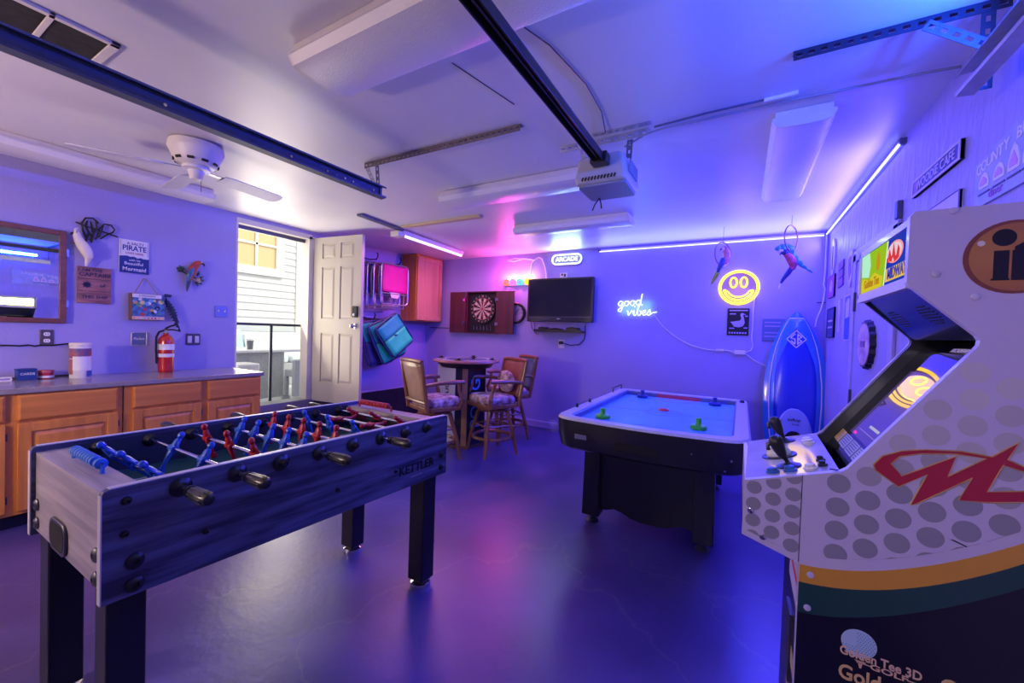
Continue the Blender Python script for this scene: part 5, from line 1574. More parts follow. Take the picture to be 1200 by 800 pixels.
t = thing('hanging_parrot', 'blue-green toy parrot with wings spread on a ring hanging right, above the surfboard', 'bird ornament', (.36, 4.40, 1.86))
ring_string(t, (.357, 4.40, 2.295), .115, radians(60))
p, r = smooth_curve([(.300, 4.37, 2.185, .006), (.318, 4.38, 2.155, .022), (.350, 4.39, 2.12, .034), (.378, 4.40, 2.065, .036), (.375, 4.40, 2.01, .022)])
build('body', MB().tube(p, .02, 10, rad=r), mat('body_crimson', (.42, .05, .12), .5, var=.4, vscale=22), t)
build('head', MB().ell((.312, 4.375, 2.165), (.030, .026, .026)), mat('head_navy', (.02, .03, .12), .5), t)
build('beak', MB().tube([(.29, 4.37, 2.16), (.276, 4.365, 2.15), (.278, 4.365, 2.135)], .01, 6, rad=[.010, .007, .001]), M['black'], t)
wg = mat('wing_teal', (.04, .30, .30), .5, var=.4, vscale=20)
def wing(P, name):
    mb = MB()
    n = len(P)
    for i in range(n-1):
        a, b, wa, wb = Vector(P[i][0]), Vector(P[i+1][0]), P[i][1], P[i+1][1]
        mb.add([a+Vector((0, 0, wa)), b+Vector((0, 0, wb)), b-Vector((0, .01, wb)), a-Vector((0, .01, wa))], [(0, 1, 2, 3)])
    o = build(name, mb, wg, t, recalc=False)
    sd = o.modifiers.new('thick', 'SOLIDIFY'); sd.thickness = .010
wing([((.385, 4.40, 2.185), .035), ((.33, 4.38, 2.205), .040), ((.28, 4.36, 2.205), .034), ((.245, 4.345, 2.200), .014), ((.235, 4.34, 2.20), .004)], 'wing')
wing([((.355, 4.40, 2.15), .045), ((.40, 4.40, 2.10), .040), ((.44, 4.41, 2.055), .026), ((.475, 4.415, 2.02), .012), ((.515, 4.42, 1.985), .005)], 'wing')
build('wing_tip', MB().tube([(.47, 4.41, 2.025), (.50, 4.415, 2.0), (.53, 4.42, 1.975)], .006, 6, rad=[.010, .008, .002]), mat('tip_blue', (.06, .08, .30), .5), t)
build('wing_patch', MB().ell((.272, 4.352, 2.178), (.030, .008, .014)), mat('cream_feather', (.66, .55, .38), .6), t)
p, r = smooth_curve([(.372, 4.40, 2.03, .022), (.345, 4.40, 1.98, .022), (.312, 4.40, 1.93, .016), (.292, 4.40, 1.88, .009)])
build('tail', MB().tube(p, .02, 8, rad=r), mat('tail_blue', (.03, .03, .16), .5), t)
build('tail_tip', MB().tube([(.296, 4.40, 1.892), (.286, 4.40, 1.862), (.280, 4.40, 1.835)], .006, 6, rad=[.011, .009, .002]), M['white'], t)

# ================================================================== football table (near left)
FOX, FOY, SK = -2.178, .385, .0695
FW, FL, FT, FB = .714, 1.338, .90, .585
def F(u, v, z):
    return Vector((FOX+u+SK*v, FOY+v, z))
def fbox(mb, u0, u1, v0, v1, z0, z1):
    return mb.add([F(u0, v0, z0), F(u1, v0, z0), F(u1, v1, z0), F(u0, v1, z0), F(u0, v0, z1), F(u1, v0, z1), F(u1, v1, z1), F(u0, v1, z1)],
                  [(0, 3, 2, 1), (4, 5, 6, 7), (0, 1, 5, 4), (1, 2, 6, 5), (2, 3, 7, 6), (3, 0, 4, 7)])
t = thing('foosball_table', 'grey wood-grain table football table on black legs in the left foreground', 'foosball table', F(FW/2, FL/2, 0))
gw = wood('grey_wood_blue_lit', (.115, .125, .22), (.026, .028, .055), 'Y', 17, .38, .15)  # grey side wood, darkened and tinted with the blue light falling on it
gwx = wood('grey_wood_end', (.48, .43, .42), (.29, .26, .27), 'X', 17, .38, .15)
edge = mat('rim_edge', (.62, .60, .62), .35)
TS = .022
for nm, u0, u1 in (('side_panel', 0, TS), ('side_panel', FW-TS, FW)):
    mb = MB()
    r_ = .035
    prof = [(0, FB), (FL, FB)]+[(FL-.012+.012*cos(radians(a)), FT-.012+.012*sin(radians(a))) for a in (0, 45, 90)]+[(r_*.4-r_*.4*sin(radians(a)), FT-r_*.4+r_*.4*cos(radians(a))) for a in (0, 45, 90)]
    mb.prism(prof, lambda v, z: F(u0, v, z), lambda v, z: F(u1, v, z))
    o = build(nm, mb, gw, t, bevel=.002)
    e = MB(); fbox(e, u0-.0005, u1+.0005, .016, FL-.014, FT, FT+.003)
    fbox(e, u0-.0005, u1+.0005, -.002, .001, FB+.003, FT-.014)
    build('edge_trim', e, edge, o, smooth=False)
mb = MB(); fbox(mb, TS, FW-TS, .012, .034, FB+.02, FT-.02)
ep = build('end_panel', mb, gwx, t)
mb = MB(); fbox(mb, TS, FW-TS, FL-.034, FL-.012, FB+.02, FT-.02)
build('end_panel', mb, gwx, t)
mb = MB(); fbox(mb, TS, FW-TS, .034, .098, FT-.05, FT-.019)
build('end_ledge', mb, gwx, t)
mb = MB(); fbox(mb, TS, FW-TS, FL-.098, FL-.034, FT-.05, FT-.019)
build('end_ledge', mb, gwx, t)
dkin = mat('inner_wall', (.03, .032, .05), .4)
mb = MB()
fbox(mb, TS, TS+.006, .098, FL-.098, FB+.02, FT-.012); fbox(mb, FW-TS-.006, FW-TS, .098, FL-.098, FB+.02, FT-.012)
fbox(mb, TS, FW-TS, .090, .098, FB+.02, FT-.05); fbox(mb, TS, FW-TS, FL-.098, FL-.090, FB+.02, FT-.05)
build('inner_wall', mb, dkin, t, smooth=False)
mb = MB(); fbox(mb, TS, FW-TS, .034, FL-.034, FT-.150, FT-.140)
pf = build('playfield', mb, mat('green_field', (.02, .10, .08), .35), t, smooth=False)
ln = MB()
zf = FT-.1398
for (a, b, c, d) in ((.04, FW-.04, FL/2-.003, FL/2+.003), (.20, FW-.20, .27, .276), (.20, FW-.20, FL-.276, FL-.27), (.20, .206, .10, .276), (FW-.206, FW-.20, .10, .276), (.20, .206, FL-.276, FL-.10), (FW-.206, FW-.20, FL-.276, FL-.10)):
    fbox(ln, a, b, c, d, zf, zf+.0008)
rg = [F(FW/2+.10*cos(2*pi*k/32), FL/2+.10*sin(2*pi*k/32), zf) for k in range(32)]
ln.tube(rg, .002, 4, closed=True)
build('field_lines', ln, M['white_print'], pf, smooth=False)
mb = MB(); fbox(mb, FW/2-.1, FW/2+.1, .085, .099, FT-.139, FT-.06); fbox(mb, FW/2-.1, FW/2+.1, FL-.099, FL-.085, FT-.139, FT-.06)
build('goal_mouth', mb, M['black'], t, smooth=False)
mb = MB(); fbox(mb, TS, FW-TS, .034, FL-.034, FB+.015, FB+.025)
build('bottom_board', mb, M['black_matt'], t, smooth=False)
# ball return cup
mb = MB().prism(rrect(.222, .384, .608, .712, .036), lambda u, z: F(u, .0125, z), lambda u, z: F(u, .004, z))
bc = build('ball_return', mb, M['steel_dark'], t, bevel=.003)
build('cup_hollow', MB().prism(rrect(.234, .372, .619, .701, .030), lambda u, z: F(u, .004, z), lambda u, z: F(u, .0032, z)), mat('hollow', (.002, .002, .002), .9), bc, smooth=False)
# bolts on the ends and sides
for (u, z) in ((.05, .70), (.05, .635), (.635, .70), (.635, .632)):
    mb = MB().lathe(F(u, .012, z), [(.021, 0), (.021, .004), (.015, .009), (.008, .010), (.007, .006), (0, .006)], 14, Matrix(((1, 0, 0), (0, 0, -1), (0, 1, 0))))
    build('corner_bolt', mb, M['steel_dark'], t)
RX = Matrix(((0, 0, 1), (1, 0, 0), (0, 1, 0)))
def side_bolt(v, z, r):
    mb = MB().lathe(F(FW, v, z), [(r, 0), (r, .004), (r*.72, .010), (r*.35, .011), (r*.3, .006), (0, .006)], 14, RX)
    build('side_bolt', mb, M['black'], t)
for (v, z, r) in ((.049, .860, .012), (.046, .768, .010), (.068, .683, .022), (.068, .616, .022), (FL-.045, .693, .015), (FL-.045, .627, .015), (.235, .70, .009), (.69, .69, .009), (.99, .684, .008)):
    side_bolt(v, z, r)
def side_bolt_l(v, z, r):
    build('side_bolt', MB().lathe(F(0, v, z), [(r, 0), (r, .004), (r*.72, .010), (0, .010)], 12, Matrix(((0, 0, -1), (1, 0, 0), (0, 1, 0)))), M['black'], t)
for (v, z) in ((.068, .683), (.068, .616), (FL-.045, .693), (FL-.045, .627)):
    side_bolt_l(v, z, .02)
build('lettering', text_mb('KETTLER', .060, F(FW+.0005, 1.125, .672), (SK, 1, 0), (0, 0, 1), .0015, .02, sx=.98), M['black'], t, smooth=False)
mb = MB(); fbox(mb, FW, FW+.0008, 1.09, 1.16, .628, .634)
build('small_label', mb, M['steel'], t, smooth=False)

# rods: bearings, handles, men
redp = mat('player_red', (.45, .012, .02), .4)
bluep = mat('player_blue', (.015, .10, .55), .4)
blk_ = M['black']
def man(c, tilt, m, rod):
    """figure clamped on the rod: collar, torso, head, legs joined to one kicking foot"""
    c = Vector(c)
    R = Matrix.Rotation(SK*-1, 3, 'Z') @ Matrix.Rotation(tilt, 3, 'X')
    q = lambda x, y, z: c+R @ Vector((x, y, z))
    mb = MB()
    def ringz(z, a, b, dy=0.0):
        return [q(a*cos(2*pi*k/8), b*sin(2*pi*k/8)+dy, z) for k in range(8)]
    mb.rings([ringz(.040, .008, .008), ringz(.030, .017, .011), ringz(.012, .0165, .0125), ringz(-.012, .014, .012), ringz(-.022, .013, .010), ringz(-.045, .0115, .009, .001), ringz(-.066, .009, .007, .002), ringz(-.074, .009, .011, .004), ringz(-.088, .010, .013, .006), ringz(-.092, .009, .012, .006)])
    mb.ell(q(0, 0, .053), (.0125, .0125, .015), R, 8, 6)
    mb.cyl(q(-.022, 0, 0), q(.022, 0, 0), .0135, seg=10)
    for s in (-1, 1):
        mb.tube([q(s*.016, 0, .028), q(s*.021, .004, .008), q(s*.015, .010, -.008)], .005, 6)
    return build('player', mb, m, rod)
rows = [(.170, 'b', 3, True, 38), (.322, 'b', 2, True, -28), (.463, 'r', 3, False, 14), (.609, 'b', 5, True, -22), (.756, 'r', 5, False, -10), (.901, 'b', 3, True, 20), (1.043, 'r', 2, False, 85), (1.183, 'r', 3, False, 55)]
ZR = .862
for (v, col, n, near, tl) in rows:
    ua, ub = (-.05, FW+.065) if near else (-.13, FW+.018)
    rod = build('rod', MB().cyl(F(ua, v, ZR), F(ub, v, ZR), .0078, seg=10), M['chrome'], t)
    pm = redp if col == 'r' else bluep
    sp_ = {2: .24, 3: .185, 5: .118}[n]
    for k in range(n):
        u = FW/2+(k-(n-1)/2)*sp_
        man(F(u, v, ZR), radians(tl), pm, rod)
    for s in (0, 1):
        us = FW if s else 0
        dr_ = 1 if s else -1
        Rb = RX if s else Matrix(((0, 0, -1), (1, 0, 0), (0, 1, 0)))
        mb = MB().lathe(F(us, v, ZR), [(.029, 0), (.030, .003), (.026, .007), (.015, .012), (.013, .016), (.0085, .016)], 18, Rb)
        ui = us-dr_*TS
        Ri = RX if not s else Matrix(((0, 0, -1), (1, 0, 0), (0, 1, 0)))
        mb.lathe(F(ui, v, ZR), [(.029, 0), (.028, .005), (.020, .014), (.016, .022), (.0085, .022)], 18, Ri)
        build('bearing', mb, blk_, rod)
    if near:
        mb = MB()
        hu = FW+.052
        prof_ = [(.0105, 0), (.0165, .004), (.0175, .018), (.0145, .022), (.0155, .030), (.0185, .05), (.0195, .085), (.0185, .112), (.0150, .122), (.010, .125), (0, .125)]
        hd = build('handle', mb.lathe(F(hu, v, ZR), prof_, 20, RX), mat('handle_grip', (.014, .014, .016), .28), rod)
        rb = MB()
        for k in range(10):
            a = 2*pi*k/10
            rb.beam(F(hu+.028, v+.0165*cos(a), ZR+.0165*sin(a)), F(hu+.108, v+.0195*cos(a), ZR+.0195*sin(a)), .0035, .0035)
        build('grip_ridges', rb, mat('ridge_grey', (.10, .10, .11), .3), hd, smooth=False)
        build('rod_cap', MB().lathe(F(-.05, v, ZR), [(.013, -.014), (.014, 0), (.0, .001)], 12, RX), blk_, rod)
    else:
        build('handle', MB().lathe(F(-.26, v, ZR), [(.010, 0), (.017, .01), (.0195, .05), (.016, .10), (.015, .125), (.011, .13)], 16, RX), mat('handle_grip', (.014, .014, .016), .28), rod)
        build('rod_cap', MB().lathe(F(FW+.012, v, ZR), [(.013, 0), (.014, .010), (.010, .017), (0, .018)], 12, RX), blk_, rod)

# score counters on the two end ledges
def counter(v, m, nbeads, u0, pitch, rotate=0.0):
    for k in range(1):
        pass
    c = build('score_counter', MB().cyl(F(u0-.01, v, FT+.010), F(u0+pitch*nbeads+.025, v, FT+.010), .004, seg=8), M['steel_dark'], t)
    for s in (0, 1):
        uu = u0-.012 if s == 0 else u0+pitch*nbeads+.02
        build('counter_post', MB().tube([F(uu, v, FT-.02), F(uu, v, FT+.012)], .006, 6), m, c)
    for k in range(nbeads):
        g = pitch*k+(.018 if k == nbeads-1 and v < .3 else 0)
        build('bead', MB().lathe(F(u0+g, v, FT+.010), [(.010, .0005), (.0165, .002), (.0165, pitch*.80), (.010, pitch-.0015)], 14, RX), m, c)
counter(.064, mat('bead_blue', (.02, .16, .60), .35), 10, .215, .0235)
counter(FL-.062, mat('bead_red', (.48, .02, .03), .35), 10, .10, .0235)

# legs with chrome levelling feet
lm = mat('leg_black', (.012, .012, .016), .38)
for (xa, xb, ya, yb) in ((-2.150, -2.050, .407, .497), (-1.645, -1.552, .420, .512), (-1.492, -1.392, 1.575, 1.668), (-2.065, -1.965, 1.60, 1.69)):
    lg_ = build('leg', MB().box(xa, xb, ya, yb, .035, FB+.06), lm, t, bevel=.006)
    cx_, cy_ = (xa+xb)/2, (ya+yb)/2
    build('levelling_foot', MB().lathe((cx_, cy_, 0), [(.050, 0), (.054, .004), (.052, .018), (.030, .028), (.022, .036), (0, .036)], 20), M['chrome'], lg_)
ball = single('foosball', MB().ell(F(.60, .70, FT-.14+.0176), (.0172, .0172, .0172), None, 14, 10), mat('ball_orange', (.75, .16, .05), .4), 'small orange ball lying on the table football pitch', 'ball')

# ================================================================== air hockey table
t = thing('air_hockey_table', 'dark air hockey table with pale blue playing surface and rounded corners', 'air hockey table', (-.52, 3.44, 0))
HX0, HX1, HY0, HY1, HT = -1.11, .075, 2.53, 4.36, .80
def outline(ins, n=8):
    """plan outline: big rounded near corners, smaller far ones, bowed near end"""
    x0, x1, y0, y1 = HX0+ins, HX1-ins, HY0+ins, HY1-ins
    rn, rf = max(.15-ins*.8, .03), max(.07-ins*.6, .015)
    P = []
    P += arc(x1-rf, y1-rf, rf, 0, 90, n)+arc(x0+rf, y1-rf, rf, 90, 180, n)
    P += arc(x0+rn, y0+rn, rn, 180, 262, n)
    m_ = 7
    for k in range(1, m_):
        s = k/m_
        P.append((x0+rn+(x1-x0-2*rn)*s, y0-.035*sin(pi*s)))
    P += arc(x1-rn, y0+rn, rn, 278, 360, n)
    return P
hb = mat('hockey_black', (.012, .012, .018), .30, coat=.2)
o0 = outline(0); o1 = outline(.012)
mb = MB()
def lv(P, z, sh=0.0):
    return [(x, y, z) for x, y in P]
mb.rings([lv(outline(.045), .585), lv(outline(.022), .60), lv(outline(.006), .68), lv(o0, .765), lv(o0, .785)], cap=False)
build('apron', mb, hb, t)
rail = MB()
ri = outline(.088)
# flat rail ring: outer and inner loops
n_ = len(o0)
rail.v += [Vector((x, y, z)) for P, z in ((o0, .785), (o1, HT), (ri, HT), (ri, .752)) for x, y in P]
for a in range(3):
    for k in range(n_):
        rail.f.append((a*n_+k, a*n_+(k+1) % n_, (a+1)*n_+(k+1) % n_, (a+1)*n_+k))
build('top_rail', rail, mat('rail_white', (.60, .60, .64), .28, coat=.3), t)
surf = build('playing_surface', MB().prism(ri, lambda u, v: (u, v, .745), lambda u, v: (u, v, .7525)), mat('hockey_surface', (.12, .50, .93), .25, var=.02, vscale=6), t, smooth=False)
lnm = MB(); zt = .7528
def ring2(cx, cy, r, w=.004, a0=0, a1=360):
    lnm.prism(arc(cx, cy, r, a0, a1, 28)+list(reversed(arc(cx, cy, r-w, a0, a1, 28))), lambda u, v: (u, v, zt), lambda u, v: (u, v, zt+.0005))
ring2(-.52, 3.42, .14); ring2(-.52, 2.66, .20, .004, 0, 180); ring2(-.52, 4.24, .20, .004, 180, 360)
lnm.box(HX0+.09, HX1-.09, 3.415, 3.421, zt, zt+.0005)
build('surface_lines', lnm, mat('line_blue', (.02, .05, .22), .4), surf, smooth=False)
# cushion liner inside the rail
mb = MB()
ric = outline(.098)
mb.v += [Vector((x, y, z)) for P, z in ((ri, .790), (ric, .786), (ric, .7528)) for x, y in P]
for a in range(2):
    for k in range(n_):
        mb.f.append((a*n_+k, a*n_+(k+1) % n_, (a+1)*n_+(k+1) % n_, (a+1)*n_+k))
build('cushion', mb, mat('cushion_blue', (.10, .13, .26), .4), t)
# goals, return slots and labels on the near apron
build('goal_slot', MB().prism(rrect(-.66, -.40, .645, .695, .012), lambda u, v: (u, HY0-.032, v), lambda u, v: (u, HY0+.02, v)), mat('slot_black', (.002, .002, .003), .8), t)
build('name_plate', MB().box(-.935, -.855, HY0-.012, HY0+.03, .672, .700), mat('plate_grey', (.35, .35, .38), .4, .4), t)
mb = MB()
for (x, z) in ((-.22, .70), (-.02, .69), (-.05, .63)):
    mb.lathe((x, HY0-.030+.06*(x+.28 if x > -.2 else 0), z), [(.007, 0), (.005, .004), (0, .004)], 8, Matrix(((1, 0, 0), (0, 0, -1), (0, 1, 0))))
build('screw', mb, M['chrome'], t)
build('far_goal', MB().box(-.72, -.32, HY1-.10, HY1-.088, .753, .787), mat('goal_red', (.55, .03, .10), .4), t)
mb = MB()
mb.tube([(HX0+.03, 3.95, .79), (HX0+.03, 3.95, .845), (HX0+.02, 4.30, .845), (HX0+.02, 4.30, .79)], .006, 6)
build('score_wire', mb, M['steel_dark'], t)
for y in (2.95, 3.25):
    build('side_cap', MB().cyl((HX0+.028, y, .798), (HX0+.028, y, .828), .011, .009), M['black'], t)
build('score_wire', MB().tube([(HX0+.028, 2.95, .82), (HX0+.02, 3.10, .818), (HX0+.028, 3.25, .822)], .003, 5), M['steel_dark'], t)
build('corner_cap', MB().cyl((HX1-.045, 4.15, .80), (HX1-.045, 4.15, .82), .022, .018), M['black'], t)
# end pedestals: two legs joined by a shaped panel
def pedestal(y, s):
    for x0 in (-.965, -.225):
        x1 = x0+.125
        lo = build('leg', MB().prism([(x0, .055), (x1, .055), (x1-.008, .60), (x0+.008, .60)], lambda u, v: (u, y-.06, v), lambda u, v: (u, y+.06, v)), hb, t, bevel=.006)
        cx_ = (x0+x1)/2
        build('levelling_foot', MB().lathe((cx_, y, 0), [(.045, 0), (.048, .006), (.03, .02), (.02, .03), (.018, .06), (0, .06)], 16), M['steel_dark'], lo)
    cur = [(-.86, .60), (-.86, .10), (-.80, .105), (-.74, .125), (-.68, .112), (-.62, .085), (-.55, .075), (-.45, .075), (-.38, .085), (-.32, .112), (-.27, .115), (-.21, .10), (-.21, .60)]
    build('end_panel', MB().prism(cur, lambda u, v: (u, y-.018, v), lambda u, v: (u, y+.018, v)), hb, t)
pedestal(2.86, -1)
pedestal(4.10, 1)
mb = MB().box(-.56, -.48, 2.87, 4.09, .30, .42)
build('stretcher', mb, hb, t, bevel=.01)
build('blower_box', MB().box(-.68, -.36, 3.25, 3.65, .47, .60), M['black_matt'], t, bevel=.01)

def mallet(x, y, m, label):
    o = thing('air_hockey_mallet', label, 'mallet', (x, y, .753), 0, 'air hockey mallets')
    build('base', MB().lathe((x, y, .7535), [(.050, 0), (.053, .004), (.053, .020), (.047, .026), (.030, .028), (.022, .034), (0, .036)], 24), m, o)
    build('knob', MB().lathe((x, y, .780), [(.022, 0), (.017, .015), (.017, .028), (.020, .036), (.016, .046), (0, .049)], 18), m, o)
gm = mat('mallet_green', (.05, .50, .03), .4)
bm2 = mat('mallet_blue', (.01, .03, .22), .4)
mallet(-.862, 2.90, gm, 'green air hockey mallet at the near left of the pale blue surface')
mallet(-.226, 2.965, gm, 'green air hockey mallet at the near right of the pale blue surface')
mallet(-.835, 4.14, bm2, 'dark blue air hockey mallet at the far left of the pale blue surface')
mallet(-.185, 4.12, bm2, 'dark blue air hockey mallet at the far right of the pale blue surface')
pk_ = thing('air_hockey_puck', 'red puck lying at the centre of the air hockey surface', 'puck', (-.535, 3.53, .753))
pr = mat('puck_red', (.85, .07, .05), .35)
build('disc', MB().lathe((-.535, 3.53, .7535), [(.040, 0), (.042, .002), (.042, .009), (.040, .011), (0, .011)], 24), pr, pk_)
build('raised_ring', MB().lathe((-.535, 3.53, .7645), [(.030, 0), (.030, .0012), (.022, .0012), (.022, 0)], 20), pr, pk_)

# ================================================================== bistro game table and swivel bar stools
TX, TY = -2.88, 3.95
t = thing('bistro_game_table', 'round pub game table with white and black pedestal lettered PONG', 'table', (TX, TY, 0))
build('table_top', MB().lathe((TX, TY, 0), [(.36, .985), (.395, .992), (.40, 1.005), (.395, 1.018), (.37, 1.022), (0, 1.022)], 44), mat('top_edge_red', (.50, .20, .18), .25, coat=.4), t)
sc_ = build('play_screen', MB().lathe((TX, TY, 1.022), [(.24, 0), (.24, .003), (0, .003)], 36), mat('glass_dark', (.01, .01, .02), .06), t)
rim_ = build('top_ring', MB().lathe((TX, TY, 1.022), [(.36, 0), (.36, .002), (.25, .002), (.25, 0)], 40), mat('ring_pale', (.55, .55, .68), .2, coat=.5), t)
for a in (20, 110, 200, 290):
    kx, ky = TX+.32*cos(radians(a)), TY+.32*sin(radians(a))
    k_ = build('control_knob', MB().lathe((kx, ky, 1.023), [(.045, 0), (.045, .006), (.022, .008), (.022, .024), (.018, .027), (0, .027)], 18), M['black'], t)
build('under_ring', MB().lathe((TX, TY, 0), [(.30, .93), (.34, .985), (.0, .985)], 30), M['black'], t)
# pedestal: square column turned toward the viewer, chamfered near corner
vd = Vector((TX, TY, 0)).normalized(); sd_ = Vector((vd.y, -vd.x, 0))
rotp = radians(9)
e1 = (sd_*cos(rotp)-vd*sin(rotp)); e2 = (vd*cos(rotp)+sd_*sin(rotp))
def PD(a, b, z):
    p = Vector((TX, TY, 0))+e1*a+e2*b
    return Vector((p.x, p.y, z))
cv = .075; S_ = .255
pl = [(-cv, -S_), (cv, -S_), (S_-.01, -cv*.6), (S_-.02, cv), (cv, S_), (-cv, S_), (-.31, cv), (-.345, -cv*.2)]
build('column_core', MB().prism(pl, lambda u, v: PD(u, v, .03), lambda u, v: PD(u, v, .985)), mat('column_black', (.012, .012, .03), .3, coat=.3), t, smooth=False)
def facepanel(a, b, f0, f1, z0, z1, m, name, off=.004):
    A = Vector((a[0], a[1])); B = Vector((b[0], b[1])); n2 = Vector(((B-A).y, -(B-A).x)).normalized()
    P0 = A+(B-A)*f0; P1 = A+(B-A)*f1
    return build(name, MB().rings([[PD(P0.x, P0.y, z0), PD(P1.x, P1.y, z0), PD(P1.x, P1.y, z1), PD(P0.x, P0.y, z1)], [PD(P0.x+n2.x*off, P0.y+n2.y*off, z0), PD(P1.x+n2.x*off, P1.y+n2.y*off, z0), PD(P1.x+n2.x*off, P1.y+n2.y*off, z1), PD(P0.x+n2.x*off, P0.y+n2.y*off, z1)]]), m, t, smooth=False), n2
wpan, n_w = facepanel(pl[7], pl[0], .02, .98, .05, .955, mat('panel_white', (.62, .64, .66), .35), 'white_side_panel')
facepanel(pl[0], pl[1], .50, .92, .03, .965, mat('wood_strip', (.42, .22, .10), .4, var=.15, vscale=6, vstretch=(2, 2, .3)), 'wood_strip', .008)
Aw = Vector(pl[7]); Bw = Vector(pl[0]); dw_ = (Bw-Aw).normalized()
ctr = Aw+(Bw-Aw)*.58+n_w*.0045
d3 = (PD(dw_.x, dw_.y, 0)-PD(0, 0, 0)).normalized()
build('lettering', text_mb('ATARI', .10, PD(ctr.x, ctr.y, .60), (0, 0, 1), -d3, .002, .01, spacing=1.1), M['dark_print'], t, smooth=False)
Ab = Vector(pl[1]); Bb = Vector(pl[2]); db_ = (Bb-Ab).normalized(); nb = Vector((db_.y, -db_.x))
ctr = Ab+(Bb-Ab)*.42+nb*.003
d3 = (PD(db_.x, db_.y, 0)-PD(0, 0, 0)).normalized()
build('lettering', text_mb('PONG', .20, PD(ctr.x, ctr.y, .52), (0, 0, 1), -d3, .002, .015, spacing=1.05), mat('letter_blue', (.10, .35, .75), .4), t, smooth=False)
build('base_plinth', MB().prism([(a*1.04, b*1.04) for a, b in pl], lambda u, v: PD(u, v, 0), lambda u, v: PD(u, v, .035)), mat('plinth', (.16, .08, .05), .5), t, smooth=False)

wd = mat('stool_wood', (.30, .12, .045), .35, vscale=10, vstretch=(2, 2, .3), col2=(.20, .075, .03), coat=.3)
def bar_stool(x, y, rz, label, backm, cushion=True):
    t = thing('bar_stool', label, 'stool', (x, y, 0), rz, 'swivel bar stools')
    # local frame: +Y is the way the sitter faces
    B = lambda nm, mb, m, p=None, **k: build(nm, mb, m, p or t, local=True, **k)
    for (sx, sy) in ((-1, -1), (1, -1), (1, 1), (-1, 1)):
        B('leg', MB().tube([(sx*.205, sy*.205, 0), (sx*.175, sy*.175, .20), (sx*.115, sy*.115, .485)], .02, 8, rad=[.016, .022, .024]), wd)
    B('foot_ring', MB().tube([(.215*cos(2*pi*k/24), .215*sin(2*pi*k/24), .19) for k in range(24)], .019, 8, closed=True), wd)
    for (a, b) in (((-.15, -.15), (.15, -.15)), ((.15, -.15), (.15, .15)), ((.15, .15), (-.15, .15)), ((-.15, .15), (-.15, -.15))):
        B('stretcher', MB().tube([(a[0], a[1], .32), (b[0], b[1], .32)], .011, 6), wd)
    B('swivel_plate', MB().lathe((0, 0, .48), [(.16, 0), (.18, .02), (.18, .035), (.10, .04), (.10, .055), (0, .055)], 20), wd)
    B('seat_frame', MB().prism(rrect(-.235, .235, -.21, .23, .07), lambda u, v: (u, v, .532), lambda u, v: (u, v, .575)), wd, bevel=.006)
    mb = MB().rings([[(a*s, b*s+.005, z) for a, b in rrect(-.22, .22, -.195, .215, .08)] for s, z in ((.94, .575), (1.0, .595), (1.0, .63), (.9, .658), (.5, .672))])
    B('seat_cushion', mb, fabm)
    for s in (-1, 1):
        B('back_post', MB().tube([(s*.215, -.20, .54), (s*.222, -.235, .75), (s*.232, -.285, 1.04)], .02, 8, rad=[.022, .021, .018]), wd)
        B('armrest', MB().tube([(s*.225, -.235, .805), (s*.255, -.10, .825), (s*.27, .08, .832), (s*.262, .19, .828)], .02, 8, rad=[.017, .020, .024, .020]), wd)
        B('arm_support', MB().tube([(s*.225, .16, .55), (s*.258, .185, .64), (s*.235, .15, .73), (s*.262, .13, .825)], .018, 8, rad=[.024, .024, .018, .018]), wd)
    B('top_rail', MB().tube([(-.235, -.285, 1.04), (-.12, -.305, 1.048), (.12, -.305, 1.048), (.235, -.285, 1.04)], .022, 8), wd)
    B('lower_rail', MB().tube([(-.222, -.222, .63), (0, -.235, .63), (.222, -.222, .63)], .018, 8), wd)
    mb = MB(); vs = []
    for i in range(9):
        z = .64+(1.03-.64)*i/8
        yb = -.212-.085*(i/8)**1.2
        for j in range(7):
            u = -.205+.41*j/6
            vs.append((u, yb-.022*(1-(u/.205)**2), z))
    mb.add(vs, [(i*7+j, i*7+j+1, (i+1)*7+j+1, (i+1)*7+j) for i in range(8) for j in range(6)])
    o = B('back_panel', mb, backm, recalc=False)
    sd = o.modifiers.new('thick', 'SOLIDIFY'); sd.thickness = .02
    if cushion:
        c = MB().ell((0, -.165, .80), (.17, .055, .125), None, 16, 10)
        B('back_cushion', c, fabm)
    return t
fabm = mat('swirl_fabric', (.66, .52, .56), .75, vscale=16, col2=(.22, .08, .12), detail=2)
tan = mat('tan_leather', (.46, .30, .18), .32, var=.15, vscale=6, coat=.3)
redb = mat('red_back', (.34, .11, .08), .5, var=.15, vscale=5)
tealb_ = mat('teal_back', (.10, .20, .24), .4, var=.25, vscale=8)
bar_stool(-2.80, 3.30, radians(-21), 'bar stool with tan back nearest the open door, left of the bistro table', tan, False)
bar_stool(-2.405, 3.83, radians(153), 'red-backed bar stool with swirled cushions, in front at the right of the bistro table', redb, True)
bar_stool(-2.60, 4.50, radians(146), 'bar stool with dark teal back standing behind the red-backed one', tealb_, False)

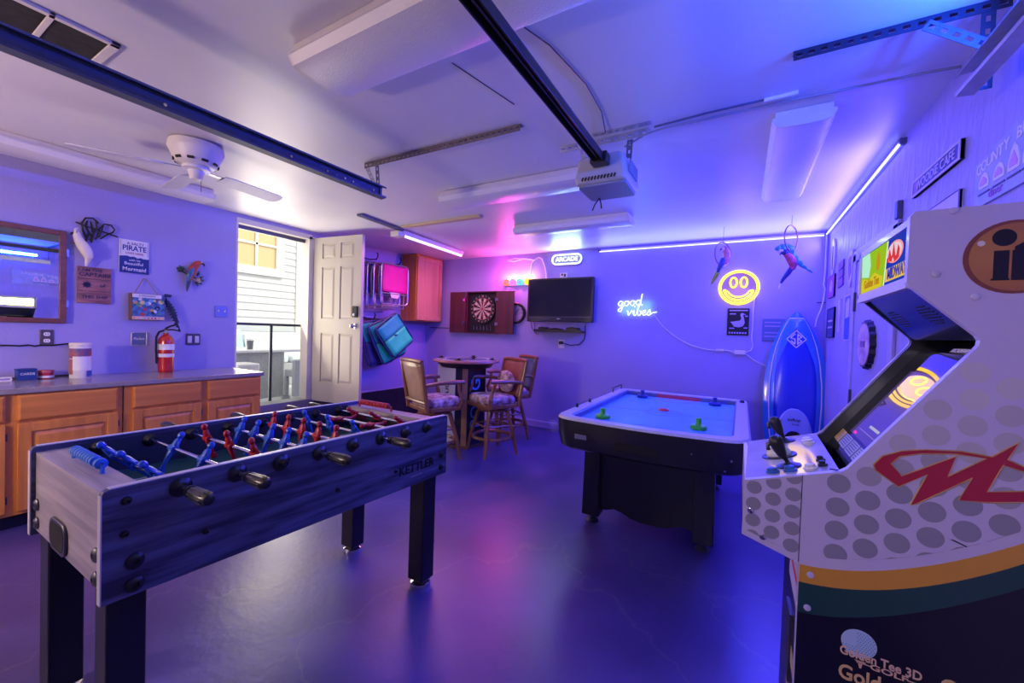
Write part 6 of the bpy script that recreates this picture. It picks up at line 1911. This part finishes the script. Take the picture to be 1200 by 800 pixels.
# ================================================================== arcade cabinet (right foreground)
AY0, AY1 = 1.25, 1.735
AXB = .715                                         # back, almost on the wall
t = thing('arcade_cabinet', 'tall golf arcade cabinet with dimple-printed side panel in the right foreground', 'arcade machine', (.45, 1.49, 0))
sidew = mat('side_print_lilac', (.55, .50, .74), .32, coat=.15)
edgeb = mat('cab_black', (.012, .012, .016), .3, coat=.2)
prof = ([(.022, .837), (.024, .984), (.224, 1.046), (.237, 1.056)]
        + [(.440, 1.356), (.446, 1.366), (.447, 1.376), (.442, 1.386)]
        + [(.327, 1.500), (.325, 1.506), (.325, 1.656), (.333, 1.666), (AXB, 1.668), (AXB, 0.02), (.153, .02), (.150, .797)])
def AP(y):
    return lambda u, v: (u, y, v)
near = build('side_panel', MB().prism(prof, AP(AY0), AP(AY0+.018)), sidew, t, smooth=False)
farp = build('side_panel', MB().prism([(a+.016 if a < .7 else a, b) for a, b in prof], AP(AY1-.006), AP(AY1)), sidew, t, smooth=False)
build('inner_liner', MB().prism([(a+.018 if a < .7 else a-.03, b-.002) for a, b in prof], AP(AY1-.019), AP(AY1-.006)), edgeb, farp, smooth=False)
# --- printed layers on the near side (all flat inlays)
PY = AY0
def inlay(name, poly, m, o0, o1, parent=near):
    return build(name, MB().prism(poly, lambda u, v: (u, PY-o0, v), lambda u, v: (u, PY-o1, v)), m, parent, smooth=False)
# curved bands: upper edges sampled left to right
xs_ = [.152+(AXB-.002-.152)*k/26 for k in range(27)]
cA = [(x, .795+.958*(x-.15)**1.815) for x in xs_]
cB = [(x, .751+1.02*(x-.15)**1.878) for x in xs_]
cC = [(x, .673+.937*(x-.15)**1.637) for x in xs_]
gold = mat('gold_print', (.62, .30, .04), .35, coat=.15)
inlay('gold_band', cB+list(reversed(cA)), gold, .0, .0012)
inlay('green_band', cC+list(reversed(cB)), mat('dark_green_print', (.012, .055, .06), .35, coat=.15), .0, .0012)
inlay('dark_panel', [(.1545, .022), (AXB-.002, .022)]+list(reversed(cC)), mat('navy_black_print', (.006, .006, .022), .28, coat=.2), .0, .0012)
# dimple dots
dotm = [mat('dimple_print', c, .35, coat=.15) for c in ((.27, .26, .36), (.36, .34, .44), (.47, .44, .53), (.56, .53, .61))]
def inside(x, z):
    c = False
    n = len(prof)
    for i in range(n):
        (x1, z1), (x2, z2) = prof[i], prof[(i+1) % n]
        if (z1 > z) != (z2 > z) and x < (x2-x1)*(z-z1)/(z2-z1)+x1:
            c = not c
    return c
def lower(x):
    return .795+.958*max(0, (x-.15))**1.815+.027
dots = {k: MB() for k in range(4)}
for ci in range(-1, 9):
    x0 = .277+.0553*ci
    for ri_ in range(-3, 12):
        z0 = .988+.0578*ri_-.029*(ci % 2)
        r_ = .0232
        poly = []
        for k in range(20):
            px_, pz_ = x0+r_*cos(2*pi*k/20), z0+r_*sin(2*pi*k/20)
            pz_ = max(pz_, lower(px_))
            poly.append((px_, pz_))
        if max(p[1] for p in poly)-min(p[1] for p in poly) < .006:
            continue
        if not all(inside(a, b) for a, b in poly) or x0 < .17 or any(a > AXB-.004 for a, b in poly):
            continue
        if z0 > 1.33:
            continue
        k = 0 if z0 < 1.02 else 1 if z0 < 1.13 else 2 if z0 < 1.24 else 3
        dots[k].prism(poly, lambda u, v: (u, PY, v), lambda u, v: (u, PY-.0006, v))
# smaller dots on the control box side
for ci in range(3):
    x0 = .046+.043*ci
    for ri_ in range(-2, 4):
        z0 = .925+.044*ri_-.022*(ci % 2)
        r_ = .0175
        poly = [(x0+r_*cos(2*pi*k/18), z0+r_*sin(2*pi*k/18)) for k in range(18)]
        top_ = lambda x: .984+.31*(x-.024)-.004
        bot_ = lambda x: .845-.31*(x-.022)+.008
        poly = [(a, min(max(b, bot_(a)), top_(a))) for a, b in poly]
        if max(p[1] for p in poly)-min(p[1] for p in poly) > .006:
            dots[0].prism(poly, lambda u, v: (u, PY, v), lambda u, v: (u, PY-.0006, v))
for k in range(4):
    if dots[k].v:
        build('dimple_dots', dots[k], dotm[k], near, smooth=False, kind='stuff')
build('panel_seam', MB().box(.1485, .1500, PY-.0008, PY, .800, 1.022), M['dark_print'], near, smooth=False)
# red emblem with gold outline
def mp(x, y):      # emblem drawn on its own grid, then placed on the panel
    return (x, y)
Mo = [(.284, 1.076), (.288, 1.063), (.330, 1.033), (.377, 1.072), (.351, .996), (.362, 1.001), (.447, 1.078), (.428, 1.025), (.472, 1.030), (.524, 1.043), (.58, 1.060), (.615, 1.092), (.60, 1.118), (.56, 1.120), (.521, 1.116), (.497, 1.127), (.511, 1.166), (.474, 1.129), (.428, 1.133), (.373, 1.127), (.332, 1.117), (.299, 1.099)]
Mh = [(.315, 1.084), (.329, 1.103), (.364, 1.116), (.416, 1.125), (.466, 1.124), (.409, 1.073), (.421, 1.121), (.334, 1.059)]
Mh2 = [(.47, 1.053), (.491, 1.114), (.521, 1.106), (.56, 1.108), (.585, 1.092), (.565, 1.074), (.522, 1.066)]
redp_ = mat('emblem_red', (.42, .015, .05), .3, coat=.2)
# split in two halves so each has a single hole bridged by a seam
left = Mo[0:9]+[(.470, 1.053), (.491, 1.116), (.497, 1.127)]+Mo[16:22]
seam = left[:1]+[Mh[0]]+list(Mh[1:])+[Mh[0]]+left[:1]+left[1:]
right = [(.472, 1.030)]+Mo[9:15]+[(.497, 1.127), (.491, 1.114)]+[Mh2[2], Mh2[3], Mh2[4], Mh2[5], Mh2[6], (.47, 1.053)]
def holed(name, outer, hole, m, o):
    from mathutils.geometry import tessellate_polygon
    vs = [Vector((a, 0, b)) for a, b in outer]
    hs = [Vector((a, 0, b)) for a, b in hole] if hole else []
    tris = tessellate_polygon([vs, hs] if hole else [vs])
    al = vs+hs
    mb = MB().add([(p.x, PY-o, p.z) for p in al], [tuple(x) for x in tris])
    ob = build(name, mb, m, near, smooth=False)
    sd = ob.modifiers.new('thick', 'SOLIDIFY'); sd.thickness = .0008
    return ob
holed('red_emblem', left, Mh, redp_, .0020)
holed('red_emblem', right, None, redp_, .0020)
goldl = mat('gold_line', (.55, .33, .10), .35)
mb = MB()
for P in (Mo, Mh, Mh2):
    mb.tube([(a, PY-.0016, b) for a, b in P], .0017, 4, closed=True)
build('emblem_outline', mb, goldl, near, smooth=False)
# round gold maker's medallion with dark letters
gc, gr = (.490, 1.553), .077
def circ(cx, cz, r, n=40):
    return [(cx+r*cos(2*pi*k/n), cz+r*sin(2*pi*k/n)) for k in range(n)]
inlay('medallion', circ(gc[0], gc[1], gr), mat('medallion_rim', (.22, .06, .05), .35), .0, .0012)
inlay('medallion_face', circ(gc[0]+.003, gc[1], gr-.006), mat('medallion_gold', (.52, .22, .05), .3, coat=.3, col2=(.34, .10, .05), vscale=5, var=.2), .0012, .0018)
inlay('medallion_glint', circ(.4395, 1.584, .006, 14), mat('glint_cream', (.75, .65, .60), .4), .0018, .0022)
dp = mat('letter_navy', (.005, .004, .016), .4)
inlay('letter', circ(.473, 1.594, .018, 24), dp, .0018, .0024)
inlay('letter', [(.456, 1.504), (.4835, 1.504), (.4835, 1.507), (.4815, 1.509), (.4815, 1.567), (.459, 1.567), (.459, 1.509), (.456, 1.507)], dp, .0018, .0024)
inlay('letter', [(.4855, 1.504), (.530, 1.504), (.530, 1.514), (.508, 1.514), (.508, 1.555), (.530, 1.555), (.530, 1.567), (.508, 1.567), (.508, 1.588), (.4885, 1.574), (.4885, 1.567), (.4855, 1.567)], dp, .0018, .0024)
# golf ball and lettering
bw = mat('ball_print', (.42, .58, .85), .4)
o = inlay('golf_ball_print', circ(.2745, .640, .0335, 30), bw, .0012, .0018)
mb = MB()
for i in range(-5, 6):
    for j in range(-5, 6):
        u, v = i*.0058+.0029*(j % 2), j*.0050
        if hypot(u, v) < .031 and (u > -.004 or v < -.008):
            mb.prism([(.2745+u+.0016*cos(2*pi*k/6), .640+v+.0016*sin(2*pi*k/6)) for k in range(6)], lambda a, b: (a, PY-.0018, b), lambda a, b: (a, PY-.0021, b))
build('dimples', mb, mat('dimple_blue', (.16, .32, .62), .4), o, smooth=False)
peach = mat('peach_print', (.78, .52, .40), .4)
mb = text_mb('Golden Tee 3D', .029, (.313, PY-.0022, .6115), (1, 0, -.03), (0, 0, 1), .0008, .022, sx=.80)
text_mb('GOLF', .018, (.330, PY-.0022, .594), (1, 0, -.03), (0, 0, 1), .0008, .02, sx=1.5, mb=mb)
mb.box(.272, .300, PY-.0026, PY-.0018, .5945, .5965).box(.362, .386, PY-.0026, PY-.0018, .5905, .5925)
mb.prism([(.268, .600), (.290, .600), (.283, .594), (.281, .583), (.277, .583), (.275, .594)], lambda a, b: (a, PY-.0018, b), lambda a, b: (a, PY-.0026, b))
build('lettering', mb, peach, near, smooth=False)
yel = mat('cream_gold_print', (.72, .50, .24), .4)
mb = text_mb('Golden Tee', .050, (.238, PY-.0022, .560), (1, 0, -.02), (0, 0, 1), .0008, .02, align='LEFT', sx=.80)
build('lettering', text_mb('Golf', .050, (.415, PY-.0022, .605), (1, 0, -.02), (0, 0, 1), .0008, .02, align='LEFT', sx=.80), yel, near, smooth=False)
build('lettering', mb, yel, near, smooth=False)
# cover screws
for (x, z) in ((.395, 1.660), (.372, 1.522), (.436, 1.470), (.175, .775), (.172, .690), (.040, .905), (.07, .842)):
    build('cover_screw', MB().lathe((x, PY-.0010, z), [(.008, 0), (.0075, .0022), (.004, .0035), (0, .0036)], 14, Matrix(((1, 0, 0), (0, 0, -1), (0, 1, 0)))), sidew if x > .1 else M['chrome'], near)
build('scratch', MB().prism([(.418, .935), (.424, .936), (.446, .927), (.444, .925)], lambda a, b: (a, PY-.0009, b), lambda a, b: (a, PY-.0013, b)), M['dark_print'], near, smooth=False)

# --- body between the sides
y0, y1 = AY0+.018, AY1-.018
build('back_panel', MB().box(AXB-.02, AXB, y0, y1, .02, 1.66), edgeb, t)
build('top_panel', MB().box(.34, AXB-.02, y0, y1, 1.645, 1.662), sidew, t)
fpan = build('front_panel', MB().box(.165, .18, y0, y1, .02, .82), edgeb, t)
build('base_plinth', MB().box(.20, AXB-.02, y0, y1, 0, .022), edgeb, t)
# print on the lower front
mb = MB()
for k, (za, zb, m) in enumerate(((.60, .78, mat('front_lilac', (.55, .5, .8), .4)), (.66, .70, mat('front_red', (.6, .05, .08), .4)), (.40, .47, mat('front_cream', (.5, .42, .3), .4)), (.20, .34, mat('front_tan', (.45, .25, .12), .4)))):
    build('front_print', MB().prism([(y0+.02+.015*k, za), (y0+.30-.03*k, za+.02), (y0+.26, zb), (y0+.05, zb-.02)], lambda u, v: (.165, u, v), lambda u, v: (.1645-.0004*k, u, v)), m, fpan, smooth=False)
build('coin_slot', MB().box(.158, .165, 1.44, 1.54, .35, .55), M['steel_dark'], fpan)
# --- control deck
dk_ = (Vector((.224, 0, 1.046))-Vector((.024, 0, .984))).normalized()
dn_ = Vector((-dk_.z, 0, dk_.x))
def CP(s, y, o=0.0):
    p = Vector((.024+.030*(y-AY0), y, .984))+dk_*s+dn_*o
    return p
LD = .2095
mb = MB()
mb.rings([[CP(0, y, 0), CP(LD, y, 0), CP(LD, y, -.012), CP(0, y, -.012)] for y in (y0, y1)])
deck = build('control_deck', mb, mat('deck_print', (.46, .42, .62), .07, var=.08, vscale=9, spec=1.0), t, smooth=False)
build('deck_front', MB().box(.024, .036, y0, y1, .84, .982), sidew, t)
build('deck_underside', MB().prism([(.022, .837), (.150, .797), (.152, .806), (.026, .846)], lambda u, v: (u, y0, v), lambda u, v: (u, y1, v)), edgeb, t)
Rd = Matrix((dk_, Vector((0, 1, 0)), dn_)).transposed()
def button(s, y, m, r=.0135, cap=True):
    b = build('button', MB().lathe(CP(s, y, 0), [(r+.003, 0), (r+.003, .004), (r, .006), (r*.94, .006)] + ([(r*.86, .012), (r*.5, .0135), (0, .0137)] if cap else [(0, .006)]), 18, Rd), m, deck)
    return b
bwht = mat('button_white', (.75, .72, .78), .3)
bblu = mat('button_blue', (.03, .12, .40), .3)
for (x, y, m, r) in ((.097, 1.622, bblu, .0135), (.191, 1.625, bwht, .0135), (.088, 1.299, bblu, .0135), (.127, 1.300, bblu, .0135), (.171, 1.300, bwht, .0135), (.199, 1.372, M['black'], .008), (.198, 1.320, M['black'], .008), (.191, 1.59, bwht, .0135)):
    button((x-.024)/dk_.x, y, m, r)
def joystick(x, y, lean):
    s = (x-.024)/dk_.x
    j = build('joystick', MB().lathe(CP(s, y, 0), [(.030, 0), (.030, .003), (.020, .006), (.008, .010), (.006, .012), (0, .012)], 20, Rd), M['black'], deck)
    p, r = smooth_curve([tuple(CP(s, y, .008))+(.005,), tuple(CP(s+lean*.2, y, .020))+(.006,), tuple(CP(s+lean*.6, y, .034))+(.012,), tuple(CP(s+lean*.9, y, .056))+(.0165,), tuple(CP(s+lean, y, .072))+(.0175,), tuple(CP(s+lean, y, .084))+(.012,), tuple(CP(s+lean, y, .088))+(.002,)])
    build('grip', MB().tube(p, .01, 12, rad=r), M['black'], j)
    build('trigger', MB().tube([CP(s+lean, y, .07), CP(s+lean-.022, y, .066), CP(s+lean-.024, y, .05)], .006, 6), M['black'], j)
joystick(.133, 1.664, -.012)
joystick(.126, 1.345, -.012)
tbm = build('trackball', MB().ell(CP((.109-.024)/dk_.x, 1.475, .004), (.034, .034, .030), Rd, 20, 12), mat('trackball_white', (.72, .70, .68), .15, coat=.5), deck)
build('trackball_ring', MB().lathe(CP((.109-.024)/dk_.x, 1.475, 0), [(.046, 0), (.046, .003), (.036, .005), (.034, .003)], 24, Rd), M['black'], deck)
build('deck_mark', MB().box(.205, .222, 1.262, 1.264, 1.0445, 1.0475), M['dark_print'], deck, smooth=False)

# --- screen bezel: glossy sheet recessed between the sides
sa, sb = Vector((.240, 0, 1.050)), Vector((.452, 0, 1.366))
sd3 = (sb-sa).normalized(); sn = Vector((-sd3.z, 0, sd3.x))
REC = .026
def SP(s, y, o=0.0):
    p = sa+sd3*s+sn*(o-REC)
    return Vector((p.x+.035*(y-AY0), y, p.z))
LS = (sb-sa).length
bez = build('screen_bezel', MB().rings([[SP(-.02, y, 0), SP(LS+.02, y, 0), SP(LS+.02, y, -.01), SP(-.02, y, -.01)] for y in (y0, y1)]), mat('bezel_acrylic', (.006, .006, .012), .0, spec=1.0), t, smooth=False)
def spatch(name, s0, s1, ya, yb, m, o=.0008):
    return build(name, MB().rings([[SP(s0, y, 0), SP(s1, y, 0), SP(s1, y, o), SP(s0, y, o)] for y in (ya, yb)]), m, bez, smooth=False)
spatch('instruction_card', .012, .052, 1.625, 1.70, mat('card_gold', (.55, .36, .08), .3))
for (ya, yb) in ((1.53, 1.615), (1.43, 1.52), (1.33, 1.42)):
    spatch('instruction_text', .012, .052, ya, yb, mat('card_pale', (.42, .40, .52), .3))
ln = MB()
for k in range(5):
    for (ya, yb) in ((1.54, 1.605), (1.44, 1.51), (1.34, 1.41)):
        s = .018+.007*k
        ln.rings([[SP(s, y, .0009), SP(s+.0022, y, .0009), SP(s+.0022, y, .0013), SP(s, y, .0013)] for y in (ya, yb)])
build('text_line', ln, M['dark_print'], bez, smooth=False)
scr = mat('screen_glow', (.02, .02, .05), .0, emit=(.30, .16, .75), estr=.16, spec=1.0)
spatch('screen', .062, .300, y0+.02, y1-.10, scr, .0010)
spatch('screen_mark', .066, .074, 1.55, 1.58, emis('screen_pink', (1.0, .05, .6), .9), .0018)
spatch('screen_mark', .066, .074, 1.35, 1.37, emis('screen_pink', (.7, .1, .8), .6), .0018)
spatch('screen_mark', .086, .088, 1.34, 1.56, emis('screen_lilac', (.6, .4, 1.0), .5), .0018)
spatch('screen_mark', .104, .112, 1.40, 1.50, emis('screen_white', (.7, .7, 1.0), .6), .0018)
# --- hood: underside of the marquee box with speaker grille
ha, hb_ = Vector((.445, 0, 1.375)), Vector((.330, 0, 1.498))
hd_ = (hb_-ha).normalized(); hn = Vector((-abs(hd_.z), 0, -abs(hd_.x)))
def HP(s, y, o=0.0):
    p = ha+hd_*s+hn*(o-.008)
    return Vector((p.x+.03*(y-AY0), y, p.z))
LH = (hb_-ha).length
hood = build('speaker_panel', MB().rings([[HP(-.005, y, 0), HP(LH, y, 0), HP(LH, y, -.012), HP(-.005, y, -.012)] for y in (y0, y1)]), mat('hood_blue', (.012, .02, .05), .25, coat=.4), t, smooth=False)
for yc in (1.37, 1.62):
    mb = MB()
    for k in range(7):
        w = .05*(1-((k-3)/3.6)**2)**.5
        s = LH*.45+(k-3)*.009
        mb.rings([[HP(s, y, 0), HP(s+.004, y, 0), HP(s+.004, y, .001), HP(s, y, .001)] for y in (yc-w, yc+w)])
    build('speaker_slot', mb, M['black_matt'], hood, smooth=False)
build('badge', text_mb('ARCADE1UP', .016, SP(LS-.004, 1.42, .004)+Vector((.0, 0, .0)), (0, -1, 0), sd3, .001, .02), M['white'], bez, smooth=False)
build('hood_lip', MB().box(.328, .345, y0, y1, 1.494, 1.508), sidew, t)
# --- marquee
build('marquee_frame', MB().box(.329, .345, y0, y1, 1.505, 1.520).box(.329, .345, y0, y1, 1.640, 1.656).box(.329, .345, y0, y0+.012, 1.505, 1.656).box(.329, .345, y1-.012, y1, 1.505, 1.656), sidew, t, smooth=False)
build('marquee_box', MB().box(.345, .36, y0, y1, 1.505, 1.656), edgeb, t)
MXx = .336
def mq(name, poly, m, o=.0, parent=None, th_=.001):
    return build(name, MB().prism(poly, lambda u, v: (MXx-o, u, v), lambda u, v: (MXx-o-th_, u, v)), m, parent or marq, smooth=False)
marq = build('marquee', MB().box(MXx, .345, y0+.012, y1-.012, 1.520, 1.640), emis('marquee_blue', (.02, .05, .55), .8), t, smooth=False)
mq('marquee_art', [(1.705, 1.520), (1.475, 1.520), (1.452, 1.640), (1.705, 1.640)], emis('marquee_green', (.35, .62, .02), .85), .0)
mq('marquee_art', [(1.475, 1.520), (1.470, 1.520), (1.447, 1.640), (1.452, 1.640)], emis('marquee_white', (.7, .8, .6), 1.2), .0)
mq('marquee_art', [(1.70, 1.575), (1.62, 1.565), (1.605, 1.60), (1.62, 1.640), (1.705, 1.640)], emis('marquee_mint', (.45, .85, .6), 1.0), .0012)
mq('marquee_art', [(1.70, 1.522), (1.49, 1.522), (1.48, 1.55), (1.56, 1.572), (1.62, 1.558), (1.70, 1.57)], emis('marquee_yellow', (.75, .65, .03), .85), .0012)
mb = text_mb('Golden Tee', .036, (MXx-.0024, 1.585, 1.545), (0, -1, 0), (0, 0, 1), .001, .012, sx=.9)
build('lettering', mb, emis('marquee_orange', (.65, .30, .02), .7), marq, smooth=False)
mq('marquee_figure', [(1.535, 1.575), (1.515, 1.572), (1.505, 1.59), (1.510, 1.615), (1.52, 1.628), (1.532, 1.615), (1.538, 1.595)], emis('marquee_amber', (.7, .35, .02), .8), .0024)
# red ringed emblem and MIDWAY on a yellow bar
ec = (1.385, 1.601)
def ring_poly(r0, r1, sx=1.0):
    return [(ec[0]+sx*r1*cos(2*pi*k/28), ec[1]+r1*sin(2*pi*k/28)) for k in range(28)]
mq('marquee_emblem', [(ec[0]+.062*cos(2*pi*k/28), ec[1]+.028*sin(2*pi*k/28)+.10*.055*cos(2*pi*k/28)*0) for k in range(28)], emis('marquee_pink', (1.0, .35, .40), .9), .0012)
mq('marquee_emblem', [(ec[0]+.055*cos(2*pi*k/28), ec[1]+.023*sin(2*pi*k/28)) for k in range(28)], emis('marquee_pale', (.85, .65, .75), .9), .0022)
mq('marquee_emblem', [(1.440, 1.588), (1.428, 1.592), (1.418, 1.612), (1.404, 1.592), (1.396, 1.592), (1.386, 1.622), (1.372, 1.588), (1.362, 1.588), (1.352, 1.612), (1.340, 1.600), (1.345, 1.580), (1.375, 1.574), (1.39, 1.590), (1.40, 1.578), (1.415, 1.580), (1.422, 1.590), (1.43, 1.578)], emis('marquee_red', (.8, .04, .06), .9), .0032)
mq('marquee_bar', [(1.455, 1.530), (1.285, 1.530), (1.283, 1.564), (1.450, 1.564)], emis('marquee_bar_yellow', (.85, .55, .10), .9), .0012)
build('lettering', text_mb('MIDWAY', .040, (MXx-.0022, 1.362, 1.547), (0, -1, 0), (0, 0, 1), .001, .02, sx=.88), M['dark_print'], marq, smooth=False)
area('marquee_light', (.315, 1.50, 1.58), (-1, 1.5, 1.45), .40, .10, 1.6, (.55, .75, .25))
